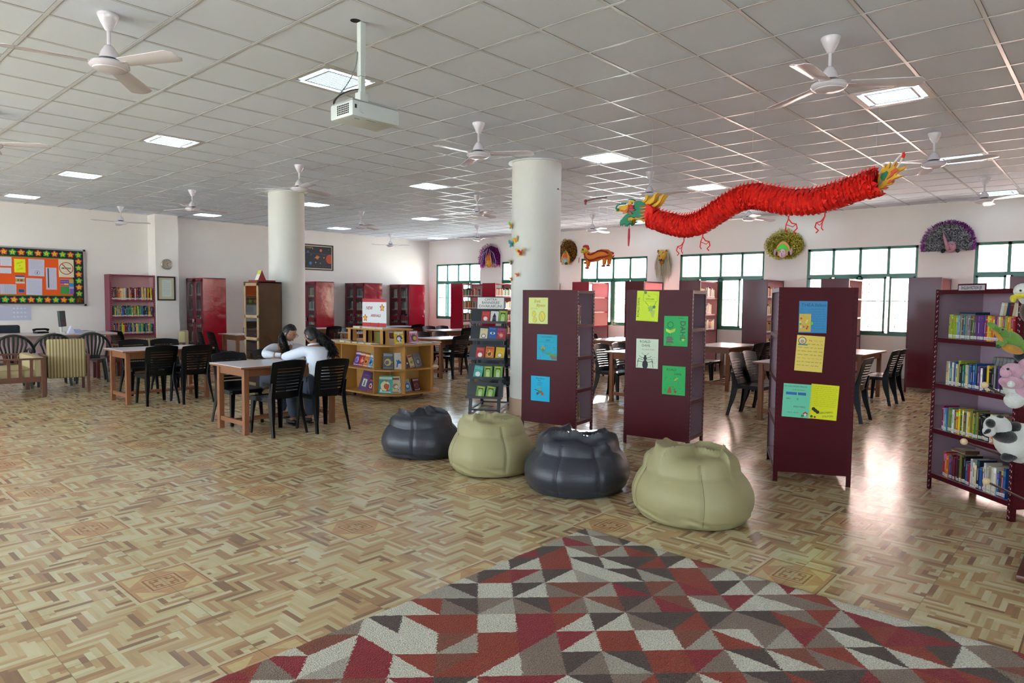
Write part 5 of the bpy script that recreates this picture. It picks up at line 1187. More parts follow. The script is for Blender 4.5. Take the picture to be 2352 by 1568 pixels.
beanbag((4.50, 2.28), .445, .50, M_bag2, M_seam2, 4, 'khaki beanbag nearest the rug, rightmost of the four', .9, (.2, -1.2, 1.6), [(-.35, -.45, -.55, .45, .08, .16, .30, .035), (-.50, .55, .02, .05, .10, .18, .14, .03), (.0, .1, .55, .0, .16, .13, .10, .03), (.5, -.02, .62, .5, .06, .12, .10, .03), (.05, -.55, .6, -.35, .1, .10, .2, .05)])

# ---------------------------------------------------------------- on the poster wall
def wsheet(b, y=YW - .002): return Sheet(b, (0, y, 0), (1, 0, 0), (0, 0, 1), (0, -1, 0))
nbd = thing('notice_board', 'orange notice board with a black border of paper flowers', 'notice board', (0, YW, 0))
b = MB(); s = wsheet(b, -.004); bx0, bx1, bz0, bz1 = 2.2, 4.67, 1.375, 2.505
s.slab(bx0, bz0, bx1, bz1, pm('1e1f1e', .7), .03); s.rect(bx0, bz0 + .165, bx1 - .2, bz1 - .165, pm('3f8a3a'), .031); s.rect(bx0, bz0 + .18, bx1 - .215, bz1 - .18, pm('f25a12', .75), .032); b.build('board', None, nbd)
b = MB(); al = mat('aluminium_edge', 'b4aeb2', .35, metal=.3)
b.box((bx0, -.045, bz0 - .03), (bx1 + .03, -.004, bz0), al); b.box((bx0, -.045, bz1), (bx1 + .03, -.004, bz1 + .03), al); b.box((bx1, -.045, bz0), (bx1 + .03, -.004, bz1), al)
for z in (bz0 - .02, bz1 + .02): b.box((bx1 + .0, -.05, z - .02), (bx1 + .04, -.003, z + .02), M_pk)
b.build('frame', None, nbd)
def flw(x, z, k):
    b = MB(); s = wsheet(b, -.036); c = pm('3fae4a') if k % 2 else pm('e2582e'); s.flower(x, z, .07, 5, c, .001, 5, R.uniform(-.2, .2), .35); s.flower(x, z, .045, 5, pm('f0d82c'), .002, 5, R.uniform(-.2, .2), .6); s.disc(x, z, .012, pm('d86a2c'), .003, 8); b.build('paper_flower', None, nbd)
xs = [bx1 - .09 - .145 * i for i in range(17)]
for i, x in enumerate(xs): flw(x, bz1 - .085, i + 1); flw(x, bz0 + .085, i)
for i in range(7): flw(bx1 - .09, bz1 - .085 - .137 * (i + 1), i)
def note(px0, py0, px1, py1, col, art, label, rot=0.0, name='notice'):
    b = MB(); q0 = ony(px0, py0, YW - .038); q1 = ony(px1, py1, YW - .038); w_, h_ = q1.x - q0.x, q0.z - q1.z
    s = Sheet(b, (q0.x, YW - .037, q1.z), (math.cos(rot), 0, math.sin(rot)), (-math.sin(rot), 0, math.cos(rot)), (0, -1, 0)); s.slab(0, 0, w_, h_, pm(col, .7), .0015); art(s, w_, h_); o = b.build(name); tag(o, label, 'notice', 'papers pinned on the notice board'); return o
def tl(n, c='8a8a90', x0=.12, x1=.9, top=.88, bot=.1):
    def f(s, w, h):
        for k in range(n): s.scribble(w * x0, w * x1 * (1 if k % 4 else .7), h * (top - (top - bot) * k / max(1, n - 1)), pm(c), h * .6 / n * .5, .002)
    return f
def no_smoke(s, w, h):
    s.text(w * .5, h * .5, 'SMOKING', h * .13, pm('2a4a30'), .002, bold=.002, sx=.8); s.ring(w * .5, h * .5, w * .42, w * .47, pm('b02a2a'), .003); s.line([(w * .2, h * .76), (w * .8, h * .24)], w * .06, pm('b02a2a'), .0035); s.scribble(w * .3, w * .7, h * .7, pm('7a8a7a'), h * .04, .002); s.scribble(w * .3, w * .7, h * .32, pm('7a8a7a'), h * .04, .002)
def colour_grid(s, w, h):
    s.rect(0, h * .72, w * .66, h * .97, pm('7a4aa0'), .002); s.rect(w * .66, h * .75, w, h * .97, pm('d8a03a'), .002); s.rect(0, h * .5, w * .66, h * .72, pm('d8606a'), .002); s.rect(w * .66, h * .5, w, h * .75, pm('2a90d0'), .002); s.rect(0, 0, w * .66, h * .5, pm('3f9a4a'), .002); s.rect(w * .68, 0, w, h * .36, pm('8a5ab0'), .002)
    for k in range(5): s.scribble(w * .06, w * .6, h * (.92 - .09 * k), M_whp if k % 2 else pm('3a2a6a'), h * .05, .003)
    s.rect(w * .3, h * .62, w * .6, h * .72, pm('e8d83a'), .003)
def letter(s, w, h):
    tl(8, top=.92, bot=.45)(s, w, h); s.ring(w * .55, h * .2, w * .15, w * .165, K, .002); s.poly([(w * .5, h * .15), (w * .56, h * .28), (w * .6, h * .24), (w * .55, h * .2), (w * .6, h * .14)], K, .0025)
def yel(s, w, h):
    s.text(w * .5, h * .72, 'LIBRARY', h * .15, pm('b0a010'), .002, rot=.35, sx=.8); s.text(w * .5, h * .5, 'IS', h * .13, pm('3f8a3a'), .002); s.text(w * .5, h * .26, 'CLOSED', h * .15, pm('b0a010'), .002, rot=.35, sx=.8)
def photo(s, w, h):
    s.rect(0, h * .8, w, h, pm('4a5a8a'), .002); s.rect(0, h * .2, w, h * .62, pm('c8a060'), .002); s.disc(w * .3, h * .42, w * .12, pm('5a6a3a'), .003); s.disc(w * .65, h * .4, w * .15, pm('b04a3a'), .003)
def tab(s, w, h):
    for k in range(6): s.rect(w * (.28 + .12 * k), h * .06, w * (.33 + .12 * k), h * .94, pm('b8bccb'), .002)
    tl(8)(s, w, h)
def strip_(s, w, h): s.rect(w * .16, h * .08, w * .27, h * .97, pm('22343a'), .002); tl(10, 'b0b0b8', .4, .9)(s, w, h)
note(0, 589, 27, 611, 'd9d6e2', tl(6), 'pale printed sheet at the upper left of the notice board'); note(0, 614, 26, 628, 'd9d6e2', tl(4), 'small pale sheet under the one at the upper left of the board')
note(32, 594, 59, 626, 'eef01e', yel, 'bright yellow notice on the orange board'); note(64, 594, 102, 634, 'cfcbe0', letter, 'pale letter with a round logo below the text', -.02)
note(59, 638, 97, 677, 'cfcbe0', tl(12), 'pale printed letter in the lower middle of the board', -.02); note(105, 614, 131, 665, 'cdc9dc', strip_, 'tall pale sheet with a dark vertical strip'); note(134, 595, 170, 637, 'e8ddbf', no_smoke, 'cream no smoking notice with a red crossed circle')
note(138, 641, 170, 675, 'b8b0c0', colour_grid, 'multicoloured printed notice at the lower right of the board'); note(35, 632, 57, 651, 'd8d6d6', photo, 'small photo card on the orange board'); note(42, 663, 57, 672, '7a86b0', lambda s, w, h: s.rect(w * .1, h * .15, w * .9, h * .85, pm('3a4a7a'), .002), 'smallest card, blue, at the bottom of the board'); note(0, 652, 38, 675, 'd0cfe0', tab, 'printed table sheet at the lower left of the board')
b = MB(); s = wsheet(b); q0 = ony(0, 702, YW - .002); q1 = ony(72, 735, YW - .002); x0 = q0.x - .6; s.slab(x0, q1.z, q1.x, q0.z - .005, pm('c9c6da', .6), .004)
for gx in (q1.x - .27, q1.x - .75):
    for i in range(4):
        for j in range(3): s.flower(gx + i * .062 - .02, q1.z + .07 + j * .085, .026, 4, pm('d6e0e4'), .005, 4); s.line([(gx + i * .062 - .045, q1.z + .045 + j * .085), (gx + i * .062, q1.z + .045 + j * .085)], .005, pm('9fa8b8'), .005)
tag(b.build('chart'), 'pale printed chart taped on the wall below the notice board', 'poster')
# clock, certificate
ck = thing('wall_clock', 'round steel wall clock on the pilaster', 'clock', tuple(ony(382, 606.5, 16.32)))
b = MB(); b.lathe([(.0, -.0), (.118, 0), (.12, -.03), (.105, -.04), (.098, -.028)], n=40, axis='y'); b.build('rim', mat('steel_rim', 'a9a294', .3, metal=.6), ck, smooth=True)
b = MB(); b.lathe([(.0, -.026), (.1, -.026), (.1, -.02)], n=40, axis='y'); b.build('dial', mat('dial_white', 'd8dde0', .5), ck)
b = MB()
for k in range(12): a = k * PI / 6; b.obox((.082 * math.sin(a), -.0275, .082 * math.cos(a)), (.004 * math.cos(a), 0, -.004 * math.sin(a)), (0, .0006, 0), (.009 * math.sin(a), 0, .009 * math.cos(a)), K)
b.build('hour_marks', K, ck)
for (a, L_, w_) in ((.9, .045, .005), (2.7, .07, .0035)):
    b = MB(); b.obox((L_ / 2 * math.sin(a), -.029, L_ / 2 * math.cos(a)), (w_ * math.cos(a), 0, -w_ * math.sin(a)), (0, .0006, 0), (L_ / 2 * math.sin(a), 0, L_ / 2 * math.cos(a)), K); b.build('hand', K, ck)
def framed(name, label, px, y, m, art, inner, fw_=.035):
    q0 = ony(px[0], px[1], y); q1 = ony(px[2], px[3], y); w_, h_ = q1.x - q0.x, q0.z - q1.z; t = thing(name, label, 'picture', (q0.x, y, q1.z))
    b = MB(); b.box((0, -.025, 0), (w_, -.002, fw_)); b.box((0, -.025, h_ - fw_), (w_, -.002, h_)); b.box((0, -.025, 0), (fw_, -.002, h_)); b.box((w_ - fw_, -.025, 0), (w_, -.002, h_)); b.build('frame', m, t, bevel=.003)
    b = MB(); s = Sheet(b, (fw_, -.006, fw_), (1, 0, 0), (0, 0, 1), (0, -1, 0)); s.slab(-.002, -.002, w_ - 2 * fw_ + .002, h_ - 2 * fw_ + .002, pm(inner), .002); art(s, w_ - 2 * fw_, h_ - 2 * fw_); b.build('print', None, t); return t
def cert(s, w, h): s.rect(w * .2, h * .1, w * .85, h * .92, pm('c4cfc6'), .003); s.rect(w * .23, h * .12, w * .82, h * .9, pm('d3dcd2'), .0035); tl(8, '9aa89c', .32, .74, .8, .25)(Sheet(s.mb, s.P(0, 0, .003), s.r, s.u, s.n), w, h)
framed('certificate', 'black framed certificate on the pilaster under the clock', (360, 634, 403, 690), 16.32, mat('black_frame', '201c1c', .4), cert, 'cfc3a0', .03)
def planets(s, w, h):
    s.rect(w * .03, h * .04, w * .97, h * .96, pm('1d1f2c'), .003)
    for (x, y, r, c) in ((.92, .45, .2, 'c84a2c'), (.5, .5, .085, 'c8703a'), (.62, .8, .06, 'd0703a'), (.28, .24, .07, '3a78b8'), (.2, .72, .05, '4a5a8a'), (.08, .28, .07, '26506a'), (.72, .5, .03, 'c8a070'), (.45, .28, .03, '9aa0b0'), (.6, .25, .02, 'b09a80'), (.88, .85, .03, '5a5a80'), (.35, .86, .025, 'a09060'), (.3, .6, .03, '6a5a70')):
        n = 20; s.poly([(min(w * .97, w * x + h * r * math.cos(2 * PI * k / n)), h * y + h * r * math.sin(2 * PI * k / n)) for k in range(n)], pm(c), .004)
    s.line([(w * .4, h * .47), (w * .6, h * .53)], .01, pm('d8b070'), .0045); s.line([(w * .05, h * .68), (w * .95, h * .62)], .004, pm('6a7a90'), .0045); s.text(w * .25, h * .9, 'PLANETS', h * .08, pm('d8c060'), .0045)
    for k in range(9): s.scribble(w * (.06 + .1 * k), w * (.13 + .1 * k), h * .12, pm('8a8aa0'), h * .03, .0045)
framed('solar_system_print', 'framed print of planets on black, high above the second red cabinet', (690, 558.5, 765, 622), YW, mat('brown_frame', '3a2820', .4), planets, 'dccfb0', .03)
# switchboard line: small red mark beside the plain column
# ---------------------------------------------------------------- butterflies on the column
def chit(px, py, c=(7.15, 6.036), r=.340):
    d = ray(px, py); a = d.x ** 2 + d.y ** 2; bb = -2 * (d.x * c[0] + d.y * c[1]); cc = c[0] ** 2 + c[1] ** 2 - r * r; D = bb * bb - 4 * a * cc
    t = (-bb - math.sqrt(max(0, D))) / (2 * a); P = Vector((0, 0, CH)) + d * t; n = Vector((P.x - c[0], P.y - c[1], 0)).normalized(); P = Vector((c[0], c[1], P.z)) + n * r; return P, n
def butterfly(px, py, size, c1, c2, label, rot=0.0, open_=.5, push=0.0):
    P, n = chit(px, py); e = Vector((-n.y, n.x, 0)); up = Vector((0, 0, 1)); e2 = e * math.cos(rot) + up * math.sin(rot); u2 = up * math.cos(rot) - e * math.sin(rot)
    t = thing('paper_butterfly', label, 'paper butterfly', tuple(P + n * .002), 0, 'paper butterflies on the column')
    for sgn in (-1, 1):
        b = MB(); wd = (e2 * sgn * math.cos(open_) + n * math.sin(open_)).normalized()
        nn = wd.cross(u2).normalized() * .0008
        for sc_, c, off in ((1, c1, 0), (.62, c2, .0012)):
            pts = [(0, -.1), (.25, -.5), (.5, -.55), (.6, -.3), (.45, -.05), (.75, .1), (.95, .45), (.8, .7), (.45, .6), (.1, .2), (0, .12)]
            b.prism([wd * (x * sc_ + .03) * size + u2 * y * sc_ * size + n * .003 + (n * off) + nn * (2 if off else 0) for x, y in pts], nn * -1, nn, pm(c, .6))
            if off: b.prism([wd * (x * sc_ + .03) * size + u2 * y * sc_ * size + n * .003 - nn * 2 for x, y in pts], nn * -1, nn, pm(c, .6))
        b.build('wing', None, t)
    b = MB(); b.tube([n * .006 - u2 * size * .45, n * .006 + u2 * size * .35], size * .04, 6, pm(c2, .6)); b.build('body', None, t)
butterfly(1177, 519, .085, '6cc23a', 'd8702a', 'green and orange paper butterfly, topmost on the column', -.15, .4)
butterfly(1186, 551, .07, 'b8dc4a', 'f0882c', 'lime and orange paper butterfly below the topmost one', .3, .3)
butterfly(1177, 560, .085, '2f9aa6', '2a8494', 'blue paper butterfly at the left edge of the column', 0, .35)
butterfly(1199, 580, .095, 'f6dc7a', 'c4392c', 'pale yellow and red paper butterfly, largest on the column', .1, .7)
butterfly(1177, 603, .06, 'a8c49a', '8c3a34', 'dark red and grey paper butterfly at the column edge', 0, .8)
butterfly(1191, 631, .05, 'f0b060', 'c8502c', 'small orange paper butterfly low on the column', .2, .6)
butterfly(1177, 641, .05, 'ecd060', 'cc4a2c', 'small red and yellow paper butterfly lowest at the column edge', .1, .6)
P, n = chit(1281, 434); b = MB(); b.ball(P + n * .006, .012, pm('7a3038'), 8); q = depth(1345, 465, 8.2)
b.tube([P + n * .01, q], .0015, 4, pm('5a4a4a')); tag(b.build('thread_hook'), 'dark hook and thread on the upper right of the butterfly column', 'hook')
b = MB(); a_ = depth(1345, 462, 8.2); c_ = depth(1392, 453, 8.2); m_ = depth(1368, 456, 8.2); b.tube([a_, m_, c_], .008, 6, pm('7a4048')); b.ball(a_, .022, pm('8a3a42'), 8); b.ball(a_ + Vector((.0, .0, -.03)), .014, pm('8a3a42'), 8); b.ball(c_, .012, pm('5a5a68'), 8); b.tube([m_, Vector((m_.x, m_.y, ZC))], .0012, 4, pm('9a9090'))
tag(b.build('hanging_stick'), 'thin dark red stick ornament hanging left of the dragon head', 'ornament')
# ---------------------------------------------------------------- tinsel masks on the window wall
def tmat(name, c, m_=.9, r=.25): return mat(name, c, .35, metal=.35, spec=.8)
def mask_root(y, z, label): return thing('wall_mask', label, 'mask', (XW, y, z))
# local axes: x toward the room is -x; +y is left in the photo
def tinsel(root, inside, boxr, cols, n, seed, L_=.05, depth_=.10, name='tinsel', radial=None):
    rg = random.Random(seed); b = MB(); k = 0
    while k < n:
        y = rg.uniform(boxr[0], boxr[1]); z = rg.uniform(boxr[2], boxr[3])
        if not inside(y, z): continue
        k += 1; x = -(.025 + (depth_ - .02) * rg.random() ** .6); d = Vector((rg.uniform(-.8, .3), rg.uniform(-1, 1), rg.uniform(-1, 1)))
        if radial: d = d * .5 + Vector((-.3, y - radial[0], z - radial[1])).normalized()
        d.normalize(); s_ = d.orthogonal().normalized() * rg.uniform(.003, .007); p = Vector((x, y, z)); q = p + d * L_ * rg.uniform(.5, 1.1)
        b.add([p - s_, p + s_, q + s_, q - s_], [(0, 1, 2, 3)], rg.choice(cols))
    o = b.build(name, None, root); return o
def backing(root, pts, m):
    b = MB(); b.prism([Vector((0, y, z)) for y, z in pts], (-.003, 0, 0), (-.02, 0, 0), m); b.build('backing', None, root)
def mface(root, y, z, w_, h_, skin, brow='2a2020', lips='a03030', bulge=.07, nose=True, off=-.10):
    b = MB(); b.ball((off, y, z), 1, skin, 20, (bulge, w_ / 2, h_ / 2))
    if nose: b.ball((off - bulge, y, z - h_ * .06), 1, skin, 10, (.018, w_ * .08, h_ * .1))
    f = b.build('face', skin, root, smooth=True)
    for s_ in (-1, 1):
        b = MB(); b.ball((off - bulge * .88, y + s_ * w_ * .2, z + h_ * .1), 1, M_whp, 10, (.008, w_ * .09, h_ * .045)); b.ball((off - bulge * .98, y + s_ * w_ * .2, z + h_ * .1), 1, K, 8, (.005, w_ * .035, h_ * .035)); b.box((off - bulge * .95, y + s_ * w_ * .2 - w_ * .1, z + h_ * .19), (off - bulge * .8, y + s_ * w_ * .2 + w_ * .1, z + h_ * .215), pm(brow)); b.build('eye', None, f)
    b = MB(); b.ball((off - bulge * .93, y, z - h_ * .25), 1, pm(lips), 10, (.01, w_ * .12, h_ * .035)); b.build('mouth', None, f); return f
# magenta fan
m1 = mask_root(13.95, 2.83, 'magenta tinsel mask with an orange face, left of the column')
def in1(y, z): return (abs(y) / .40) ** 2.2 + (max(0, z + .0) / .38) ** 2 < 1 and z > -.30 and not (abs(y) < .10 - .25 * (z - .02) and z < -.02) and abs(y) < .42 - .25 * max(0, z)
backing(m1, [(-.36, -.25), (-.36, .05), (-.25, .25), (0, .33), (.25, .25), (.36, .05), (.36, -.25), (.2, -.22), (0, -.1), (-.2, -.22)], pm('6a1a5c'))
tinsel(m1, in1, (-.42, .42, -.3, .38), [tmat('tin_mag', 'd020b0'), tmat('tin_mag2', '96128a'), tmat('tin_pink', 'f070d8'), tmat('tin_mag', 'd020b0')], 2600, 1, .05, .12, radial=(0, -.2))
b = MB()
for s_ in (-1, 1):
    for i, (k, c) in enumerate(((.10, 'e8d0e0'), (.19, '5a8ad0'), (.26, 'd8c0d8'))): b.tube([(-.13, s_ * (k * .3), .24 - i * .03), (-.14, s_ * (k * .8), .1), (-.14, s_ * (k * 1.15), -.12), (-.13, s_ * k * 1.2, -.22)], .006, 6, tmat('bead_' + c, c, .6))
b.build('bead_string', None, m1)
b = MB(); b.prism([Vector((0, y, z)) for y, z in ((-.13, -.25), (-.12, -.08), (-.05, .05), (0, .13), (.05, .05), (.12, -.08), (.13, -.25), (0, -.32))], (-.1, 0, 0), (-.13, 0, 0), pm('e08a2a')); b.prism([Vector((0, y, z)) for y, z in ((-.07, -.1), (0, .08), (.07, -.1))], (-.13, 0, 0), (-.145, 0, 0), pm('d8582a')); b.build('crown', None, m1)
mface(m1, 0, -.21, .17, .22, pm('e8a426', .5), off=-.12)
# bronze mask by the column
m2 = mask_root(11.1, 2.82, 'bronze tinsel mask with a silver and green face, right of the column')
def in2(y, z): return (y / .33) ** 2 + ((z - .05) / .34) ** 2 < 1 and not (abs(y) < .12 and z < -.12)
backing(m2, [(.30 * math.cos(a), .05 + .31 * math.sin(a)) for a in [2 * PI * k / 20 for k in range(20)]], pm('4a3010'))
tinsel(m2, in2, (-.36, .36, -.3, .4), [tmat('tin_brz', 'a06a20'), tmat('tin_brz2', '5c3a10'), tmat('tin_gold', 'eab04a')], 2200, 2, .04, .12)
b = MB(); b.prism([Vector((0, y, z)) for y, z in ((-.12, -.3), (-.14, -.1), (-.07, .02), (0, .07), (.07, .02), (.14, -.1), (.12, -.3))], (-.1, 0, 0), (-.13, 0, 0), pm('d8a040')); b.prism([Vector((0, y, z)) for y, z in ((-.06, -.12), (-.06, -.05), (0, .02), (.06, -.05), (.06, -.12))], (-.13, 0, 0), (-.15, 0, 0), pm('e8582a')); b.prism([Vector((0, y, z)) for y, z in ((-.04, 0), (0, .06), (.04, 0))], (-.13, 0, 0), (-.155, 0, 0), pm('4cb84a')); b.build('crown', None, m2)
mface(m2, 0, -.2, .16, .2, tmat('face_silver', '9ab0b0', .4), off=-.13); b = MB(); b.ball((-.16, -.05, -.27), .05, pm('1e4a2a'), 10, (.5, 1, .8)); b.build('chin_patch', None, m2)
# lion mask
m3 = mask_root(8.22, 2.62, 'yellow lion mask with a long straw mane')
b = MB(); rg = random.Random(4)
for k in range(420):
    a = rg.uniform(-1, 1); y = a * .15; z = .12 - .06 * a * a + rg.uniform(-.1, .03); ln = rg.uniform(.4, .68) * (1 - .25 * a * a); x = -rg.uniform(.01, .09)
    w_ = rg.uniform(.002, .005); p = [Vector((x, y + rg.uniform(-.02, .02), z)), Vector((x - .03, y * 1.35 + rg.uniform(-.02, .02), z - ln * .5)), Vector((x - .0, y * 1.25 + rg.uniform(-.03, .03), z - ln))]
    b.tube(p, [w_, w_, w_ * .3], 3, rg.choice([mat('straw_a', 'cfc7ac', .9), mat('straw_b', 'b5a98a', .9), mat('straw_c', 'e2dcc8', .9)]), caps=False)
for k in range(26): b.tube([(-.03, rg.uniform(-.1, .1), .12), (-.04, rg.uniform(-.13, .13), .2)], [.002, .0005], 3, mat('straw_c', 'e2dcc8', .9), caps=False)
b.build('mane', None, m3)
ml = pm('d8a82c', .45); b = MB(); b.ball((-.10, 0, .05), 1, ml, 18, (.08, .115, .12)); b.ball((-.18, 0, -.0), 1, ml, 14, (.06, .06, .06)); b.ball((-.12, 0, -.12), 1, pm('b8781c'), 12, (.05, .06, .05)); hd = b.build('face', None, m3, smooth=True)
for s_ in (-1, 1):
    b = MB(); b.ball((-.09, s_ * .11, .15), 1, ml, 10, (.02, .035, .035)); b.ball((-.105, s_ * .11, .15), 1, pm('4a3418'), 8, (.012, .02, .02)); b.build('ear', None, hd, smooth=True)
    b = MB(); b.ball((-.165, s_ * .055, .07), 1, M_whp, 10, (.01, .025, .015)); b.ball((-.174, s_ * .055, .07), 1, K, 8, (.006, .01, .011)); b.obox((-.172, s_ * .06, .1), (.004, 0, 0), (0, .03, .008 * s_), (0, 0, .006), K); b.build('eye', None, hd)
b = MB(); b.ball((-.235, 0, .02), 1, pm('4a2418'), 8, (.01, .025, .014)); b.build('nose', None, hd)
b = MB(); b.ball((-.18, 0, -.065), 1, pm('4a1c28'), 12, (.04, .045, .03)); b.build('mouth', None, hd)
for y in (-.025, -.008, .008, .025):
    b = MB(); b.lathe([(.006, 0), (.001, -.018)], c=(-.218, y, -.045), n=6); b.build('tooth', M_whp, hd)
# golden mask
m4 = mask_root(5.36, 2.75, 'golden tinsel mask with a green crown and a pale face')
def in4(y, z):
    r_ = math.hypot(y / .41, (z - .02) / .31); return r_ < 1 or (abs(y) < .12 and .2 < z < .36) and True if z > -.27 else False
backing(m4, [(.38 * math.cos(a), .02 + .27 * math.sin(a)) for a in [2 * PI * k / 24 for k in range(24)]], pm('5a5210'))
tinsel(m4, in4, (-.42, .42, -.27, .37), [tmat('tin_gold1', 'd0be22', 1, .2), tmat('tin_gold2', '8a7c14', 1, .3), tmat('tin_gold3', 'fff48a', .9, .2), tmat('tin_gold1', 'd0be22', 1, .2)], 4200, 5, .035, .12)
b = MB(); b.prism([Vector((0, y, z)) for y, z in ((-.15, -.12), (-.13, 0), (-.06, .08), (0, .11), (.06, .08), (.13, 0), (.15, -.12), (.1, -.2), (-.1, -.2))], (-.12, 0, 0), (-.14, 0, 0), pm('e0a050')); b.prism([Vector((0, y, z)) for y, z in ((-.13, -.11), (-.07, .0), (0, .05), (.07, 0), (.13, -.11), (.05, -.06), (-.05, -.06))], (-.14, 0, 0), (-.165, 0, 0), pm('3fdc3a')); b.build('crown', None, m4)
mface(m4, 0, -.15, .15, .2, pm('e4c4cc', .4), lips='d05068', off=-.14)
for s_ in (-1, 1): b = MB(); b.ball((-.13, s_ * .17, -.12), 1, pm('c8a4b4'), 10, (.03, .03, .075)); b.ball((-.13, s_ * .125, -.15), 1, pm('2a2420'), 8, (.03, .025, .045)); b.build('ear_ornament', None, m4, smooth=True)
# silver and purple mask
m5 = mask_root(2.42, 2.76, 'silver and purple tinsel fan mask with an elephant-like pink face')
def fan5(y, z, r): return (y / (.41 * r)) ** 2 + ((z + .12) / (.42 * r)) ** 2 < 1 and z > -.22 - .3 * max(0, y) * 0 and not (abs(y + .04) < .13 and z < -.2)
tinsel(m5, lambda y, z: fan5(y, z, 1) and not fan5(y, z, .82), (-.45, .45, -.26, .4), [tmat('tin_pur', 'b030b8', .9), tmat('tin_pur2', '7a1c88', .9), tmat('tin_pur3', 'dc80e4', .9)], 1700, 6, .05, .10, radial=(0, -.12))
tinsel(m5, lambda y, z: fan5(y, z, .9), (-.45, .45, -.24, .36), [tmat('tin_sil', 'b4b4b8', 1, .2), tmat('tin_sil2', '6a6a6e', 1, .3), tmat('tin_sil3', 'f4f4fa', .9, .2), tmat('tin_sil', 'b4b4b8', 1, .2)], 3400, 7, .035, .13)
backing(m5, [(.36, -.22), (.36, -.05), (.24, .18), (0, .26), (-.24, .18), (-.36, -.05), (-.36, -.22)], pm('4a4a4c'))
f5 = mface(m5, -.05, -.16, .17, .2, pm('c08a98', .4), off=-.15); b = MB(); b.tube([(-.2, -.0, -.13), (-.24, .02, -.05), (-.22, .05, .03), (-.2, .055, .08)], [.03, .025, .02, .008], 10, pm('c08a98', .4)); b.build('trunk', None, f5, smooth=True)
for y in (.07, -.16): b = MB(); b.ball((-.13, y, -.23), 1, pm('1c2024'), 8, (.03, .035, .04)); b.build('ear', None, m5)

# ---------------------------------------------------------------- long red paper dragon
M_dr = mat('red_tissue', 'f0200f', .7, sub=0); M_dr2 = mat('red_tissue_dark', 'c80c0c', .7); M_dy = pm('e0ac1c', .6); M_dgn = pm('12805c', .6); M_do = pm('d4542c', .6); M_dre = pm('c8303c', .6)
dpx = [(1493, 500), (1530, 512), (1570, 520), (1610, 511), (1650, 486), (1690, 462), (1725, 451), (1770, 457), (1820, 465), (1880, 461), (1930, 446), (1975, 431), (2012, 420)]
DP = [onx(x, y, 6.3) for x, y in dpx]
dg = thing('paper_dragon', 'long red tissue paper dragon hanging under the ceiling', 'paper dragon', tuple(DP[0]))
O_ = DP[0]; DP = [p - O_ for p in DP]
def crom(P_, t):
    n = len(P_) - 1; t = min(max(t, 0), .99999) * n; i = int(t); f = t - i; a = P_[max(i - 1, 0)]; b_ = P_[i]; c = P_[i + 1]; d = P_[min(i + 2, n)]
    return .5 * ((2 * b_) + (c - a) * f + (2 * a - 5 * b_ + 4 * c - d) * f * f + (3 * b_ - a - 3 * c + d) * f ** 3)
NR = 62; b = MB(); fr = MB(); rg = random.Random(9)
ringv = []; vs = []; fs = []; n = 18
for i in range(NR * 2 + 1):
    t = i / (NR * 2); p = crom(DP, t); q = crom(DP, min(1, t + .01)) - crom(DP, max(0, t - .01)); q.normalize(); a = q.cross(Vector((0, 0, 1))).normalized(); u = a.cross(q)
    rad = (.105 if i % 2 else .085) * (1 + .15 * math.sin(t * PI * 1.0)) * (1.12 if t > .93 else 1)
    vs += [p + (a * math.cos(2 * PI * k / n) + u * math.sin(2 * PI * k / n)) * rad for k in range(n)]
    if i % 2 == 0:
        for k in range(16):
            an = 2 * PI * (k + rg.random() * .6) / 16; d = a * math.cos(an) + u * math.sin(an); s_ = a * -math.sin(an) + u * math.cos(an)
            L_ = rg.uniform(.030, .052); bp = p + d * rad * 1.0; tip = bp + d * L_ * .6 + q * rg.uniform(.02, .05) + s_ * rg.uniform(-.012, .012)
            w_ = rg.uniform(.020, .032)
            mm = M_dr if rg.random() < .7 else M_dr2
            fr.add([bp - s_ * w_ - q * .004, bp + s_ * w_ - q * .004, bp + s_ * w_ * .8 + d * L_ * .5 + q * .02, tip, bp - s_ * w_ * .8 + d * L_ * .5 + q * .012], [(0, 1, 2, 3, 4)], mm)
        fr_t = p + u * (rad + .02); fr.add([fr_t - q * .012, fr_t + q * .012, fr_t + u * .035 + q * .02], [(0, 1, 2)], M_dr)
for i in range(NR * 2):
    for k in range(n): fs.append((i * n + k, i * n + (k + 1) % n, (i + 1) * n + (k + 1) % n, (i + 1) * n + k))
b.add(vs, fs, M_dr); b.build('body', M_dr, dg); f_ = fr.build('fringe', None, dg)
def curl(pts, r_, name, m, n=6):
    b = MB(); b.tube(pts, r_, n, m); return b.build(name, m, dg, smooth=True)
for t in (.17, .26, .655, .775):     # four curled paper feet
    p = crom(DP, t) - Vector((0, 0, .12)); b = MB(); s_ = rg.choice((-1, 1)); c0 = p + Vector((0, 0, -.03))
    b.tube([p, c0, c0 + Vector((0, -.03 * s_, -.04)), c0 + Vector((0, -.07 * s_, -.05)), c0 + Vector((0, -.08 * s_, -.09)), c0 + Vector((0, -.05 * s_, -.12)), c0 + Vector((0, -.07 * s_, -.14))], .006, 5, M_dr)
    b.tube([c0, c0 + Vector((0, .02, -.05)), c0 + Vector((0, .025, -.10)), c0 + Vector((0, .01, -.12))], .005, 5, M_dr); b.tube([c0 + Vector((0, .02, -.05)), c0 + Vector((0, -.04 * s_, -.075)), c0 + Vector((0, -.07 * s_, -.05))], .004, 5, M_dr); b.build('foot', None, dg)
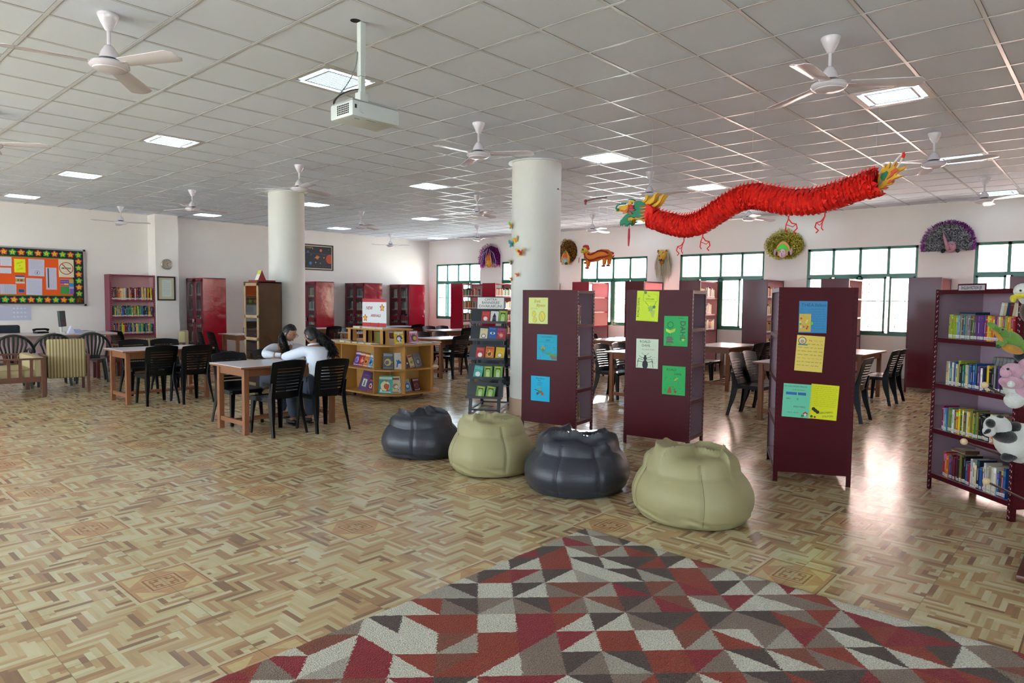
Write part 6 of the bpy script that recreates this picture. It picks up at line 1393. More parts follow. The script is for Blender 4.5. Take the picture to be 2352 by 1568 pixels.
# head built of cut paper layers, drawn in the plane x = 6.3 from pixel outlines
def H_(px, py, dx=0.0): q = onx(px, py, 6.3); return q - O_ + Vector((dx, 0, 0))
def cut(pts, m, name, dx=0.0, th=.008, both=True, parent=None):
    b = MB(); P_ = [H_(x, y) for x, y in pts]; b.prism(P_, (dx - th, 0, 0), (dx + th, 0, 0), m)
    if both and abs(dx) > .01: b.prism(P_, (-dx - th, 0, 0), (-dx + th, 0, 0), m)
    return b.build(name, None, parent or dg)
hx = lambda x, y: (1400 + x / 10.4545, 430 + y / 10.4545)
hp = lambda L_: [hx(x, y) for x, y in L_]
hd = cut(hp([(500, 640), (560, 430), (640, 400), (720, 350), (800, 340), (880, 390), (960, 440), (1010, 520), (1000, 620), (930, 700), (860, 760), (760, 740), (620, 720), (560, 700)]), M_dgn, 'head', 0, .06)
cut(hp([(500, 640), (430, 690), (370, 770), (330, 800), (310, 880), (330, 940), (350, 890), (370, 940), (390, 880), (410, 920), (430, 870), (480, 920), (520, 890), (560, 850), (620, 820), (560, 800), (520, 830), (480, 790), (500, 740), (560, 700)]), M_dgn, 'jaw', .05, .006, parent=hd)
cut(hp([(530, 420), (600, 330), (700, 350), (660, 400), (560, 440), (590, 470), (550, 520), (540, 600), (480, 630), (420, 610), (330, 600), (240, 615), (250, 585), (320, 570), (300, 530), (370, 460), (450, 450)]), M_dy, 'snout', .068, .008, parent=hd)
cut(hp([(550, 430), (560, 520), (530, 610), (430, 610), (360, 590), (380, 560), (470, 580), (520, 520)]), M_do, 'lip', .08, .005, parent=hd)
cut(hp([(500, 740), (560, 720), (640, 760), (700, 735), (780, 760), (860, 700), (940, 700), (990, 790), (930, 850), (880, 830), (850, 850), (800, 790), (700, 780), (640, 770), (590, 790), (570, 860), (540, 870), (530, 820), (470, 790)]), M_dy, 'beard', .03, .006, parent=hd)
for i, L_ in enumerate(([(560, 450), (600, 440), (680, 460), (640, 490), (690, 520), (640, 530), (560, 520)], [(560, 540), (650, 540), (720, 555), (660, 580), (600, 580), (560, 570)], [(540, 620), (600, 610), (640, 660), (560, 650)])): cut(hp(L_), M_dre, 'cheek_flame', .0, .079, parent=hd)
for L_ in ([(820, 350), (900, 300), (900, 220), (930, 190), (970, 210), (960, 260), (930, 330), (860, 390)], [(880, 400), (980, 320), (1070, 260), (1120, 180), (1180, 135), (1210, 150), (1150, 200), (1130, 290), (1100, 370), (1000, 430), (920, 450)], [(1050, 450), (1150, 400), (1230, 330), (1290, 220), (1330, 170), (1370, 190), (1310, 260), (1270, 350), (1200, 430), (1110, 490)]): cut(hp(L_), M_dy, 'horn', .03, .012, parent=hd)
for k in range(9):
    y = 460 + k * 38; cut(hp([(780, y + 10), (860, y + 6), (940, y - 14), (1020, y - 50), (950, y + 8), (860, y + 24)]), M_dy if k % 2 else M_dre, 'mane_lock', .066, .004, parent=hd)
b = MB(); b.tube([H_(*hx(x, y), -.09) for x, y in ((300, 560), (270, 540), (275, 490), (320, 440), (400, 420), (500, 415))], .009, 6, M_dgn); b.ball(H_(*hx(305, 560), -.09), .018, M_dgn, 8); b.build('whisker', None, hd, smooth=True)
b = MB(); b.tube([H_(*hx(x, y), .0) for x, y in ((440, 300), (500, 285), (570, 295), (620, 330))], [.003, .006, .007, .008], 6, M_dgn); b.build('whisker', None, hd, smooth=True)
for s_ in (-1, 1): b = MB(); b.ball(H_(*hx(640, 400), s_ * .065), 1, M_whp, 10, (.015, .02, .02)); b.ball(H_(*hx(640, 400), s_ * .08), 1, K, 8, (.006, .01, .01)); b.build('eye', None, hd)
b = MB(); b.tube([H_(*hx(475, 930)), H_(*hx(470, 1000))], .003, 5, M_dre); b.tube([H_(*hx(470, 990)), H_(*hx(465, 1200)), H_(*hx(455, 1410))], [.01, .013, .008], 8, M_dre); b.build('tassel', None, dg)
cut(hp([(930, 690), (1000, 420), (1080, 470), (1130, 540), (1120, 700), (1050, 800), (960, 770)]), M_dr, 'collar', .0, .085)
# tail
tx = lambda L_: [(1960 + x / 12.064, 340 + y / 12.064) for x, y in L_]
tl_ = cut(tx([(700, 1080), (690, 900), (720, 760), (780, 640), (870, 480), (900, 500), (890, 560), (1040, 390), (1010, 520), (1000, 590), (1200, 400), (1230, 400), (1160, 560), (1280, 560), (1480, 510), (1400, 590), (1270, 650), (1170, 760), (1380, 770), (1280, 810), (1130, 860), (1020, 950), (1110, 970), (1050, 1010), (900, 1050), (860, 1100), (760, 1130), (760, 1200), (780, 1230), (700, 1260), (600, 1270), (620, 1180)]), M_dy, 'tail', 0, .02)
cut(tx([(770, 830), (800, 720), (900, 680), (950, 640), (990, 690), (940, 790), (860, 920), (820, 900)]), M_dgn, 'tail_patch', .025, .005, parent=tl_); cut(tx([(700, 1080), (770, 900), (830, 830), (820, 950), (720, 1060)]), pm('8a8a7c'), 'tail_patch', .025, .005, parent=tl_)
for L_ in ([(1060, 660), (1200, 560), (1270, 640), (1150, 720), (1080, 800), (950, 880), (1060, 740)], [(960, 1000), (1020, 900), (1130, 880), (1120, 930), (1010, 990)], [(800, 1140), (880, 1080), (960, 1080), (880, 1140)], [(600, 1260), (700, 1190), (740, 1130), (750, 1200), (790, 1220), (700, 1260)], [(1150, 500), (1210, 390), (1170, 520)]): cut(tx(L_), M_do, 'tail_flame', .0, .032, parent=tl_)
for L_ in ([(1090, 470), (1180, 340), (1300, 210), (1370, 150)], [(1170, 580), (1280, 440), (1330, 330), (1360, 270)]): b = MB(); b.tube([H_(*q) for q in tx(L_)], .007, 5, M_whp); b.build('tail_ribbon', None, tl_)
b = MB(); b.tube([H_(*q) for q in tx([(1365, 270), (1400, 190), (1380, 130)])], .012, 6, M_dr); b.build('tail_ribbon', None, tl_)
for (px, py) in ((1725, 440), (2010, 405), (1495, 485)):
    b = MB(); q = onx(px, py, 6.3) - O_; b.tube([q, Vector((q.x, q.y, ZC - .002 - O_.z))], .0012, 4, pm('b8a8a8')); b.build('thread', None, dg)

# ---------------------------------------------------------------- small orange dragon on strings
sx = 11.2
sf = lambda x, y: onx(1280 + x / 15.68, 530 + y / 15.68, sx)
sdr = thing('toy_dragon', 'small orange and red paper dragon hanging on threads before the third window', 'paper dragon', tuple(sf(1300, 900))); so = sf(1300, 900)
L_ = lambda pts: [sf(x, y) - so for x, y in pts]
M_or = mat('orange_paper', 'dc7a16', .7, noise=.1, nscale=30); M_yl = pm('d0b02c', .6)
b = MB(); b.tube(L_([(1080, 760), (1080, 900), (1200, 960), (1400, 930), (1600, 850), (1800, 850), (1900, 900), (1970, 930)]), [.05, .085, .10, .10, .105, .10, .07, .02], 12, M_or); bo = b.build('body', M_or, sdr, smooth=True)
b = MB(); rg = random.Random(2)
for (row_, wd) in (([(1060, 840), (1130, 1010), (1250, 1080), (1400, 1060), (1550, 990), (1750, 970), (1950, 910)], 14), ([(1200, 850), (1300, 880), (1430, 820), (1560, 750), (1700, 740), (1850, 780), (1930, 830)], 14)):
    P_ = L_(row_)
    for k in range(80):
        q = crom(P_, k / 80); 
        for sx_ in (-.09, .09): b.add([q + Vector((sx_, 0, -.016)), q + Vector((sx_, .012, .016)), q + Vector((sx_ * 1.2, -.01, .03 * rg.uniform(.5, 1)))], [(0, 1, 2)], M_dre); b.add([q + Vector((sx_, -.012, .012)), q + Vector((sx_, .02, -.012)), q + Vector((sx_ * 1.1, 0, .02))], [(0, 1, 2)], M_dre)
b.build('fringe', None, bo)
b = MB(); b.ball(L_([(1000, 700)])[0], .075, M_yl, 12, (1, 1.15, .9)); b.ball(L_([(930, 740)])[0], .05, M_yl, 10, (1, 1.2, .8)); h2 = b.build('head', M_yl, sdr, smooth=True)
b = MB(); b.ball(L_([(1030, 560)])[0], .055, M_dre, 10, (1.1, 1.3, .6)); b.ball(L_([(1100, 640)])[0], .04, M_dre, 8); b.build('crest', None, h2, smooth=True)
for s_ in (-1, 1): b = MB(); b.ball(L_([(1000, 690)])[0] + Vector((s_ * .07, 0, 0)), .018, K, 8); b.build('eye', None, h2)
for (x0, y0, x1, y1) in ((1180, 1050, 1160, 1300), (1070, 1050, 1010, 1110), (1760, 1000, 1740, 1230), (1830, 980, 1810, 1200)):
    b = MB(); A, B_ = L_([(x0, y0), (x1, y1)]); dx = Vector((.05 if x0 in (1070, 1830) else -.05, 0, 0)); b.tube([A + dx, B_ + dx], [.05, .035], 8, M_or); b.ball(B_ + dx + Vector((0, .02, -.02)), .04, pm('b0484c'), 8, (1, 1.3, .6)); b.build('leg', None, sdr, smooth=True)
for x in (1010, 1480, 1780):
    b = MB(); q = L_([(x, 640)])[0]; b.tube([q, Vector((q.x, q.y, ZC - so.z))], .0015, 4, pm('e0d8d4')); b.build('thread', None, sdr)
b = MB(); q = L_([(940, 830), (860, 900), (790, 960), (770, 1150)]); b.tube(q[:3], .002, 4, pm('8a6a6a')); b.tube(q[2:], .008, 6, M_dre); b.build('tassel', None, sdr)
# ---------------------------------------------------------------- reception desk and what stands on it
M_dskp = mat('desk_pinkish_panel', 'b4979c', .5); M_dskt = mat('desk_top_laminate', 'd0c4c6', .3)
dk = thing('reception_desk', 'long pale-topped reception desk under the notice board', 'desk', (1.6, 14.65, 0))
b = MB(); b.box((0, 0, .815), (3.05, .75, .84)); b.build('desktop', M_dskt, dk, bevel=.003)
b = MB(); b.box((0, .0, .79), (3.05, .75, .815)); b.build('edge_band', mat('desk_edge', '9a7a5c', .4), dk)
b = MB(); b.box((.05, .16, .28), (2.72, .18, .79)); b.build('front_panel', M_dskp, dk)
for x in (.05, 1.35, 2.68): b = MB(); b.box((x, .12, 0), (x + .045, .62, .79)); b.build('leg', M_dskp, dk)
mo = thing('monitor', 'small dark computer monitor turned sideways on the reception desk', 'monitor', (3.82, 15.05, .84), math.radians(60))
b = MB(); b.obox((0, 0, .27), (.17, 0, 0), (0, .018, 0), (0, .01, .15), mat('monitor_black', '1a1c1e', .4)); b.obox((0, -.0185, .272), (.155, 0, 0), (0, .001, 0), (0, .009, .135), mat('monitor_screen', '4a5456', .2)); b.build('screen', None, mo)
b = MB(); b.box((-.1, -.07, 0), (.1, .08, .015)); b.box((-.025, .0, .015), (.025, .03, .15)); b.build('stand', mat('monitor_stand', 'cfcabd', .5), mo)
tp = thing('telephone', 'black telephone on the reception desk', 'telephone', (3.50, 15.15, .84), .2)
b = MB(); b.box((-.1, -.09, 0), (.1, .09, .03), ch=.008); b.build('base', M_blk, tp, smooth=True); b = MB(); b.tube([(-.13, 0, .055), (-.08, 0, .075), (.08, 0, .075), (.13, 0, .055)], [.028, .018, .018, .028], 10); b.build('handset', M_blk, tp, smooth=True)
b = MB(); A = Vector((3.92, 14.88, .84)); b.prism([A + Vector((-.06, 0, 0)), A + Vector((.06, 0, 0)), A + Vector((0, 0, .14))], (0, -.06, 0), (0, .06, 0), pm('d6d2e2')); b.box((3.97, 14.8, .841), (4.06, 14.9, .91), pm('aab0d8')); tag(b.build('card_stand'), 'white tent card and small box on the reception desk', 'card')
b = MB(); b.box((4.08, 14.86, .841), (4.25, 15.0, .875), pm('c4bcc4')); tag(b.build('paper_tray'), 'low grey tray at the right end of the reception desk', 'tray')
b = MB(); b.tube([Vector((4.0 + .05 * k, 15.1, .845 + .03 * math.sin(PI * k / 8))) for k in range(9)], .004, 5, M_cab); tag(b.build('cable'), 'black cable lying on the right of the reception desk', 'cable')
oc = thing('office_chair', 'dark office chair behind the reception desk, only its back showing', 'chair', (3.08, 15.75, 0))
M_of = mat('office_fabric', '1e2a30', .8)
b = MB(); b.box((-.22, -.04, .62), (.22, .04, .98), ch=.035); b.build('backrest', M_of, oc, smooth=True); b = MB(); b.box((-.22, -.05, .45), (.22, .4, .52), ch=.03); b.build('seat', M_of, oc, smooth=True)
b = MB(); b.lathe([(.03, .06), (.03, .45)], c=(0, .17, 0), n=12); b.box((-.02, -.02, .47), (.02, .02, .66)); b.build('post', M_pk, oc)
for k in range(5): b = MB(); a = k * 2 * PI / 5; b.bar((0, .17, .07), (.26 * math.cos(a), .17 + .26 * math.sin(a), .05), .04, .025); b.ball((.26 * math.cos(a), .17 + .26 * math.sin(a), .025), .025, None, 8); b.build('leg', M_pk, oc)
# green plastic armchairs with fan backs
M_grn = mat('dark_green_plastic', '1f221c', .35, spec=.5)
def make_arm():
    t = thing('garden_chair', '', 'chair'); b = MB()
    b.grid(lambda u, v: ((u - .5) * .46, -.2 + .44 * v, .43 - .015 * math.sin(PI * u)), 8, 6, thick=(0, 0, -.015)); b.build('seat', M_grn, t, smooth=True)
    b = MB()
    def arc(a, r_=.30, zc=.56, s=1.0): return Vector((r_ * math.sin(a), -.27 + .06 * (1 - math.cos(a)), zc + .33 * math.cos(a)))
    b.tube([arc(-1.45 + 2.9 * k / 20) for k in range(21)], .022, 8)       # arched top rail
    for s in (-1, 1): b.tube([arc(s * 1.45), (s * .31, -.12, .63), (s * .30, .08, .64), (s * .28, .19, .62), (s * .25, .2, .43)], .02, 8)
    b.build('rail', M_grn, t, smooth=True)
    b = MB()
    for k in range(7):
        a = (k - 3) / 3; p0 = Vector((a * .10, -.2, .44)); p1 = Vector((a * .15, -.25, .62)); p2 = arc(a * .62)
        b.tube([p0, p1, (p1 + p2) / 2 + Vector((a * .02, 0, 0)), p2], [.014, .013, .016, .018], 6)
    b.grid(lambda u, v: ((u - .5) * .26, -.205, .43 + .07 * v), 4, 1, thick=(0, .012, 0)); b.build('backrest', M_grn, t, smooth=True)
    for s in (-1, 1):
        for y, dy in ((.19, .03), (-.2, -.08)): b = MB(); b.tube([(s * .2, y, .43), (s * .225, y + dy * .5, .2), (s * .24, y + dy, .0)], [.032, .026, .022], 6); b.build('leg', M_grn, t, smooth=True)
    return t
arm0 = make_arm(); ua = []
for (x, y, dg_, lab) in ((2.72, 13.72, 0, 'dark green chair with a fan back, leftmost of three at the desk'), (3.32, 13.75, -5, 'dark green chair with a fan back, middle of three at the desk'), (3.95, 13.85, -12, 'dark green chair with a fan back behind the striped armchair')):
    place(arm0, ua, (x, y, 0), math.radians(dg_), lab, 'dark green chairs at the reception desk')
# striped armchair
def node_stripe():
    m = bpy.data.materials.new('striped_upholstery'); m.use_nodes = True; nt = m.node_tree; b = nt.nodes['Principled BSDF']; b.inputs['Roughness'].default_value = .9
    tc = nt.nodes.new('ShaderNodeTexCoord'); s = nt.nodes.new('ShaderNodeSeparateXYZ'); nt.links.new(tc.outputs['Object'], s.inputs[0])
    mu = nt.nodes.new('ShaderNodeMath'); mu.operation = 'MULTIPLY'; mu.inputs[1].default_value = 2 * PI / .042; nt.links.new(s.outputs[0], mu.inputs[0])
    si = nt.nodes.new('ShaderNodeMath'); si.operation = 'SINE'; nt.links.new(mu.outputs[0], si.inputs[0]); r = nt.nodes.new('ShaderNodeValToRGB'); r.color_ramp.elements[0].position = .35; r.color_ramp.elements[0].color = (*lin('8f7a52'), 1); r.color_ramp.elements[1].position = .62; r.color_ramp.elements[1].color = (*lin('c4b48a'), 1)
    mr = nt.nodes.new('ShaderNodeMapRange'); mr.inputs['From Min'].default_value = -1; nt.links.new(si.outputs[0], mr.inputs['Value']); nt.links.new(mr.outputs[0], r.inputs[0]); nt.links.new(r.outputs[0], b.inputs['Base Color']); return m
M_str = node_stripe(); M_wal = mat('walnut_wood', '6a4230', .4, noise=.15, nscale=10)
def armchair(name, label, x, y, deg, wd=.58, cat='armchair', bh=.86):
    t = thing(name, label, cat, (x, y, 0), math.radians(deg)); h = wd / 2
    b = MB(); b.box((-h + .03, -.02, .24), (h - .03, .11, bh), ch=.03); b.build('back_cushion', M_str, t, smooth=True)
    b = MB(); b.box((-h + .04, .1, .3), (h - .04, .6, .43), ch=.03); b.build('seat_cushion', M_str, t, smooth=True)
    for s in (-1, 1):
        b = MB(); b.box((s * h - .02, -.03, 0), (s * h + .02, .03, .6)); b.build('leg', M_wal, t, bevel=.004); b = MB(); b.box((s * h - .02, .55, 0), (s * h + .02, .61, .58)); b.build('leg', M_wal, t, bevel=.004)
        b = MB(); b.box((s * h - .035, -.02, .58), (s * h + .035, .64, .605)); b.build('armrest', M_wal, t, bevel=.004)
        b = MB(); b.box((s * h - .012, 0, .24), (s * h + .012, .58, .32))
        for k in range(3): b.box((s * h - .01, .13 + k * .14, .32), (s * h + .01, .17 + k * .14, .58))
        b.build('side_rail', M_wal, t)
    b = MB(); b.box((-h, .56, .24), (h, .59, .3)); b.build('front_rail', M_wal, t); return t
armchair('armchair', 'striped wooden-framed armchair with its back to us, before the reception desk', 3.22, 12.48, -8)
armchair('settee', 'long striped wooden settee at the left edge, seen from its side', 2.85, 12.75, 88, 1.15, 'settee', .62)
armchair('settee', 'striped cane-coloured settee behind the left table', 5.0, 14.3, 0, .7, 'settee', .72)
armchair('armchair', 'yellowish striped armchair just behind the second black chair at the left table', 6.0, 14.75, 60, .56, 'armchair', .84)
st = thing('low_bench', 'low dark wooden bench between the green chairs and the red bookcase', 'bench', (4.15, 14.25, 0))
b = MB(); b.box((0, 0, .38), (.5, .3, .42)); b.box((.02, .0, .3), (.48, .3, .38)); b.build('seat', mat('bench_redwood', '6a3434', .4), st)
for x in (.02, .43):
    for y in (.02, .23): b = MB(); b.box((x, y, 0), (x + .05, y + .05, .3)); b.build('leg', mat('bench_redwood', '6a3434', .4), st)

# ---------------------------------------------------------------- puppet stand at the right edge
M_pw2 = mat('puppet_stand_wood', '5a2a1e', .35, noise=.2, nscale=8); M_rod = mat('rod_dark_wood', '4a3024', .5); M_bead = mat('rod_bead_wood', 'd2b48c', .5)
pc = Vector((5.02, .06, 0))
ps = thing('puppet_stand', 'brown wooden puppet stand whose base and rods enter at the right edge', 'stand', tuple(pc))
b = MB(); b.box((-.36, -.3, .012), (.3, .32, .045), ch=.006); b.build('base', M_pw2, ps, smooth=True); b = MB(); b.lathe([(.03, .045), (.022, .1), (.022, 1.6), (.0, 1.62)], n=16); b.build('post', M_pw2, ps, smooth=True)
for x in (-.3, .24):
    for y in (-.24, .26): b = MB(); b.lathe([(.02, 0), (.02, .012)], c=(x, y, 0), n=12); b.build('foot', M_rod, ps)
def rod(px, py, dp, zpost):
    q = depth(px, py, dp); b = MB(); p0 = Vector((pc.x, pc.y, zpost)); b.tube([p0 - pc, q - pc], .006, 6, M_rod); o = b.build('rod', None, ps); b = MB(); b.ball(q - pc, .018, M_bead, 12); b.build('bead', M_bead, o, smooth=True); return q
rod(2262, 884, 3.6, .75); rod(2214, 1014, 3.6, .52); rod(2265, 1105, 3.6, .27)
R0 = rod(2320, 1020, 3.62, .62)
def fur(name, c, r=1.0): return mat(name, c, 1.0, sheen=.5, bump=.6, bscale=220)
F_w, F_k, F_p, F_y, F_g, F_o = fur('fur_white', 'dcdcd6'), fur('fur_black', '131318'), fur('fur_pink', 'd2a0b2'), fur('fur_yellow', 'dcc81e'), fur('plush_green', '6a9a34'), fur('plush_orange', 'c88a1e')
def blob(parts, name, m, parent, o):
    b = MB()
    for (px, py, rx, ry, dd, rot) in parts:      # centre pixel, half sizes in pixels, depth shift, image roll
        s_ = (3.62 + dd) / FPX; c = depth(px, py, 3.62 + dd); M = Matrix((RT, UP, FW)).transposed(); rt = M @ Matrix.Rotation(rot, 3, 'Z')
        b.ball(c - o, 1, m, 18, (rx * s_, ry * s_, min(rx, ry) * s_ * .9), rt)
    return b.build(name, m, parent, smooth=True)
def puppet(name, label, px, py):
    o = depth(px, py, 3.62); return thing(name, label, 'hand puppet', tuple(o), 0, 'plush hand puppets on the stand'), o
t, o = puppet('panda_puppet', 'black and white panda hand puppet, lowest of the puppets', 2320, 1010)
bo = blob([(2322, 1015, 34, 40, 0, .55), (2338, 1035, 26, 30, .02, .6), (2345, 1000, 26, 30, 0, .2)], 'body', F_w, t, o); blob([(2306, 1000, 30, 17, -.05, -.25), (2325, 985, 22, 14, -.02, .7)], 'arm', F_k, t, o); blob([(2318, 1048, 20, 12, -.02, .2)], 'foot', F_k, t, o)
h = blob([(2291, 979, 29, 26, -.03, -.2), (2272, 990, 14, 13, -.08, 0)], 'head', F_w, t, o); blob([(2275, 972, 10, 11, -.11, .5)], 'ear', F_k, h, o); blob([(2297, 958, 8, 6, -.05, 0)], 'ear', F_k, h, o); blob([(2269, 990, 8, 5, -.14, .6)], 'eye_patch', F_k, h, o); blob([(2263, 994, 4, 3, -.14, .2)], 'nose', F_k, h, o)
t, o = puppet('rabbit_puppet', 'pink rabbit hand puppet with a white belly', 2330, 875)
blob([(2335, 885, 28, 34, .02, 0), (2330, 918, 22, 20, 0, 0)], 'body', F_w, t, o); blob([(2322, 878, 28, 15, -.05, -.15), (2345, 890, 16, 26, -.02, .3)], 'arm', F_p, t, o)
h = blob([(2324, 853, 25, 20, -.03, .1), (2310, 857, 12, 11, -.07, 0)], 'head', F_p, t, o); blob([(2348, 840, 10, 24, -.02, -.5)], 'ear', F_p, h, o); blob([(2315, 847, 3.2, 3, -.125, 0)], 'eye', mat('bead_eye', '17121a', .1), h, o); blob([(2322, 882, 8, 8, -.1, 0)], 'chest', F_w, t, o)
t, o = puppet('crocodile_puppet', 'green crocodile hand puppet with an orange belly', 2315, 775)
blob([(2322, 780, 30, 19, 0, -.5), (2345, 798, 22, 18, 0, -.4)], 'body', F_g, t, o); blob([(2300, 787, 12, 8, -.04, .2)], 'arm', F_g, t, o); blob([(2325, 802, 26, 10, -.03, -.3)], 'belly', F_o, t, o)
h = blob([(2303, 764, 20, 11, -.03, -.5), (2285, 752, 17, 7, -.05, -.7), (2276, 746, 9, 6, -.06, -.5)], 'head', F_g, t, o); blob([(2294, 773, 18, 4.5, -.05, -.9)], 'jaw', F_o, h, o); blob([(2303, 756, 5, 4, -.09, 0)], 'eye_ridge', F_g, h, o); blob([(2303, 757, 2.4, 2, -.115, 0)], 'eye', mat('bead_eye', '17121a', .1), h, o)
blob([(2293, 797, 5, 3, -.06, 0), (2291, 793, 4, 2.5, -.06, .3)], 'claw', fur('plush_dark_green', '145a34'), t, o); blob([(2347, 818, 18, 14, .0, 0)], 'cuff', F_k, t, o)
t, o = puppet('eagle_puppet', 'white-headed eagle hand puppet with a yellow beak, highest of the puppets', 2350, 668)
h = blob([(2350, 668, 20, 18, 0, 0), (2368, 680, 26, 24, .03, 0)], 'head', F_w, t, o); blob([(2338, 680, 10, 7, -.04, .1), (2327, 686, 6.5, 9, -.04, .2), (2350, 679, 12, 5, -.05, 0)], 'beak', F_y, h, o); blob([(2344, 667, 2.6, 2.4, -.075, 0)], 'eye', mat('bead_eye', '17121a', .1), h, o); blob([(2372, 715, 26, 30, .03, 0)], 'body', fur('plush_brown', '4a3020'), t, o)
for (px, py, zz) in ((2335, 885, .95), (2335, 800, 1.2), (2365, 690, 1.5)):
    b = MB(); q = depth(px, py, 3.66); b.tube([Vector((pc.x, pc.y, zz)) - pc, q - pc], .008, 6, M_rod); b.build('arm', M_rod, ps)
# ---------------------------------------------------------------- the two girls
M_skin = mat('skin', 'a8755a', .5, noise=.05, nscale=12); M_hair = mat('black_hair', '120f12', .42, spec=.4, bump=.5, bscale=60); M_shirt = mat('white_shirt', 'dfe3ee', .8, noise=.03, nscale=6, bump=.35, bscale=14)
M_trs = mat('grey_blue_trousers', '3c4454', .8, noise=.08, nscale=8, bump=.3, bscale=14); M_sho = mat('black_shoe', '16161a', .35); M_lip = mat('lip', '8a4a44', .45)
def skin_mesh(name, nodes, edges, root=0, sub=2):
    """nodes: (x,y,z,radius or (rx,ry)); one smooth skinned surface; returns vertices and faces"""
    me = bpy.data.meshes.new(name); me.from_pydata([n[:3] for n in nodes], edges, []); o = bpy.data.objects.new(name, me); COL.objects.link(o)
    sk = o.modifiers.new('skin', 'SKIN'); sk.use_smooth_shade = True; sk.branch_smoothing = .6
    for i, n in enumerate(nodes):
        r_ = n[3] if isinstance(n[3], tuple) else (n[3], n[3]); me.skin_vertices[0].data[i].radius = r_; me.skin_vertices[0].data[i].use_root = (i == root)
    ss = o.modifiers.new('sub', 'SUBSURF'); ss.levels = sub; ss.render_levels = sub
    dg_ = bpy.context.evaluated_depsgraph_get(); dg_.update(); ev = o.evaluated_get(dg_); m2 = ev.to_mesh(); vs = [v.co.copy() for v in m2.vertices]; fs = [tuple(p.vertices) for p in m2.polygons]
    ev.to_mesh_clear(); bpy.data.objects.remove(o); return vs, fs
def chain(*n): return [(i, i + 1) for i in range(n[0], n[1])]
def add_hand(b, wrist, dirv, palm_n, side, curl=.5, s=1.0):
    """palm with five fingers; dirv along the fingers, palm_n out of the palm, side +1 if the thumb is on the left of dirv"""
    d = Vector(dirv).normalized(); n = Vector(palm_n); n = (n - n.dot(d) * d).normalized(); a = d.cross(n).normalized() * side
    nodes = [(*(wrist), .022 * s), (*(wrist + d * .04 * s), (.034 * s, .015 * s)), (*(wrist + d * .08 * s), (.036 * s, .014 * s))]
    vs, fs = skin_mesh('hand_tmp', nodes, [(0, 1), (1, 2)], 0, 2); b.add(vs, fs, M_skin)
    for k, (off, L_) in enumerate(((.029, .066), (.010, .075), (-.010, .07), (-.028, .055))):
        p = wrist + d * .082 * s + a * off * s; c = curl + .08 * k; d1 = (d * math.cos(c * .5) + n * math.sin(c * .5)); d2 = (d * math.cos(c * 1.3) + n * math.sin(c * 1.3)); d3 = (d * math.cos(c * 2) + n * math.sin(c * 2))
        q1 = p + d1 * L_ * .45 * s; q2 = q1 + d2 * L_ * .32 * s; q3 = q2 + d3 * L_ * .23 * s
        b.tube([p - d * .02 * s, p, q1, q2, q3], [.0085 * s, .009 * s, .0082 * s, .0074 * s, .005 * s], 8, M_skin)
    p = wrist + d * .028 * s + a * .028 * s; td = (d * .75 + a * .65 + n * .25).normalized(); b.tube([p, p + td * .03 * s, p + td * .03 * s + (td + d * .5).normalized() * .032 * s, p + td * .05 * s + d * .038 * s + n * .006], [.013 * s, .011 * s, .009 * s, .006 * s], 8, M_skin)
def head_geo(b, c, fwd, up, s=1.0):
    """head shape centred on c looking along fwd; adds it to b and returns the basis"""
    f = Vector(fwd).normalized(); u = Vector(up); u = (u - u.dot(f) * f).normalized(); r = f.cross(u)
    M = Matrix((r, f, u)).transposed()
    N_, H_ = 28, 20; vs = []; fs = []
    for i in range(H_ + 1):
        t = PI * i / H_
        for k in range(N_):
            a = 2 * PI * k / N_; x = math.sin(t) * math.cos(a); y = math.sin(t) * math.sin(a); z = math.cos(t)
            X = x * .073; Y = y * .092; Z = z * .113
            if z < 0: X *= 1 - .32 * (-z) ** 1.4; Y *= 1 - (.10 if y > 0 else .30) * (-z)          # jaw narrows
            if y > 0 and z < .45: Y -= .010 * (1 - abs(x)) * max(0, math.cos((z - .12) * 5)) * (abs(x) > .22)      # eye sockets
            if y > .6 and abs(x) < .2 and -.35 < z < .25: Y += .004                                     # bridge
            if y > .5 and z < -.72: Y += .006
            vs.append(c + M @ Vector((X, Y, Z)) * s)
    for i in range(H_):
        for k in range(N_): fs.append((i * N_ + k, (i + 1) * N_ + k, (i + 1) * N_ + (k + 1) % N_, i * N_ + (k + 1) % N_))
    b.add(vs, fs, M_skin)
    P = lambda x, y, z: c + M @ Vector((x, y, z)) * s
    b.add([P(-.006, .086, .022), P(.006, .086, .022), P(-.013, .084, -.026), P(.013, .084, -.026), P(0, .108, -.022), P(0, .09, .02), P(0, .088, -.034)], [(0, 5, 4, 2), (5, 1, 3, 4), (2, 4, 6), (4, 3, 6)], M_skin)
    for sx in (-1, 1):      # ears
        b.ball(P(sx * .074, -.004, -.004), 1, M_skin, 10, (.008 * s, .017 * s, .028 * s), M)
    return P, M
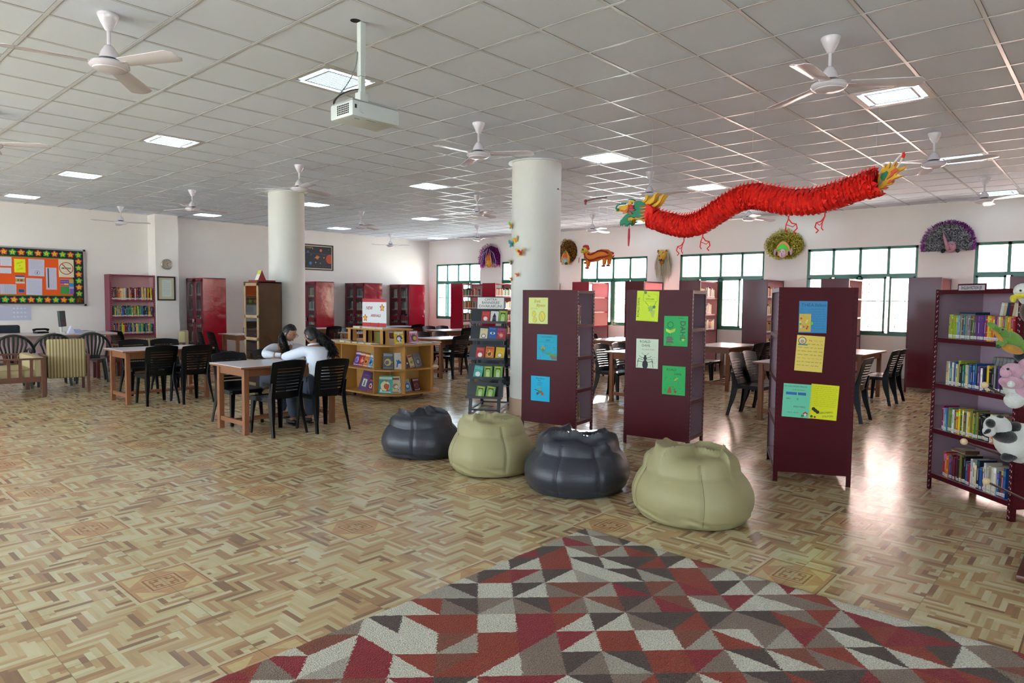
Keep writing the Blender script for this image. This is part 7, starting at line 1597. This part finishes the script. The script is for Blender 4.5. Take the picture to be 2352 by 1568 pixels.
def face_parts(root, P, M, glasses):
    for sx in (-1, 1):
        b = MB(); b.ball(P(sx * .030, .078, .010), .0125, M_whp, 12, (1, .7, .62), M); b.ball(P(sx * .030, .0865, .008), .006, mat('iris_brown', '2a1810', .2), 10, (1, .5, 1), M); b.ball(P(sx * .030, .0795, .015), .0138, M_skin, 10, (1, .75, .5), M); b.build('eye', None, root, smooth=True)
        b = MB(); b.tube([P(sx * .014, .089, .030), P(sx * .03, .088, .036), P(sx * .047, .078, .031)], [.0025, .003, .0015], 6, M_hair); b.build('eyebrow', None, root)
    b = MB(); b.tube([P(-.022, .078, -.055), P(-.008, .087, -.051), P(0, .087, -.053), P(.008, .087, -.051), P(.022, .078, -.055)], [.002, .0045, .004, .0045, .002], 6, M_lip); b.tube([P(-.018, .078, -.057), P(0, .086, -.062), P(.018, .078, -.057)], [.002, .0055, .002], 6, M_lip); b.build('lips', None, root, smooth=True)
    if glasses:
        g = MB(); fm_ = mat('glasses_frame', '3c3a5c', .3)
        for sx in (-1, 1):
            g.tube([P(sx * .032 + .026 * math.cos(2 * PI * k / 16), .098, .006 + .018 * math.sin(2 * PI * k / 16)) for k in range(17)], .0018, 6, fm_); g.tube([P(sx * .057, .097, .01), P(sx * .074, .05, .012), P(sx * .078, .0, .008)], .0018, 6, fm_)
        g.tube([P(-.007, .098, .01), P(.007, .098, .01)], .0018, 6, fm_); gl = g.build('glasses', None, root)
        g = MB()
        for sx in (-1, 1): g.add([P(sx * .032 + .026 * math.cos(2 * PI * k / 16), .098, .006 + .018 * math.sin(2 * PI * k / 16)) for k in range(16)], [tuple(range(16))], M_glass)
        g.build('lens', None, gl)
def hair_cap(b, c, M, s=1.0, face=True, seed=0):
    rg = random.Random(seed); N_, H_ = 30, 16; vs = []; fs = []
    for i in range(H_ + 1):
        for k in range(N_):
            a = 2 * PI * k / N_; lim = 1.25 if math.sin(a) > .35 else 2.35 if math.sin(a) < .05 else 1.9
            if face and math.sin(a) > .35: lim = .86 + .2 * abs(math.cos(a))
            t = lim * i / H_; x = math.sin(t) * math.cos(a); y = math.sin(t) * math.sin(a); z = math.cos(t)
            q = 1 + .03 * math.sin(a * 9 + t * 3 + seed)
            vs.append(c + M @ Vector((x * .082 * q, y * .100 * q - .004, z * .124 * q + .002)) * s)
    for i in range(H_):
        for k in range(N_): fs.append((i * N_ + k, (i + 1) * N_ + k, (i + 1) * N_ + (k + 1) % N_, i * N_ + (k + 1) % N_))
    b.add(vs, fs, M_hair)
def curls(b, starts, path, spread, n, r_=.006, seed=0, wave=.012):
    rg = random.Random(seed)
    for _ in range(n):
        o1 = Vector((rg.uniform(-1, 1), rg.uniform(-1, 1), rg.uniform(-.5, .5))); ph = rg.uniform(0, 6.28); fr_ = rg.uniform(3.5, 6); ln = rg.uniform(.8, 1.05); pts = []; m_ = 14
        for k in range(m_ + 1):
            t = k / m_ * ln; p = crom(path, min(t, 1)); sp_ = spread * (.35 + .65 * math.sin(min(1, t * 1.15) * PI * .62)); w_ = wave * t
            pts.append(p + o1 * sp_ + Vector((math.sin(ph + t * fr_ * 6.28) * w_, math.cos(ph + t * fr_ * 6.28) * w_, 0)))
        b.tube(pts, [r_ * (1 - .7 * k / m_) for k in range(m_ + 1)], 5, M_hair, caps=False)
V = Vector
# --- girl in glasses, far side, leaning over the table toward the reader
g1 = thing('person', 'girl in glasses and a white shirt with a red ribbon, leaning over the table', 'person', (4.60, 8.42, 0)); o = V((4.60, 8.42, 0))
rel = lambda *p: tuple(V(p[:3]) - o) + (p[3],)
hc = V((4.655, 8.17, 1.085)); hf = V((.42, -1.0, -.50))
nodes = [rel(4.58, 8.45, .50, .13), rel(4.59, 8.40, .64, .11), rel(4.61, 8.32, .80, .115), rel(4.63, 8.25, .91, .085), rel(4.64, 8.21, .975, .045), rel(4.65, 8.20, 1.03, .045),
         rel(4.49, 8.28, .90, .06), rel(4.40, 8.26, .86, .05), rel(4.27, 8.11, .83, .038), rel(4.36, 8.00, .825, .030), rel(4.43, 7.93, .822, .022),
         rel(4.77, 8.25, .90, .06), rel(4.86, 8.22, .86, .05), rel(4.97, 8.06, .83, .038), rel(4.88, 7.98, .825, .030), rel(4.79, 7.92, .822, .022),
         rel(4.50, 8.40, .50, .10), rel(4.47, 8.05, .50, .075), rel(4.47, 8.02, .28, .055), rel(4.48, 8.06, .08, .035), rel(4.48, 7.93, .045, .03),
         rel(4.68, 8.40, .50, .10), rel(4.72, 8.05, .50, .075), rel(4.72, 8.02, .28, .055), rel(4.72, 8.06, .08, .035), rel(4.72, 7.93, .045, .03)]
edges = [(0, 1), (1, 2), (2, 3), (3, 4), (4, 5), (3, 6), (6, 7), (7, 8), (8, 9), (9, 10), (3, 11), (11, 12), (12, 13), (13, 14), (14, 15), (0, 16), (16, 17), (17, 18), (18, 19), (19, 20), (0, 21), (21, 22), (22, 23), (23, 24), (24, 25)]
def person_body(root, nodes, edges, hc, hf, up, hands, hs=1.0):
    b = MB(); vs, fs = skin_mesh('body_tmp', nodes, edges); b.add(vs, fs, M_skin)
    P, M = head_geo(b, hc - o, hf, up, hs)
    for h_ in hands: add_hand(b, *h_)
    bo = b.build('body', M_skin, root, smooth=True); return P, M
def clothes(root, nodes, edges, keep, grow, name, m, ends=()):
    idx = {k: i for i, k in enumerate(keep)}; nn = []
    for k in keep:
        n_ = nodes[k]; r_ = n_[3] + (grow[k] if isinstance(grow, dict) and k in grow else (grow.get('d', .014) if isinstance(grow, dict) else grow)); nn.append((n_[0], n_[1], n_[2], r_))
    ee = [(idx[a], idx[c]) for a, c in edges if a in idx and c in idx]; vs, fs = skin_mesh(name + '_tmp', nn, ee, 0, 2); b = MB(); b.add(vs, fs, m); return b.build(name, m, root, smooth=True)
P, M = person_body(g1, nodes, edges, hc, hf, (0, 0, 1), [(V((4.43, 7.93, .822)) - o, (.35, -.9, -.12), (0, 0, -1), -1, .35, .95), (V((4.79, 7.92, .822)) - o, (-.55, -.8, -.12), (0, 0, -1), 1, .35, .95)])
face_parts(g1, P, M, True)
sh = clothes(g1, nodes, edges, [0, 1, 2, 3, 6, 7, 8, 9, 11, 12, 13, 14], {'d': .018, 3: .026, 6: .018, 11: .018, 0: .02, 9: .012, 14: .012}, 'shirt', M_shirt)
b = MB(); q = V((4.64, 8.17, .965)) - o
for s in (-1, 1): b.add([q + V((0, -.005, .03)), q + V((s * .055, .04, .03)), q + V((s * .07, .03, -.01)), q + V((s * .035, -.055, -.04)), q + V((0, -.04, -.02))], [(0, 1, 2, 3, 4)], M_shirt)
b.build('collar', M_shirt, g1)
for (w_, q_) in (((4.41, 7.955, .823), (4.36, 8.0, .825)), ((4.81, 7.945, .823), (4.88, 7.98, .825))): b = MB(); b.tube([V(w_) - o, V(q_) - o], [.030, .033], 12); b.build('cuff', M_shirt, g1, smooth=True)
tr = clothes(g1, nodes, edges, [0, 16, 17, 18, 19, 21, 22, 23, 24], {'d': .016, 0: .004}, 'trousers', M_trs)
for x in (4.48, 4.72): b = MB(); b.ball(V((x, 7.97, .04)) - o, 1, M_sho, 14, (.042, .11, .04)); b.box(tuple(V((x - .035, 7.87, .0)) - o), tuple(V((x + .035, 8.07, .015)) - o), M_sho); b.build('shoe', M_sho, g1, smooth=True)
b = MB(); rb = pm('b01828', .5)
vs_ = [v.co for v in sh.data.vertices]; tgt = V((4.70, 8.0, .90)) - o; q = min(vs_, key=lambda v: (v - tgt).length).copy() + V((0, -.012, 0))
for (a, c) in (((-.018, -.03), (.010, .02)), ((.018, -.03), (-.010, .02)), ((-.010, .02), (0, .032)), ((.010, .02), (0, .032))): b.bar(q + V((a[0], 0, a[1])), q + V((c[0], 0, c[1])), .009, .004, rb, up=(0, 1, 0))
b.build('ribbon_badge', rb, g1)
b = MB(); c_ = hc - o; hair_cap(b, c_, M, 1.0, True, 1)
hpth = [c_ + V((-.06, .05, .02)), c_ + V((-.095, .02, -.06)), c_ + V((-.09, -.03, -.16)), c_ + V((-.07, -.06, -.25))]
curls(b, None, hpth, .045, 60, .011, 3, .014); curls(b, None, [c_ + V((.03, .08, .05)), c_ + V((-.02, .11, -.05)), c_ + V((-.06, .1, -.15)), c_ + V((-.08, .07, -.24))], .05, 45, .011, 4, .014); b.build('hair', M_hair, g1, smooth=True)
# paper and red thing between them
b = MB(); b.add([V((4.46, 7.66, .783)), V((4.75, 7.60, .783)), V((4.79, 7.83, .783)), V((4.50, 7.89, .783))], [(0, 1, 2, 3)], pm('e2ecdf')); s = Sheet(b, (4.47, 7.67, .783), (.29, -.06, 0), (.06, .29, 0), (0, 0, 1))
for k in range(5): s.scribble(.03, .26, .03 + .04 * k, pm('70807c'), .012, .001)
tag(b.build('sheet_of_paper'), 'pale sheet of paper on the table under the hands of the girl in glasses', 'paper')
b = MB(); b.ball((4.47, 7.83, .795), 1, None, 12, (.035, .022, .013)); tag(b.build('pencil_pouch', pm('b03048'), smooth=True), 'small red pouch beside the left hand of the girl in glasses', 'pouch')
# --- girl seen from behind
g2 = thing('person', 'girl in a white shirt with a long curly ponytail, seen from behind', 'person', (4.44, 7.10, 0)); o = V((4.44, 7.10, 0)); rel = lambda *p: tuple(V(p[:3]) - o) + (p[3],)
hc = V((4.53, 7.42, 1.09)); hf = V((-.15, 1.0, -.75))
nodes = [rel(4.43, 7.06, .53, .125), rel(4.43, 7.10, .66, .105), rel(4.46, 7.19, .80, .115), rel(4.49, 7.28, .92, .085), rel(4.50, 7.34, .98, .045), rel(4.52, 7.38, 1.03, .045),
         rel(4.38, 7.33, .92, .06), rel(4.31, 7.40, .88, .05), rel(4.26, 7.56, .84, .038), rel(4.30, 7.68, .825, .03), rel(4.36, 7.76, .815, .022),
         rel(4.60, 7.26, .92, .06), rel(4.68, 7.30, .87, .05), rel(4.76, 7.42, .83, .038), rel(4.70, 7.54, .825, .03), rel(4.66, 7.62, .815, .022),
         rel(4.33, 7.12, .52, .10), rel(4.30, 7.48, .51, .072), rel(4.30, 7.52, .29, .052), rel(4.30, 7.46, .08, .035), rel(4.30, 7.58, .045, .03),
         rel(4.53, 7.12, .52, .10), rel(4.54, 7.48, .51, .072), rel(4.52, 7.5, .29, .052), rel(4.52, 7.45, .08, .035), rel(4.52, 7.57, .045, .03)]
P, M = person_body(g2, nodes, edges, hc, hf, (0, 0, 1), [(V((4.36, 7.76, .815)) - o, (.6, .75, -.1), (0, 0, -1), 1, .4, .95), (V((4.66, 7.62, .815)) - o, (-.3, .9, -.1), (0, 0, -1), -1, .4, .95)])
face_parts(g2, P, M, False)
sh = clothes(g2, nodes, edges, [0, 1, 2, 3, 6, 7, 8, 9, 11, 12, 13, 14], {'d': .018, 3: .028, 0: .012, 1: .02, 9: .012, 14: .012}, 'shirt', M_shirt)
b = MB(); q = V((4.505, 7.345, .985)) - o; b.tube([q + V((.062 * math.cos(a), .055 * math.sin(a), -.012 * math.sin(a))) for a in [2 * PI * k / 20 for k in range(21)]], .013, 8); b.build('collar', M_shirt, g2, smooth=True)
for (w_, q_) in (((4.345, 7.735, .818), (4.30, 7.68, .825)), ((4.67, 7.6, .817), (4.70, 7.54, .825))): b = MB(); b.tube([V(w_) - o, V(q_) - o], [.030, .033], 12); b.build('cuff', M_shirt, g2, smooth=True)
clothes(g2, nodes, edges, [0, 16, 17, 18, 19, 21, 22, 23, 24], {'d': .016, 0: .016}, 'trousers', M_trs)
for x in (4.30, 4.52): b = MB(); b.ball(V((x, 7.53, .04)) - o, 1, M_sho, 14, (.042, .11, .04)); b.box(tuple(V((x - .035, 7.43, .0)) - o), tuple(V((x + .035, 7.63, .015)) - o), M_sho); b.build('shoe', M_sho, g2, smooth=True)
b = MB(); c_ = hc - o; hair_cap(b, c_, M, 1.0, True, 2)
b.ball(c_ + V((.04, -.09, .03)), .035, M_hair, 12)
pt = [c_ + V((.04, -.09, .03)), c_ + V((.075, -.135, -.04)), c_ + V((.12, -.17, -.13)), c_ + V((.16, -.20, -.25))]
curls(b, None, pt, .075, 150, .011, 5, .02); b.build('hair', M_hair, g2, smooth=True)
